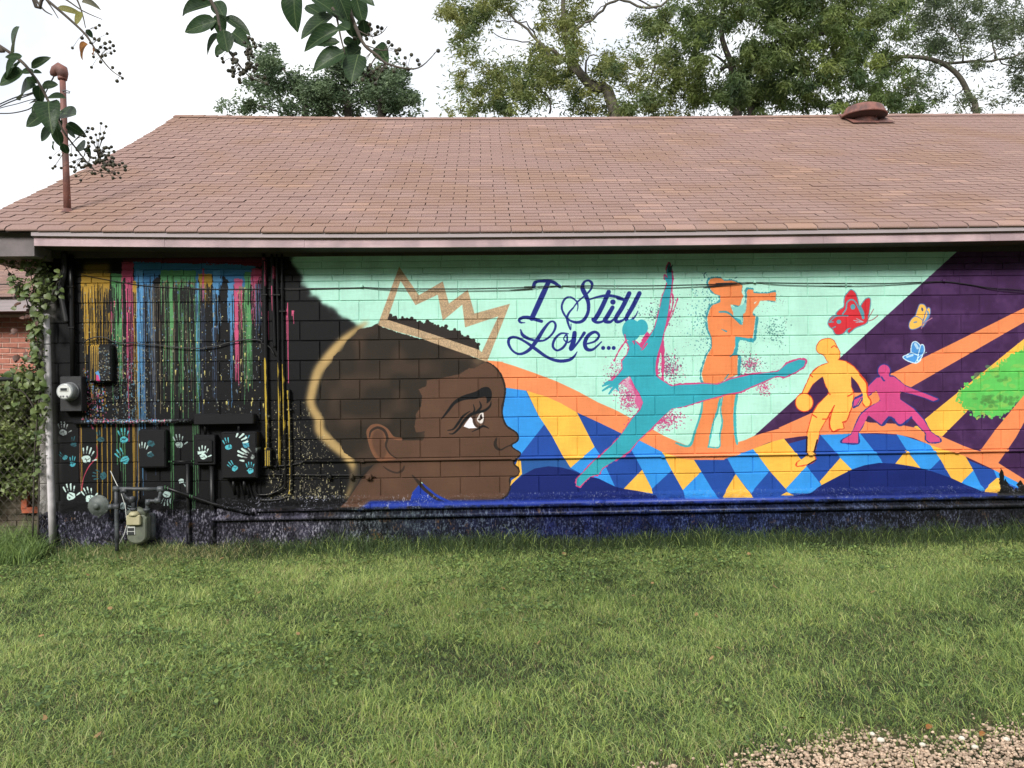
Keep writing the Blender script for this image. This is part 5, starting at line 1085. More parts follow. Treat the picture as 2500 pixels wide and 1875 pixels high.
# ------------------------------------------------------------------ neighbouring brick house (left, behind)
NY = 2.5
nh = empty('brick_house', (-7, NY, 0), 'red brick house with brown roof partly hidden behind the vines at the left edge', 'house')
nx0, nx1 = -10.5, -4.85
nz_e = z_(45, 757, NY-.35); 
MB().box((nx0, NY+.008, -.05), (nx1, NY+6, nz_e+.1)).obj('wall', M_MORTAR, nh)
nwall = bpy.data.objects.get('wall.001')
bl_, bh_ = .2032, .0677
me_br = block_mesh(bl_-.006, bh_-.005, 'nb', d=.03, e=.003).mesh('brick', M_BRICK)
zjoint = z_(24, 560+1058/4.424, NY); xj = float(at(105/4.424, 560+1030/4.424, NY)[0])
cnt = 0; bf = MB(); bt = []
rows_ = []
r = 0
z0_ = zjoint+bh_*12
while z0_-bh_*r > .1:
    zc = z0_-bh_*(r+.5); off = 0 if (r-12) % 2 == 0 else .5; r += 1
    if zc > nz_e-.02: continue
    for j in range(-32, 4):
        xc = xj+(j+off+.5)*bl_
        if xc < nx0 or xc > nx1-.05: continue
        if xc > -6.2 and zc > 1.2 and cnt < 290:
            link('brick', me_br, nwall, (xc, NY+rng.normal(0,.001), zc)); cnt += 1
        else:
            q = block_mesh(bl_-.006, bh_-.005, 'x', d=.03, e=.003); bf.add([(p[0]+xc, p[1]+NY, p[2]+zc) for p in q.v], q.f); bt += [rng.random()]*len(q.f)
link('brick_field', np_mesh('brick_field', np.array(bf.v), np.array(bf.f), M_BRICKA, attr=np.array(bt)), nwall)['kind'] = 'stuff'
MB().box((nx0-.3, NY-.42, nz_e-.02), (nx1+.25, NY-.38, nz_e+.16)).obj('fascia_board', M_CROWN, nh)
MB().box((nx0-.3, NY-.38, nz_e-.02), (nx1+.2, NY+.02, nz_e)).obj('soffit', M_SOFFIT, nh)
z1r = z_(30, 636, NY+2.6)
nr = MB().add([(nx0-.4,NY-.46,nz_e+.15),(nx1+.3,NY-.46,nz_e+.15),(nx1-1.35,NY+2.6,z1r),(nx0,NY+2.6,z1r),(nx1+.3,NY+6,nz_e+.15),(nx0-.4,NY+6,nz_e+.15)], [(0,1,2,3),(1,4,2),(3,2,4,5)]).obj('roof', M_DECK, nh)
ns_ = MB(); nt_ = []
L_ = math.hypot(3.06, z1r-nz_e-.15); nrow = int(L_/.128); sl = math.atan2(z1r-nz_e-.15, 3.06); c_, s_ = math.cos(sl), math.sin(sl)
for i in range(nrow):
    q0 = i*.128; t = q0/L_; xr = nx1+.3-1.65*t; j = 0
    while True:
        x1 = xr-(j+(0 if i % 2 else .5))*.3048; j += 1
        if x1 < nx0: break
        for_ = [(a+x1-.15, NY-.46+(q0+b)*c_-cc*s_, nz_e+.155+(q0+b)*s_+cc*c_) for a, b, cc in sv]; ns_.add(for_, sf); nt_ += [rng.random()]*len(sf)
link('shingle_field', np_mesh('neighbour_shingles', np.array(ns_.v), np.array(ns_.f), M_SH_ATTR, attr=np.array(nt_)), nr)['kind'] = 'stuff'

# ------------------------------------------------------------------ leaves
def leaf_mesh(name, m_, w=.42, curl=.18, fold=.16, seg=8, tip=1.0):
    """leaf of length 1 along +Y, face up +Z, midrib fold and curl; shared by many objects"""
    v, f = [], []
    for i in range(seg+1):
        t = i/seg; ww = w*math.sin(math.pi*min(t**.85*.98+.02, 1))**.66*(1-.1*t)*.60 if 0 < i < seg else .012
        z = -curl*t*t
        v += [(-ww, t, z+fold*ww*2), (0, t, z), (ww, t, z+fold*ww*2)]
    for i in range(seg):
        a = i*3; f += [(a, a+1, a+4, a+3), (a+1, a+2, a+5, a+4)]
    return MB().add(v, f, True).mesh(name, m_)
M_LEAF = mat('crepe_myrtle_leaf', rgb(46,66,46), rgb(62,86,54), .38, 30, .15, 80, obj_rand=.22, translucent=.3, spec=.2)
M_LEAFY = mat('yellowing_leaf', rgb(150,148,80), rgb(168,160,96), .5, 30, translucent=.3, obj_rand=.1)
M_LEAFO = mat('orange_dead_leaf', rgb(176,116,48), rgb(140,92,56), .6, 60, translucent=.25)
M_LEAFP = mat('pale_curled_leaf', rgb(150,146,124), rgb(120,122,104), .6, 40, translucent=.25)
M_TWIG = mat('myrtle_twig', rgb(84,76,70), rgb(104,94,84), .8, 40)
M_BERRY = mat('seed_capsule', rgb(58,60,52), rgb(86,80,60), .6, 90, .2, 200, obj_rand=.25)
def frame(a, b, up_hint, roll=0.0):
    y = Vector(b)-Vector(a); L = y.length; y.normalize(); u = Vector(up_hint); x = y.cross(u)
    if x.length < 1e-3: x = Vector((1, 0, 0))
    x.normalize(); z = x.cross(y); m3 = Matrix((x, y, z)).transposed()
    m3 = m3 @ Matrix.Rotation(roll, 3, 'Y'); return m3, L
def add_leaf(parent, me, a, b, w_ratio, roll=0.0, up=(0, -1, .35), name='leaf'):
    w_ratio = min(w_ratio, .60); b = np.array(a)+(np.array(b)-np.array(a))*1.08; m3, L = frame(a, b, up, roll*.7); o = link(name, me, parent); mw = m3.to_4x4(); mw.translation = Vector(a)
    o.matrix_basis = mw @ Matrix.Diagonal((L*w_ratio/.42, L, L, 1)); return o
for m_ in (M_LEAF,):
    t_ = m_.node_tree; b_ = t_.nodes['Principled BSDF']; l_ = b_.inputs['Base Color'].links[0]; out = l_.from_socket
    tc_ = t_.nodes.new('ShaderNodeTexCoord'); sp_ = t_.nodes.new('ShaderNodeSeparateXYZ'); t_.links.new(tc_.outputs['Object'], sp_.inputs[0])
    ab = t_.nodes.new('ShaderNodeMath'); ab.operation = 'ABSOLUTE'; t_.links.new(sp_.outputs['X'], ab.inputs[0])
    mr_ = t_.nodes.new('ShaderNodeMapRange'); mr_.inputs['From Min'].default_value = .004; mr_.inputs['From Max'].default_value = .014; mr_.inputs['To Min'].default_value = 1; mr_.inputs['To Max'].default_value = 0; t_.links.new(ab.outputs[0], mr_.inputs['Value'])
    wv = t_.nodes.new('ShaderNodeMath'); wv.operation = 'MULTIPLY_ADD'; wv.inputs[1].default_value = -1.3; t_.links.new(ab.outputs[0], wv.inputs[0]); t_.links.new(sp_.outputs['Y'], wv.inputs[2])
    fr = t_.nodes.new('ShaderNodeMath'); fr.operation = 'PINGPONG'; fr.inputs[1].default_value = .055; t_.links.new(wv.outputs[0], fr.inputs[0])
    m2_ = t_.nodes.new('ShaderNodeMapRange'); m2_.inputs['From Min'].default_value = .0; m2_.inputs['From Max'].default_value = .010; m2_.inputs['To Min'].default_value = .45; m2_.inputs['To Max'].default_value = 0; t_.links.new(fr.outputs[0], m2_.inputs['Value'])
    mxx = t_.nodes.new('ShaderNodeMath'); mxx.operation = 'MAXIMUM'; t_.links.new(mr_.outputs['Result'], mxx.inputs[0]); t_.links.new(m2_.outputs['Result'], mxx.inputs[1])
    mm_ = t_.nodes.new('ShaderNodeMix'); mm_.data_type = 'RGBA'; t_.links.new(mxx.outputs[0], mm_.inputs['Factor']); t_.links.new(out, mm_.inputs['A']); mm_.inputs['B'].default_value = (*rgb(104,124,84), 1)
    for l2 in [l for l in t_.links if l.from_socket == out and l.to_node != mm_]: to = l2.to_socket; t_.links.remove(l2); t_.links.new(mm_.outputs['Result'], to)
# crepe myrtle: stands beside the photographer, three of its branches hang into view
TY = -6.55                                            # distance of the hanging branches
def d_at(px, py, dd): return CAM+ray(px, py)*dd
cm = empty('crepe_myrtle_tree', (-3.1, -7.9, 0), 'crepe myrtle whose leafy twigs with round seed capsules hang in at the top left', 'tree')
trunk = MB()
tops = {'L': d_at(-240,-60,2.0), 'M': d_at(180,-330,2.05), 'R': d_at(700,-420,2.05)}
def curve(pts, n=5):
    P = [np.array(p, float) for p in pts]; out = []
    for i in range(len(P)-1):
        p0, p1, p2, p3 = P[max(i-1,0)], P[i], P[i+1], P[min(i+2,len(P)-1)]
        for q in range(n):
            t = q/n; out.append(.5*((2*p1)+(-p0+p2)*t+(2*p0-5*p1+4*p2-p3)*t*t+(-p0+3*p1-3*p2+p3)*t**3))
    return out+[P[-1]]
for st in (((-3.1,-7.9,0),(-3.05,-7.8,1.0),(-2.8,-7.6,2.2),(-2.1,-7.2,3.1),tuple(tops['M']+np.array([-.3,0,.45]))), ((-3.15,-7.95,0),(-3.3,-8.1,1.2),(-3.2,-8.0,2.3),(-2.6,-7.5,3.0),tuple(tops['L']+np.array([-.3,0,.3]))), ((-3.05,-7.95,0),(-2.9,-8.1,1.2),(-2.5,-7.8,2.5),(-1.7,-7.3,3.4),tuple(tops['R']+np.array([-.2,0,.5])))):
    P = curve(st); trunk.tube(P, list(np.linspace(.05, .012, len(P))), 8)
trunk.obj('trunk', M_TWIG, cm)
me_lf = [leaf_mesh('myrtle_leaf', M_LEAF, curl=c, fold=f_) for c, f_ in ((.12,.2),(.3,.3),(-.08,.12),(.45,.35))]
me_ly, me_lo, me_lp = leaf_mesh('yellow_leaf', M_LEAFY, curl=.2), leaf_mesh('orange_leaf', M_LEAFO, curl=.5, fold=.5), leaf_mesh('pale_leaf', M_LEAFP, curl=.5, fold=.5)
VW['P'] = (0,0,3.687); VW['Q'] = (400,0,3.16)
def twig(v, pts, r0, r1, dd=2.0, start=None):
    P = [d_at(*unview(v, [p])[0], dd) for p in pts]
    if start is not None: P = [start]+P
    P = curve(P, 4); MB().tube(P, list(np.linspace(r0, r1, len(P))), 6).obj('twig', M_TWIG, cm)
twig('P', [(-150,330),(0,415),(190,550),(300,680),(380,800),(440,920),(510,1040),(570,1180),(650,1290),(750,1420),(850,1530),(960,1560)], .0048, .0012, 2.0, tops['L']+np.array([-.3,0,.3]))
twig('P', [(250,-150),(400,-20),(600,150),(760,300),(830,400),(900,510),(1000,630),(1100,700)], .005, .0009, 2.05, tops['M']+np.array([-.3,0,.45]))
twig('P', [(250,-120),(330,10),(400,95),(470,135)], .004, .001, 2.1); twig('P', [(400,-120),(600,0),(750,100),(920,175)], .003, .0008, 2.15); twig('P', [(600,-150),(690,-10),(740,120),(770,250)], .003, .001, 2.1); twig('P', [(420,5),(480,90),(525,165)], .002, .0008, 2.05)
twig('Q', [(200,-300),(350,-20),(410,100),(440,250),(500,390),(580,500),(660,590),(770,640)], .006, .0009, 2.0, tops['R']+np.array([-.4,0,.5]))
twig('Q', [(1250,-330),(1400,-20),(1440,100),(1490,230),(1550,350),(1650,430),(1720,490),(1880,530),(1990,510),(2110,390)], .007, .0008, 1.9, tops['R']+np.array([-.2,0,.5])); twig('Q', [(1300,60),(1330,120),(1365,290),(1400,420)], .0035, .0015, 1.9); twig('Q', [(1490,230),(1600,280),(1680,255),(1725,200)], .0016, .0007, 1.9); twig('Q', [(1560,350),(1700,390),(1760,330)], .0016, .0007, 1.9)
LP = [((130,470),(127,250),95),((185,510),(20,640),90),((200,505),(60,520),60),((195,555),(88,615),62),((215,650),(-10,740),140),((325,775),(112,830),115),((295,625),(205,665),80),((270,690),(322,740),62),((283,612),(430,515),72),((300,650),(357,643),32),((378,765),(520,770),66),((355,765),(350,905),110),((400,905),(262,912),45),((390,922),(285,985),55),((410,1000),(262,1135),110),((440,915),(425,1065),110),((468,950),(513,933),26),((595,885),(458,850),72),((530,1010),(690,1055),72),((500,1040),(482,1185),110),((470,1150),(362,1255),110),((600,1115),(742,1205),72),((505,1150),(545,1300),120),((492,1280),(455,1333),52),((600,1180),(682,1235),62),((570,1290),(600,1390),100),((715,1290),(760,1355),48),((770,1330),(802,1372),32),((560,1080),(520,1200),70),((130,600),(30,690),60)]
for i, (a, b, w) in enumerate(LP):
    A2, B2 = unview('P', [a, b]); dd = 2.0+rng.normal(0, .03); L = np.linalg.norm(B2-A2); add_leaf(cm, me_lf[i % 4], d_at(*A2, dd), d_at(*B2, dd+rng.normal(0, .02)), w/3.687/L, rng.normal(0, .35))
for a, b, w, me_ in (((515,70),(722,108),58,me_ly),((745,118),(660,205),100,me_ly),((735,20),(885,40),60,me_lp),((772,268),(835,330),60,me_lf[1]),((792,398),(685,485),75,me_lo),((866,452),(812,470),48,me_lo)):
    A2, B2 = unview('P', [a, b]); L = np.linalg.norm(B2-A2); add_leaf(cm, me_, d_at(*A2, 2.05), d_at(*B2, 2.06), w/3.687/L, rng.normal(0, .3))
LQ = [((385,35),(85,70),75),((405,160),(168,228),112),((402,170),(360,217),42),((395,10),(475,150),60),((428,108),(440,262),82),((472,130),(648,243),66),((442,268),(305,353),72),((458,228),(492,398),108),((530,250),(628,320),52),((468,345),(400,418),92),
      ((1010,-60),(980,165),190),((1100,40),(1240,135),130),((1130,-20),(1410,112),150),((1305,112),(1068,258),120),((1352,228),(1080,318),112),((1358,325),(1128,345),72),((1392,405),(1166,490),125),((1525,368),(1360,500),125),((1385,308),(1482,345),66),((1480,-30),(1535,170),120),((1485,180),(1595,215),112),((1535,150),(1560,285),105),((1432,110),(1432,290),72),((1350,190),(1432,235),82),((1500,420),(1445,605),112),((1645,350),(1712,455),62),((1385,150),(1310,60),90),((1500,200),(1500,335),55),((1330,-60),(1420,100),120),((1240,-40),(1180,80),110),((1520,-20),(1590,-5),40)]
for i, (a, b, w) in enumerate(LQ):
    A2, B2 = unview('Q', [a, b]); dd = (2.0 if i < 10 else 1.9)+rng.normal(0, .03); L = np.linalg.norm(B2-A2); add_leaf(cm, me_lf[(i*3+1) % 4] if i != 24 else me_lf[0], d_at(*A2, dd), d_at(*B2, dd+rng.normal(0, .02)), w/3.16/L, rng.normal(0, .3))
me_b = MB().lathe([(.05,-1),(.55,-.82),(.9,-.45),(1,0),(.9,.45),(.6,.8),(.15,1.0),(.06,1.25)], (0,0,0), n=10).mesh('berry', M_BERRY)
def berries(v, pts, rpx, dd, stalk=None):
    for p in pts:
        q = unview(v, [p])[0]; P = d_at(*q, dd+rng.normal(0, .02)); r = rpx/F_PX*dd*rng.uniform(.85, 1.12); o = link('berry', me_b, cm, None); mw = Matrix.Rotation(rng.uniform(0, 6), 4, 'X') @ Matrix.Rotation(rng.uniform(0, 6), 4, 'Z'); mw.translation = Vector(P); o.matrix_basis = mw @ Matrix.Diagonal((r, r, r, 1))
        if stalk is not None:
            s0 = min(stalk, key=lambda t: (t[0]-p[0])**2+(t[1]-p[1])**2); S_ = d_at(*unview(v, [s0])[0], dd); mid = (P+S_)/2+np.array([0, 0, .004]); stalks.tube([S_, mid, P], .0006, 4, cap=False)
stalks = MB()
berries('P', [(862,252),(895,228),(965,303),(738,342),(850,348),(888,362),(895,350),(946,390),(990,377),(1020,411),(652,432),(945,432),(958,440),(990,432),(1030,458),(888,466),(842,512),(920,508),(948,498),(1000,480),(906,558),(824,606),(1014,608),(1078,660),(1102,704),(1054,730),(815,385),(905,425),(868,455)], 4.2, 2.05, [(760,300),(830,400),(870,470),(900,510),(1000,630),(1080,690)])
bl2 = [(910,1110),(955,1138),(795,1153),(833,1158),(784,1186),(863,1213),(900,1205),(938,1196),(757,1225),(818,1240),(915,1250),(930,1240),(882,1263),(795,1285),(845,1280),(832,1278),(880,1328),(938,1332),(453,1420),(530,1395),(496,1498),(475,1515),(640,1395),(550,1512),(640,1500),(998,1453),(986,1480),(1040,1487),(1102,1468),(1133,1496),(1128,1530),(1066,1557),(1030,1563),(1018,1603),(1084,1600),(830,1558),(727,1623),(683,1583),(732,1508),(670,1545),(1015,1495)]
for _ in range(55): bl2.append((rng.normal(905, 70), rng.normal(1450, 75)))
for _ in range(16): bl2.append((rng.normal(720, 60), rng.normal(1450, 60)))
berries('P', bl2, 4.0, 2.0, [(650,1290),(750,1420),(850,1530),(900,1540),(960,1560),(880,1400),(900,1480),(800,1450),(940,1500)])
bl3 = [(657,292),(682,305),(695,332),(742,352),(705,362),(650,385),(662,375),(682,425),(690,442),(605,342),(412,430),(458,478),(532,522),(498,545),(515,548),(536,568),(588,576),(606,572),(582,612),(675,490),(690,518),(710,530),(725,590),(778,596),(792,645),(680,610),(655,455),(538,420)]
for _ in range(40): bl3.append((rng.normal(600, 55), rng.normal(480, 60)))
berries('Q', bl3, 4.6, 2.0, [(500,390),(540,450),(580,500),(620,550),(660,590),(640,400),(600,430)])
bl4 = [(1650,208),(1682,218),(1650,245),(1632,262),(1598,225),(1588,188),(1472,296),(1565,300),(1620,326),(1733,325),(1760,348),(1790,390),(1817,382),(1800,412),(1862,446),(1910,422),(1853,492),(1958,466),(1968,498),(1886,534),(2117,392),(1776,550),(1715,520),(1697,465),(1628,610),(1632,645),(1578,540),(1555,578),(1683,543),(1580,262)]
for _ in range(14): bl4.append((rng.normal(1590, 50), rng.normal(560, 50)))
berries('Q', bl4, 5.0, 1.9, [(1650,430),(1720,490),(1800,515),(1880,530),(1990,510),(2060,450),(1600,280),(1680,255),(1700,390),(1600,400)])
stalks.obj('berry_stalks', M_TWIG, cm, kind='stuff')
# upper crown, out of the picture, as loose foliage
def leaf_cloud(name, m_, centers, radii, n, size, parent=None, droop=.5, tint=True, aspect=.32, seed=1, squash=1.0, hang=None, shell=.35, wts=None):
    g = np.random.default_rng(seed); C_ = np.array(centers, float); R_ = np.array(radii, float)
    if R_.ndim == 1: R_ = np.repeat(R_[:, None], 3, 1)
    wgt = R_.prod(1)**(2/3) if wts is None else np.array(list(wts)+list(R_.prod(1)**(2/3))[len(wts):]); idx = g.choice(len(C_), n, p=wgt/wgt.sum())
    d = g.normal(size=(n, 3)); d /= np.linalg.norm(d, axis=1, keepdims=True); rad = g.random(n)**shell
    P = C_[idx]+d*R_[idx]*rad[:, None]
    ax = g.normal(size=(n, 3)); ax[:, 2] = ax[:, 2]*.5-droop; ax /= np.linalg.norm(ax, axis=1, keepdims=True)
    sd_ = np.cross(ax, g.normal(size=(n, 3))); sd_ /= np.linalg.norm(sd_, axis=1, keepdims=True)+1e-6; nn_ = np.cross(ax, sd_)
    L = size*g.uniform(.6, 1.25, n)[:, None]; W = L*aspect*.5
    V = np.stack([P, P+ax*L*.45+sd_*W+nn_*W*.3, P+ax*L, P+ax*L*.45-sd_*W+nn_*W*.3], 1).reshape(-1, 3)
    Fq = np.arange(n*4).reshape(-1, 4)
    cl = g.random(len(C_))[idx]*.6+g.random(n)*.4
    o = link(name, np_mesh(name, V, Fq, m_, attr=cl), parent); return o
M_LEAFM = mat('crepe_myrtle_crown', rgb(58,82,46), rgb(80,108,56), .45, 6, translucent=.25, attr=True, obj_rand=.3)
leaf_cloud('foliage', M_LEAFM, [tops['L']+(-.7,0,.7), tops['M']+(-.5,-.1,1.0), tops['R']+(-.3,-.2,1.3), (-2.8,-7.9,3.2), (-1.6,-8.0,4.1)], [.5,.55,.6,.7,.8], 5000, .06, cm, aspect=.5, seed=4)['kind'] = 'stuff'

# ------------------------------------------------------------------ trees behind the building
M_BARK = mat('grey_tree_bark', rgb(104,98,88), rgb(78,74,66), .9, 10, .5, 30)
M_BARKD = mat('dark_branch_bark', rgb(58,54,50), rgb(74,68,60), .9, 10, .4, 30)
M_TLA = mat('evergreen_foliage', rgb(78,98,72), rgb(110,128,92), .55, 1.2, translucent=.35, attr=True, obj_rand=.35)
M_TLB = mat('pecan_foliage', rgb(84,104,64), rgb(124,136,78), .5, .8, translucent=.45, attr=True, obj_rand=.35, c3=rgb(142,146,82), scale3=.7)
M_TLC = mat('dense_pecan_foliage', rgb(60,82,50), rgb(108,126,68), .5, .9, translucent=.45, attr=True, obj_rand=.4, c3=rgb(128,140,74), scale3=.5)
M_TLD = mat('sparse_tree_foliage', rgb(78,94,70), rgb(108,118,82), .5, 1.0, translucent=.4, attr=True, obj_rand=.3)
def T(px, py, Y): return tuple(at(px, py, Y))
def limb(parent, pts, r0, r1, Y, m_, name='limb'):
    r0, r1 = r0*.75, r1*.75; P = curve([at(p[0], p[1], p[2] if len(p) > 2 else Y) for p in pts], 4); P = [q+rng.normal(0, .02, 3) for q in P]
    return MB().tube(P, list(np.linspace(r0, r1, len(P))), 7).obj(name, m_, parent)
def clusters(spec, Y, dj=1.2, sub=1, seed=0, loose=.30):
    """spec: (px, py, rx, ry, k): k sub-clumps inside an ellipse seen in the photo, spread in depth"""
    g = np.random.default_rng(seed); C_, R_ = [], []
    for px, py, rx, ry, k in spec:
        for _ in range(k):
            a = g.uniform(0, 2*math.pi); q = math.sqrt(g.random()); y = Y+g.normal(0, dj); s_ = (y-CAM[1])/F_PX
            C_.append(at(px+rx*q*math.cos(a), py+ry*q*math.sin(a), y)); r = s_*g.uniform(.22, .48)*math.sqrt(rx*ry)*(1.6/math.sqrt(max(k/6, 1))); R_.append((r*1.1, r, r*.95))
    n0 = len(R_); WW = [float(np.prod(r))**(2/3) for r in R_]; tot = sum(WW); ar = sum(q[2]*q[3] for q in spec)
    for px, py, rx, ry, k in spec:
        s_ = (Y-CAM[1])/F_PX; C_.append(at(px, py, Y)); R_.append((rx*s_*1.15, dj*1.6, ry*s_*1.15)); WW.append(loose*tot*rx*ry/ar)
    return C_, R_, WW
# three broadleaf evergreens at the left
for spec, Y, lab, sd, n, tp in (([(745,235,75,60,14),(650,200,40,60,10),(655,150,32,30,6),(600,250,20,30,4)], 21, 'evergreen tree with a pointed top, left of the group behind the roof', 11, 15000, (690,120)),
                      ([(850,215,60,60,14),(830,160,40,35,8),(780,250,50,40,8)], 20, 'rounder evergreen tree in the middle of the group behind the roof', 12, 15000, (830,150)),
                      ([(930,225,55,50,12),(960,190,35,40,8),(1000,255,35,25,6)], 19, 'darker evergreen tree at the right of the group behind the roof', 13, 13000, (945,170)),
                      ([(560,262,30,16,6)], 23, 'small treetop peeking over the left end of the ridge', 14, 3500, (560,250))):
    b = at(spec[0][0], 400, Y); t = empty('evergreen_tree', (b[0], Y, 0), lab, 'tree', 'evergreen trees behind the roof at the left')
    MB().tube([(b[0], Y, 0), (b[0]+.1, Y, 2.5), tuple(at(spec[0][0], spec[0][1]+20, Y)), tuple(at(tp[0], tp[1]+45, Y))], [.25,.2,.12,.03], 8).obj('trunk', M_BARKD, t)
    for q in spec[1:]: limb(t, [(spec[0][0], 300), ((spec[0][0]+q[0])/2, 270), (q[0], q[1])], .06, .015, Y, M_BARKD)
    C_, R_, W_ = clusters(spec, Y, .8, seed=sd)
    bq = np.array(b)
    for zz in np.linspace(2.5, 6.0, 9): C_.append(np.array([bq[0]+rng.normal(0, .7), Y+rng.normal(0, .7), zz])); R_.append((1.0, 1.0, .7))
    leaf_cloud('crown', M_TLA, C_, R_, n*2, .14, t, wts=W_, droop=.1, aspect=.45, seed=sd)
# leaning pecan, open crown
Y1 = 13.0
pt = empty('pecan_tree', (float(at(1480, 400, Y1)[0]), Y1, 0), 'open crowned pecan with leaning grey limbs left of centre behind the ridge', 'tree')
b0 = at(1560, 420, Y1)
MB().tube(curve([(b0[0]+.6, Y1, 0), (b0[0]+.4, Y1, 3.0), tuple(at(1500,270,Y1)), tuple(at(1448,215,Y1)), tuple(at(1410,170,Y1)), tuple(at(1385,110,Y1)), tuple(at(1375,20,Y1)), tuple(at(1380,-200,Y1))], 4), list(np.linspace(.2, .04, 29)), 10).obj('trunk', M_BARK, pt)
for pts, r0, r1 in (([(1448,215),(1400,170),(1370,140),(1345,120)],.11,.05), ([(1345,140),(1312,97),(1262,52),(1228,15),(1200,-60)],.06,.02), ([(1312,97),(1290,60),(1250,52),(1210,50)],.03,.012), ([(1345,120),(1290,105),(1225,90),(1190,70)],.03,.01), ([(1448,215),(1430,165),(1440,140),(1480,130)],.05,.015), ([(1395,140),(1410,70),(1450,45),(1490,5),(1540,5),(1600,20),(1650,-20)],.05,.04), ([(1600,20),(1545,-5),(1480,10),(1440,50)],.035,.012), ([(1385,110),(1350,60),(1335,30)],.035,.012), ([(1500,250),(1440,190),(1390,175)],.05,.02), ([(1345,275),(1335,235),(1300,215)],.04,.012), ([(1590,200),(1605,120),(1600,60)],.04,.015)):
    limb(pt, pts, r0, r1, Y1, M_BARKD if r0 < .05 else M_BARK)
C_, R_, W_ = clusters([(1110,20,30,40,7),(1130,90,28,45,8),(1165,40,40,40,8),(1220,15,60,30,8),(1165,150,18,22,4),(1110,195,30,22,5),(1090,270,25,10,3),(1180,250,70,35,16),(1230,190,60,40,12),(1280,240,70,40,14),(1330,130,45,30,8),(1300,170,50,40,8),(1390,30,50,40,8),(1330,40,30,30,3),(1400,110,40,40,6),(1430,250,60,30,10),(1480,180,50,40,9),(1530,150,50,30,7),(1560,240,50,35,12),(1610,170,45,50,10),(1600,110,35,40,5),(1580,60,40,30,5),(1350,200,50,30,7),(1640,260,60,30,12),(1500,270,80,15,8),(1380,-80,150,60,14),(1180,-70,90,50,10)], Y1, 1.3, seed=22)
leaf_cloud('crown', M_TLB, wts=W_, centers=C_, radii=R_, n=46000, size=.14, parent=pt, droop=.55, aspect=.26, seed=21, shell=.5)
# dense tree with hanging sprays
Y2 = 12.0
pd = empty('dense_pecan_tree', (float(at(1830, 400, Y2)[0]), Y2, 0), 'dense dark green tree with drooping sprays right of centre behind the ridge', 'tree')
b0 = at(1800, 300, Y2)
MB().tube(curve([(b0[0]+.1, Y2, 0), (b0[0], Y2, 2.5), tuple(b0), tuple(at(1795,250,Y2)), tuple(at(1790,170,Y2)), tuple(at(1760,60,Y2)), tuple(at(1800,-150,Y2))], 4), list(np.linspace(.16, .04, 25)), 10).obj('trunk', M_BARKD, pd)
limb(pd, [(1835,300),(1830,250),(1815,225),(1830,190)], .14, .08, Y2, M_BARKD); limb(pd, [(1795,230),(1785,180),(1740,130)], .07, .03, Y2, M_BARKD); limb(pd, [(1760,170),(1850,120),(1980,80)], .07, .03, Y2, M_BARKD); limb(pd, [(1980,80),(2080,90),(2150,100)], .05, .03, Y2, M_BARKD)
C_, R_, W_ = clusters([(1660,60,50,50,14),(1690,130,60,60,18),(1740,40,60,45,14),(1700,220,70,45,18),(1790,200,60,60,16),(1870,180,70,60,20),(1950,60,90,60,26),(1900,120,80,60,22),(2000,140,80,55,22),(2080,60,80,60,22),(2100,130,60,50,14),(1860,250,80,35,18),(1960,230,80,30,12),(2060,190,60,30,9),(2130,235,60,35,12),(2190,180,40,40,7),(2200,260,50,18,7),(1850,20,80,40,18),(1990,-40,200,60,30),(1750,-60,120,50,20),(2170,40,50,50,9),(2060,262,90,14,7)], Y2, 1.4, seed=32)
leaf_cloud('crown', M_TLC, wts=W_, centers=C_, radii=R_, n=84000, size=.145, parent=pd, droop=.9, aspect=.24, seed=31, shell=.5)
# sparse tree at the right
Y3 = 15.0
pr_ = empty('sparse_tree', (float(at(2420, 400, Y3)[0]), Y3, 0), 'sparse tree with a bowed bare limb at the right edge behind the ridge', 'tree')
b0 = at(2385, 300, Y3)
MB().tube(curve([(b0[0]+.3, Y3, 0), (b0[0]+.2, Y3, 3.5), tuple(b0), tuple(at(2368,240,Y3)), tuple(at(2340,185,Y3)), tuple(at(2290,150,Y3)), tuple(at(2220,138,Y3)), tuple(at(2150,145,Y3))], 4), list(np.linspace(.11, .05, 29)), 9).obj('trunk', M_BARK, pr_)
for pts, r0, r1 in (([(2300,155),(2370,150),(2440,145),(2500,130),(2560,100)],.06,.03), ([(2440,148),(2490,165),(2530,150)],.03,.01), ([(2345,190),(2350,220),(2335,240),(2360,275)],.03,.012), ([(2368,240),(2372,270),(2400,275)],.03,.01), ([(2350,150),(2345,100),(2320,50),(2330,0)],.04,.012), ([(2430,145),(2420,80),(2440,20)],.04,.012), ([(2230,140),(2222,170),(2225,200)],.02,.008), ([(2400,145),(2450,110),(2500,90)],.025,.01)):
    limb(pr_, pts, r0, r1, Y3, M_BARK if r0 > .035 else M_BARKD)
C_, R_, W_ = clusters([(2250,80,60,50,12),(2300,30,60,40,12),(2380,60,60,50,14),(2330,110,50,25,7),(2440,30,60,40,12),(2480,80,50,40,10),(2490,150,40,25,6),(2475,200,30,20,5),(2440,245,25,12,3),(2490,235,25,25,4),(2230,230,40,40,8),(2290,235,22,30,4),(2350,250,30,25,5),(2380,160,40,22,5),(2270,180,30,20,3),(2260,-30,200,50,22),(2560,120,60,120,22),(2395,262,15,15,3)], Y3, 1.2, seed=42)
leaf_cloud('crown', M_TLD, wts=W_, centers=C_, radii=R_, n=27000, size=.135, parent=pr_, droop=.4, aspect=.26, seed=41, shell=.5)

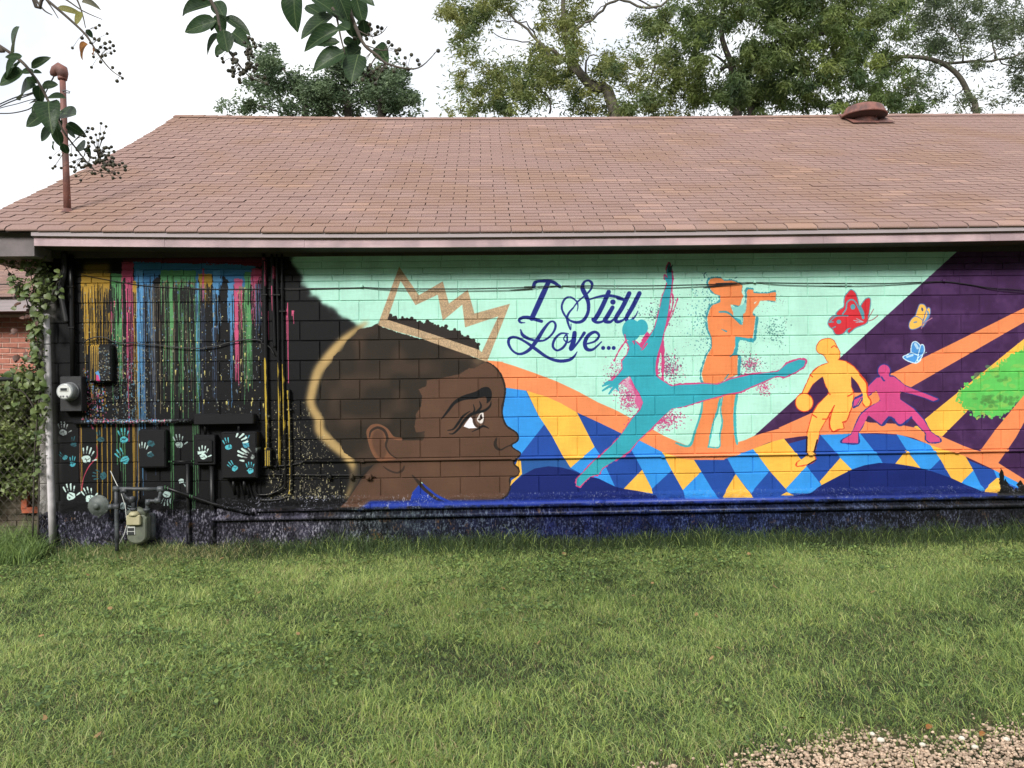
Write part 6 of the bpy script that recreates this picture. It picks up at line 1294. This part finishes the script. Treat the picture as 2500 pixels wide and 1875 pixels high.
# unseen wood, added behind the photographer to keep low sky off the eave wall
wc = [(x+rng.normal(0,1), -27+rng.normal(0,1.5), z+rng.normal(0,.7)) for x in np.linspace(-45, 45, 22) for z in (1.5, 4.5, 7.5, 10)]
leaf_cloud('sky_blocking_wood', M_TLA, wc, [3.2]*len(wc), 22000, 1.5, None, aspect=.8, seed=61)
tag(bpy.data.objects['sky_blocking_wood'], 'unseen wood added behind the photographer to block the low sky', 'wood', kind='stuff')
# ------------------------------------------------------------------ fence, hedge, vines at the left corner
M_MESH = mat('galvanised_wire', rgb(120,112,104), rgb(90,84,78), .7, 40, metal=.2)
FY = -.06
fe = empty('chain_link_fence', (-5.2, FY, 0), 'chain link fence with a dark top rail meeting the building corner', 'fence')
xr1 = float(at(112, 925, FY)[0]); zt_f = z_(60, 925, FY)
MB().tube([(-8.5, FY, zt_f), (xr1, FY, zt_f)], .024, 10).obj('top_rail', mat('dark_fence_rail', rgb(48,50,52), rgb(66,66,66), .5, 20), fe)
for xp in (-8.4, -6.6): MB().tube([(xp, FY, 0), (xp, FY, zt_f+.03)], .03, 10).obj('post', M_STEEL, fe)
# woven mesh: zigzag wires
wm = MB(); pitch = .09
def zig(x0, dirn):
    P = []; z = .02; x = x0
    while z < zt_f-.02:
        P.append((x, FY+.004*dirn, z)); x += dirn*pitch*.5; z += pitch*.55
        if x > xr1-.01 or x < -8.5: break
    return P
x = -8.5-1.4
while x < xr1+1.6:
    for dirn in (1, -1):
        P = [p for p in zig2] if False else None
        pts_ = []; 
        z0 = .02; xs0 = x
        za, zb = .02, zt_f-.02; xa, xb = xs0, xs0+dirn*(zb-za)/1.12
        # clip to the fence
        t0, t1 = 0.0, 1.0
        for lim, sg in ((-8.5, 1), (xr1-.01, -1)):
            fa, fb = (xa-lim)*sg, (xb-lim)*sg
            if fa < 0 and fb < 0: t0, t1 = 1, 0; break
            if fa < 0: t0 = max(t0, fa/(fa-fb))
            if fb < 0: t1 = min(t1, fa/(fa-fb))
        if t1-t0 > .03:
            L0 = [(xa+(xb-xa)*(t0+(t1-t0)*q), FY+dirn*.003*math.cos(q*20), za+(zb-za)*(t0+(t1-t0)*q)) for q in np.linspace(0, 1, 8)]
            wm.tube(L0, .0015, 4, cap=False)
    x += .085
wm.obj('wire_mesh', M_MESH, fe, kind='stuff')
for zz in (z_(40, 697, FY-.02), z_(40, 851, FY-.02), z_(40, 886, FY-.02)): pass
pipe('guy_wire', [(-400,690),(0,694),(80,695)], .006, 'dark wire crossing left of the eave corner above the vines', 'wire', Y=-.1, m_=M_WIRE)
for i, (ya, yb, r) in enumerate(((848,853,.004),(868,876,.003),(890,900,.003))):
    pipe('barbed_wire', [(-400,ya-12),(0,ya),(55,(ya+yb)/2),(112,yb)], r, ['upper', 'middle', 'lower'][i]+' of three rusty wires strung above the fence rail', 'wire', Y=-.08, m_=M_BARKD, group='rusty wires above the fence')
# low mossy brick planter with two fresh bricks, behind the fence
pl = empty('brick_planter', (-5.6, .7, 0), 'low mossy brick wall with two orange bricks behind the chain link fence', 'low wall')
PYY = .55; ztop = z_(40, 1195, PYY)
plw = MB().box((-8.5, PYY+.01, -.05), (-4.78, PYY+.5, ztop)).obj('wall', M_OLDBRICK, pl)
me_ob = block_mesh(.2032, .0677, 'ob', d=.04, e=.004).mesh('brick', M_OLDBRICK); me_orb = block_mesh(.2032, .0677, 'orb', d=.06, e=.004).mesh('orange_brick', M_ORBRICK)
r = 0
while ztop-.0677*(r+1) > -.02:
    for j in range(0, 9):
        xc = -4.85-.2032*(j+(.5 if r % 2 else 0))
        if xc < -6.6: continue
        link('brick', me_ob, plw, (xc, PYY+rng.normal(0, .004), ztop-.0677*(r+.5)), (0, rng.normal(0, .01), 0))
    r += 1
q = at(58, 1222, PYY-.06); o = link('orange_brick', me_orb, pl, tuple(q), (0, math.pi/2, 0)); o['label'] = 'fresh orange brick standing upright'
q = at(75, 1246, PYY-.06); o = link('orange_brick', me_orb, pl, tuple(q)); o['label'] = 'fresh orange brick lying flat'
# ivy
M_IVY = mat('ivy_leaf', rgb(72,92,48), rgb(112,124,72), .45, 6, translucent=.3, obj_rand=.35)
M_IVYA = mat('ivy_mass', rgb(84,102,56), rgb(134,146,88), .5, 4, translucent=.25, attr=True, obj_rand=.4)
M_IVYR = mat('reddish_vine_leaf', rgb(76,52,46), rgb(104,74,60), .6, 10, translucent=.2, obj_rand=.3)
hv = []; hr = []
for _ in range(110): hv.append((rng.uniform(-8.4, -4.72), rng.uniform(.10, .55), rng.uniform(ztop+.02, 1.80))); hr.append((.3, .22, .22))
leaf_cloud('ivy_hedge', M_IVYA, hv, hr, 70000, .05, None, droop=.4, aspect=.8, seed=51, shell=.45)
hg = bpy.data.objects['ivy_hedge']; tag(hg, 'ivy covered hedge behind the chain link fence', 'hedge', kind='stuff')
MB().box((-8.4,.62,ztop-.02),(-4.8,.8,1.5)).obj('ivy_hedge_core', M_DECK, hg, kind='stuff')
vn = empty('climbing_vine', (float(at(95,1300,-.08)[0]), -.08, 0), 'leafy vine climbing the left corner of the building up to the eave', 'vine')
for pts in ([(92,1320),(95,1150),(88,1000),(92,860),(85,740),(70,650),(40,600),(0,585)], [(80,1310),(85,1100),(100,900),(80,800),(95,700),(60,640),(10,660)], [(98,900),(105,820),(80,780),(60,720),(40,690),(5,640)], [(60,600),(35,590),(28,610),(40,640),(60,650)], [(85,1000),(60,960),(35,950),(5,935)], [(95,760),(120,740),(140,690),(150,660)]):
    P = curve([at(a, b, -.12+rng.normal(0, .02)) for a, b in pts], 4); MB().tube(P, list(np.linspace(.009, .003, len(P))), 5).obj('stem', M_BARKD, vn)
me_iv = []
for s_ in range(3):   # heart-shaped leaf
    a = [(0,0),(-.22,-.10),(-.42,.06),(-.46,.3),(-.3,.62),(0,1.0),(.3,.62),(.46,.3),(.42,.06),(.22,-.10)]
    v = [(x_, y_, -.12*y_*y_-(.10+.08*s_)*x_*x_*2) for x_, y_ in a]+[(0,.4,.06)]
    me_iv.append(MB().add(v, [(i, (i+1) % 10, 10) for i in range(10)], True).mesh('vine_leaf', M_IVY))
me_ivr = MB().add(v, [(i, (i+1) % 10, 10) for i in range(10)], True).mesh('red_vine_leaf', M_IVYR)
def vleaf(px, py, size_px, Y, red=False, k=0):
    P = at(px, py, Y); L = size_px*(Y-CAM[1])/F_PX; o = link('leaf', me_ivr if red else me_iv[k % 3], vn); dz = rng.normal(-.3, .35)
    dirv = Vector((rng.normal(0, .55), rng.normal(-.25, .25), -1.0+rng.random()*.9)).normalized(); m3, _ = frame(P, Vector(P)+dirv, (rng.normal(0,.4), -1, .5), rng.normal(0, .4)); mw = m3.to_4x4(); mw.translation = Vector(P); o.matrix_basis = mw @ Matrix.Diagonal((L, L, L, 1))
k_ = 0
for (cx_, cy_, sx, sy, n_, red, sz) in ((15,600,16,20,9,0,20),(60,590,22,14,12,0,17),(70,640,16,14,14,0,17),(95,660,14,24,26,0,16),(60,700,16,18,16,0,19),(92,700,18,26,30,0,16),(120,700,14,26,22,0,14),(35,670,20,16,8,0,15),(45,710,8,22,9,1,17),(85,760,10,26,20,0,17),(88,800,8,22,18,0,18),(70,770,12,12,8,1,16),(55,750,14,10,5,1,14),(40,805,6,5,3,1,18),(40,870,8,8,6,1,17),(68,868,8,7,5,1,16),(88,850,9,22,18,0,17),(92,900,11,26,26,0,18),(75,925,22,7,16,0,17),(30,910,16,8,7,0,18),(100,960,10,26,22,0,19),(95,1010,9,22,16,0,18),(50,960,14,18,9,0,17),(15,945,10,12,5,0,18),(90,1060,8,20,10,0,15),(85,1120,8,24,9,0,13),(25,620,16,8,7,1,15),(115,780,8,20,7,0,13),(140,690,8,16,8,0,13),(30,990,12,10,6,0,15)):
    for _ in range(int(n_*.78)):
        sz_ = sz*1.02
        vleaf(rng.normal(cx_, sx*.8), rng.normal(cy_, sy*.85), sz_*rng.uniform(.65, 1.15), -.14+rng.normal(0, .05), bool(red) and rng.random() < .85, k_); k_ += 1
print('vine leaves', k_)
vc = [(q, .12) for q in ((15,600),(60,590),(70,640),(95,660),(60,700),(92,700),(118,700),(88,740),(86,780),(84,820),(88,860),(92,900),(78,930),(98,960),(95,1010),(45,700),(55,900),(90,1060),(86,1120),(30,640))]
M_VF = mat('small_vine_foliage', rgb(66,84,46), rgb(104,116,66), .5, 6, translucent=.3, attr=True, obj_rand=.4)
leaf_cloud('small_foliage', M_VF, [at(q[0], q[1], -.12) for q, _ in vc], [(r*.85, .06, r) for _, r in vc], 1900, .03, vn, droop=.5, aspect=.9, seed=91, shell=.6)['kind'] = 'stuff'

# ------------------------------------------------------------------ lawn
M_GRASS, t_, b_ = new_mat('lawn_grass')
geo = t_.nodes.new('ShaderNodeNewGeometry'); at_ = t_.nodes.new('ShaderNodeAttribute'); at_.attribute_name = 'tint'
rp = t_.nodes.new('ShaderNodeValToRGB'); e = rp.color_ramp.elements; e[0].position = 0; e[0].color = (*rgb(56,68,42), 1); e[1].position = 1; e[1].color = (*rgb(180,166,122), 1)
for p_, c_ in ((.3, rgb(94,120,70)), (.55, rgb(136,160,90)), (.75, rgb(180,196,108)), (.88, rgb(186,194,132))): q = rp.color_ramp.elements.new(p_); q.color = (*c_, 1)
t_.links.new(at_.outputs['Fac'], rp.inputs['Fac']); t_.links.new(rp.outputs['Color'], b_.inputs['Base Color']); b_.inputs['Roughness'].default_value = .5; b_.inputs['Specular IOR Level'].default_value = .3
tr = t_.nodes.new('ShaderNodeBsdfTranslucent'); t_.links.new(rp.outputs['Color'], tr.inputs['Color']); ms = t_.nodes.new('ShaderNodeMixShader'); ms.inputs['Fac'].default_value = .3
t_.links.new(b_.outputs['BSDF'], ms.inputs[1]); t_.links.new(tr.outputs['BSDF'], ms.inputs[2]); t_.links.new(ms.outputs['Shader'], t_.nodes['Material Output'].inputs['Surface'])
NS = 2048; NA = vnoise(NS, NS, 64, 71); NB_ = vnoise(NS, NS, 22, 72); NC = vnoise(NS, NS, 140, 73)     # fields over 20 m, 1 cm cells
def fld(N, x, y): return N[np.clip(((y+12)*100).astype(int), 0, NS-1), np.clip(((x+10)*100).astype(int), 0, NS-1)]
def gravel_edge(x): return -5.25+np.where(x > .6, .26*np.clip((x-.35)/1.2, 0, 1)+.12*np.clip((x-1.6)/.8,0,1), -.5)+.07*np.sin(x*5.1)+.05*np.sin(x*11.3+1)
def grass(name, n, xr, yr, h, w, tintf, label, keep=None, lean=.5, seed=5, cat='grass', tall=None):
    g = np.random.default_rng(seed); x = g.uniform(*xr, n); y = g.uniform(*yr, n)
    if keep is not None:
        k = keep(x, y, g); x, y = x[k], y[k]
    n = len(x); a, b_n, c_n = fld(NA, x, y), fld(NB_, x, y), fld(NC, x, y)
    hh_ = h*(.45+.8*g.random(n))*(.8+.4*a)*(.75+.5*b_n)
    if tall is not None: hh_ = hh_*tall(x, y)
    an = g.uniform(0, 2*math.pi, n)+1.1*(c_n-.5); ld = np.stack([np.cos(an), np.sin(an), np.zeros(n)], 1); sdv = np.stack([-np.sin(an), np.cos(an), np.zeros(n)], 1)
    fa = g.uniform(0, 2*math.pi, n); sdv = np.stack([np.cos(fa), np.sin(fa)*.5, np.zeros(n)], 1)
    ln = (lean*(.25+g.random(n)*1.2))[:, None]; H = hh_[:, None]; W = (w*g.uniform(.6, 1.3, n))[:, None]
    P = np.stack([x, y, np.full(n, -.01)], 1); up = np.array([0, 0, 1.0])
    p1 = P+up*H*.5+ld*H*ln*.25; p2 = P+up*H*(.95-.25*ln)+ld*H*ln*.9
    V = np.stack([P-sdv*W*.5, P+sdv*W*.5, p1+sdv*W*.42, p1-sdv*W*.42, p2+sdv*W*.08, p2-sdv*W*.08], 1).reshape(-1, 3)
    i6 = np.arange(n)[:, None]*6; Fq = np.concatenate([i6+np.array([[0,1,2,3]]), i6+np.array([[3,2,4,5]])], 1).reshape(-1, 4)
    tt = np.clip(tintf(a, b_n, c_n, g.random(n), x, y), 0, 1)
    o = link(name, np_mesh(name, V, Fq, M_GRASS, attr=np.repeat(tt, 2))); return tag(o, label, cat, kind='stuff')
def keep_lawn(x, y, g):
    vis = np.abs(x) < (y-CAM[1])*.68+.5
    ge = gravel_edge(x); edge = np.clip((y-ge)/.25, 0.0, 1)
    return (vis | (g.random(len(x)) < .25)) & (g.random(len(x)) < .03*(y > ge-.3)+.97*edge)
tl = lambda a, b, c, r, x, y: .45+.34*(a-.5)+.30*(b-.5)+.34*(c-.5)+.9*(r-.5)-.10*np.clip((x-1)/3, 0, 1)*np.clip((-y-2)/2, 0, 1)+.14*np.clip(-x/3+.2, -1, 1)*np.clip((-y-1.0)/1.5, 0, 1)*np.clip((y+6.2)/1.2, 0, 1)+(r > .955)*.5
grass('lawn_grass', 500000, (-5.4, 5.8), (-5.9, -.1), .047, .0047, tl, 'mown lawn of uneven green and yellowish grass', keep_lawn, lean=1.25, seed=81)
clm = lambda x, y, g: (fld(NB_, x, y)*.6+fld(NA, x, y)*.4 > .64) & (y > gravel_edge(x)+.3) & (np.abs(x) < (y-CAM[1])*.68+.5)
grass('grass_tufts', 42000, (-5.4, 5.8), (-5.6, -.3), .09, .0052, lambda a, b, c, r, x, y: .50+.3*(b-.5)+.4*(r-.5)+.1*np.clip(-x/4,-1,1), 'taller yellow green tufts standing out of the lawn', clm, lean=.55, seed=82)
# wall foot: taller, darker, unmown; brown and dry at the left end
wt = lambda x, y: np.where(x < -2.6, .8, 1.0)*np.clip(1.25-np.abs(y)*1.6, .5, 1.2)
grass('tall_grass', 64000, (-5.2, 5.8), (-.95, -.03), .20, .0052, lambda a, b, c, r, x, y: -.06+.16*(a-.4)+.2*r+(r > .93)*.5+np.clip((-x-2.9)*.5, 0, .35)*(x > -4.25), 'unmown darker grass along the foot of the wall', lambda x, y, g: g.random(len(x)) < np.exp(-(np.abs(y)/(.30+.22*fld(NB_, x, y)))**2), lean=.7, seed=83, tall=wt)
grass('flat_blades', 42000, (-5.4, 5.8), (-5.7, -.3), .085, .0046, lambda a, b, c, r, x, y: .6+.5*(r-.5), 'longer pale blades lying across the lawn', lambda x, y, g: (y > gravel_edge(x)-.05) & (np.abs(x) < (y-CAM[1])*.68+.5), lean=1.75, seed=86)
grass('dry_grass', 22000, (-4.5, -1.9), (-.9, -.04), .20, .0050, lambda a, b, c, r, x, y: np.where(r > .45, .86+.14*r, .12+.3*r), 'dry brown grass under the gas meter', lambda x, y, g: g.random(len(x)) < np.exp(-((x+3.2)/.65)**2-((y+.15)/.33)**2), lean=1.1, seed=84, tall=wt)
grass('corner_weeds', 9000, (-7.0, -4.35), (-.5, .35), .32, .0075, lambda a, b, c, r, x, y: .22+.4*r, 'long rank weeds along the chain link fence', lean=.8, seed=85)

# broad-leaved weeds and dead leaf litter in the lawn
def scatter(name, n, size, zr, tint, cond, label, cat, seed, m_):
    g = np.random.default_rng(seed); x = g.uniform(-5.2, 5.6, n); y = g.uniform(-5.6, -.3, n); k = cond(x, y, g); x, y = x[k], y[k]; n = len(x)
    an = g.uniform(0, 6.28, n); s_ = size*g.uniform(.5, 1.3, n); z = g.uniform(*zr, n); tx, ty = g.normal(0, .35, n), g.normal(0, .35, n)
    base = np.array([(-.5,0),(-.2,.42),(.35,.38),(.55,0),(.3,-.4),(-.25,-.38)]); ca, sa = np.cos(an)[:, None], np.sin(an)[:, None]
    bx = (base[None, :, 0]*ca-base[None, :, 1]*sa)*s_[:, None]; by = (base[None, :, 0]*sa+base[None, :, 1]*ca)*s_[:, None]
    V = np.stack([bx+x[:, None], by+y[:, None], z[:, None]+bx*tx[:, None]+by*ty[:, None]], -1).reshape(-1, 3); i6 = np.arange(n)[:, None]*6
    Fq = np.concatenate([i6+np.array([[0,1,2,3]]), i6+np.array([[0,3,4,5]])], 1).reshape(-1, 4)
    tag(link(name, np_mesh(name, V, Fq, m_, attr=np.repeat(tint(g.random(n)), 2))), label, cat, kind='stuff')
scatter('lawn_weeds', 60000, .022, (.018, .045), lambda r: .12+.5*r, lambda x, y, g: (fld(NB_, -x, y)*.5+fld(NC, -x, y)*.5 > .60) & (y > gravel_edge(x)+.1), 'clover like weeds in patches of the lawn', 'weeds', 87, M_GRASS)
scatter('leaf_litter', 260, .035, (.02, .045), lambda r: .6+.4*r, lambda x, y, g: (g.random(len(x)) < .3+.7*np.exp(y*1.2)) & (y > gravel_edge(x)-.1), 'dead leaf litter scattered over the grass', 'leaf litter', 88, mat('leaf_litter', rgb(116,92,58), rgb(146,118,78), .8, 20, attr=True, obj_rand=.3))

# ------------------------------------------------------------------ gravel drive (near right corner)
M_GRAV = mat('pea_gravel', rgb(172,148,126), rgb(204,180,156), .8, 40, .2, 200, attr=True, obj_rand=.42)
icov = []; phi = (1+5**.5)/2
iv = np.array([(-1,phi,0),(1,phi,0),(-1,-phi,0),(1,-phi,0),(0,-1,phi),(0,1,phi),(0,-1,-phi),(0,1,-phi),(phi,0,-1),(phi,0,1),(-phi,0,-1),(-phi,0,1)])/math.sqrt(1+phi*phi)
ifc = np.array([(0,11,5),(0,5,1),(0,1,7),(0,7,10),(0,10,11),(1,5,9),(5,11,4),(11,10,2),(10,7,6),(7,1,8),(3,9,4),(3,4,2),(3,2,6),(3,6,8),(3,8,9),(4,9,5),(2,4,11),(6,2,10),(8,6,7),(9,8,1)])
ng = 80000; gx_ = rng.uniform(-1.5, 4.6, ng); gy_ = rng.uniform(-6.3, -4.35, ng); ge = gravel_edge(gx_)
kk = (gy_ < ge+rng.normal(0, .09, ng)) & (gx_ > .2-(gy_+5.2)*1.0)
gx_, gy_ = gx_[kk], gy_[kk]; ng = len(gx_)
rs = (.0042+.0075*rng.random(ng)**1.8)[:, None, None]*rng.uniform(.7, 1.25, (ng, 1, 3)); rs[:, :, 2] *= .75
an = rng.uniform(0, 6.28, ng); c_, s_ = np.cos(an)[:, None], np.sin(an)[:, None]
vv = iv[None]*rs; vx = vv[..., 0]*c_-vv[..., 1]*s_; vy = vv[..., 0]*s_+vv[..., 1]*c_
V = np.stack([vx+gx_[:, None], vy+gy_[:, None], vv[..., 2]+(rng.uniform(-.002, .014, ng))[:, None]], -1).reshape(-1, 3)
Fq = (ifc[None]+np.arange(ng)[:, None, None]*12).reshape(-1, 3)
tnt = rng.random(ng)
o = link('gravel', np_mesh('gravel', V, Fq, M_GRAV, True, attr=np.repeat(tnt, 20))); tag(o, 'pinkish tan pea gravel at the lower right corner', 'gravel', kind='stuff')
print('gravel', ng)
M_PEB = mat('white_pebble', rgb(214,206,190), rgb(226,220,206), .7, 30)
me_p = bpy.data.meshes.new('pebble'); me_p.from_pydata([tuple(v) for v in iv*.013], [], [tuple(int(q) for q in f) for f in ifc]); me_p.materials.append(M_PEB); me_p.polygons.foreach_set('use_smooth', [True]*20)
peb = [((2150,1807),1.3,'large white pebble at the tip of the gravel near the lawn'),((2252,1818),1.0,'white pebble lying in the grass right of the gravel tip'),((2348,1803),1.2,'pale flat pebble on the grass edge, left of the rightmost white one'),((2457,1805),1.1,'rightmost white pebble, by itself on dark grass'),((2129,1792),1.0,'small pale pebble farthest up in the grass'),((2380,1824),1.1,'white pebble on the upper edge of the right gravel')]
for (px, py), s_, lb in peb:
    P = at_ground(px, py, .014); o = link('pebble', me_p, None, tuple(P), (0, 0, rng.random()*6), (s_*1.2, s_, s_*.8)); tag(o, lb, 'pebble', 'stray white pebbles')
for (px, py), lb in (((2262,1780),'orange dead leaf lying on the lawn above the gravel'), ((2392,1797),'narrow rusty leaf sticking up near the right gravel edge')):
    P = at_ground(px, py, .02); m3, L = frame(P, P+np.array([.03, .01, .02]), (0, -.6, 1)); o = link('fallen_leaf', me_lo); mw = m3.to_4x4(); mw.translation = Vector(P); o.matrix_basis = mw @ Matrix.Diagonal((.05, .04, .04, 1)); tag(o, lb, 'leaf')
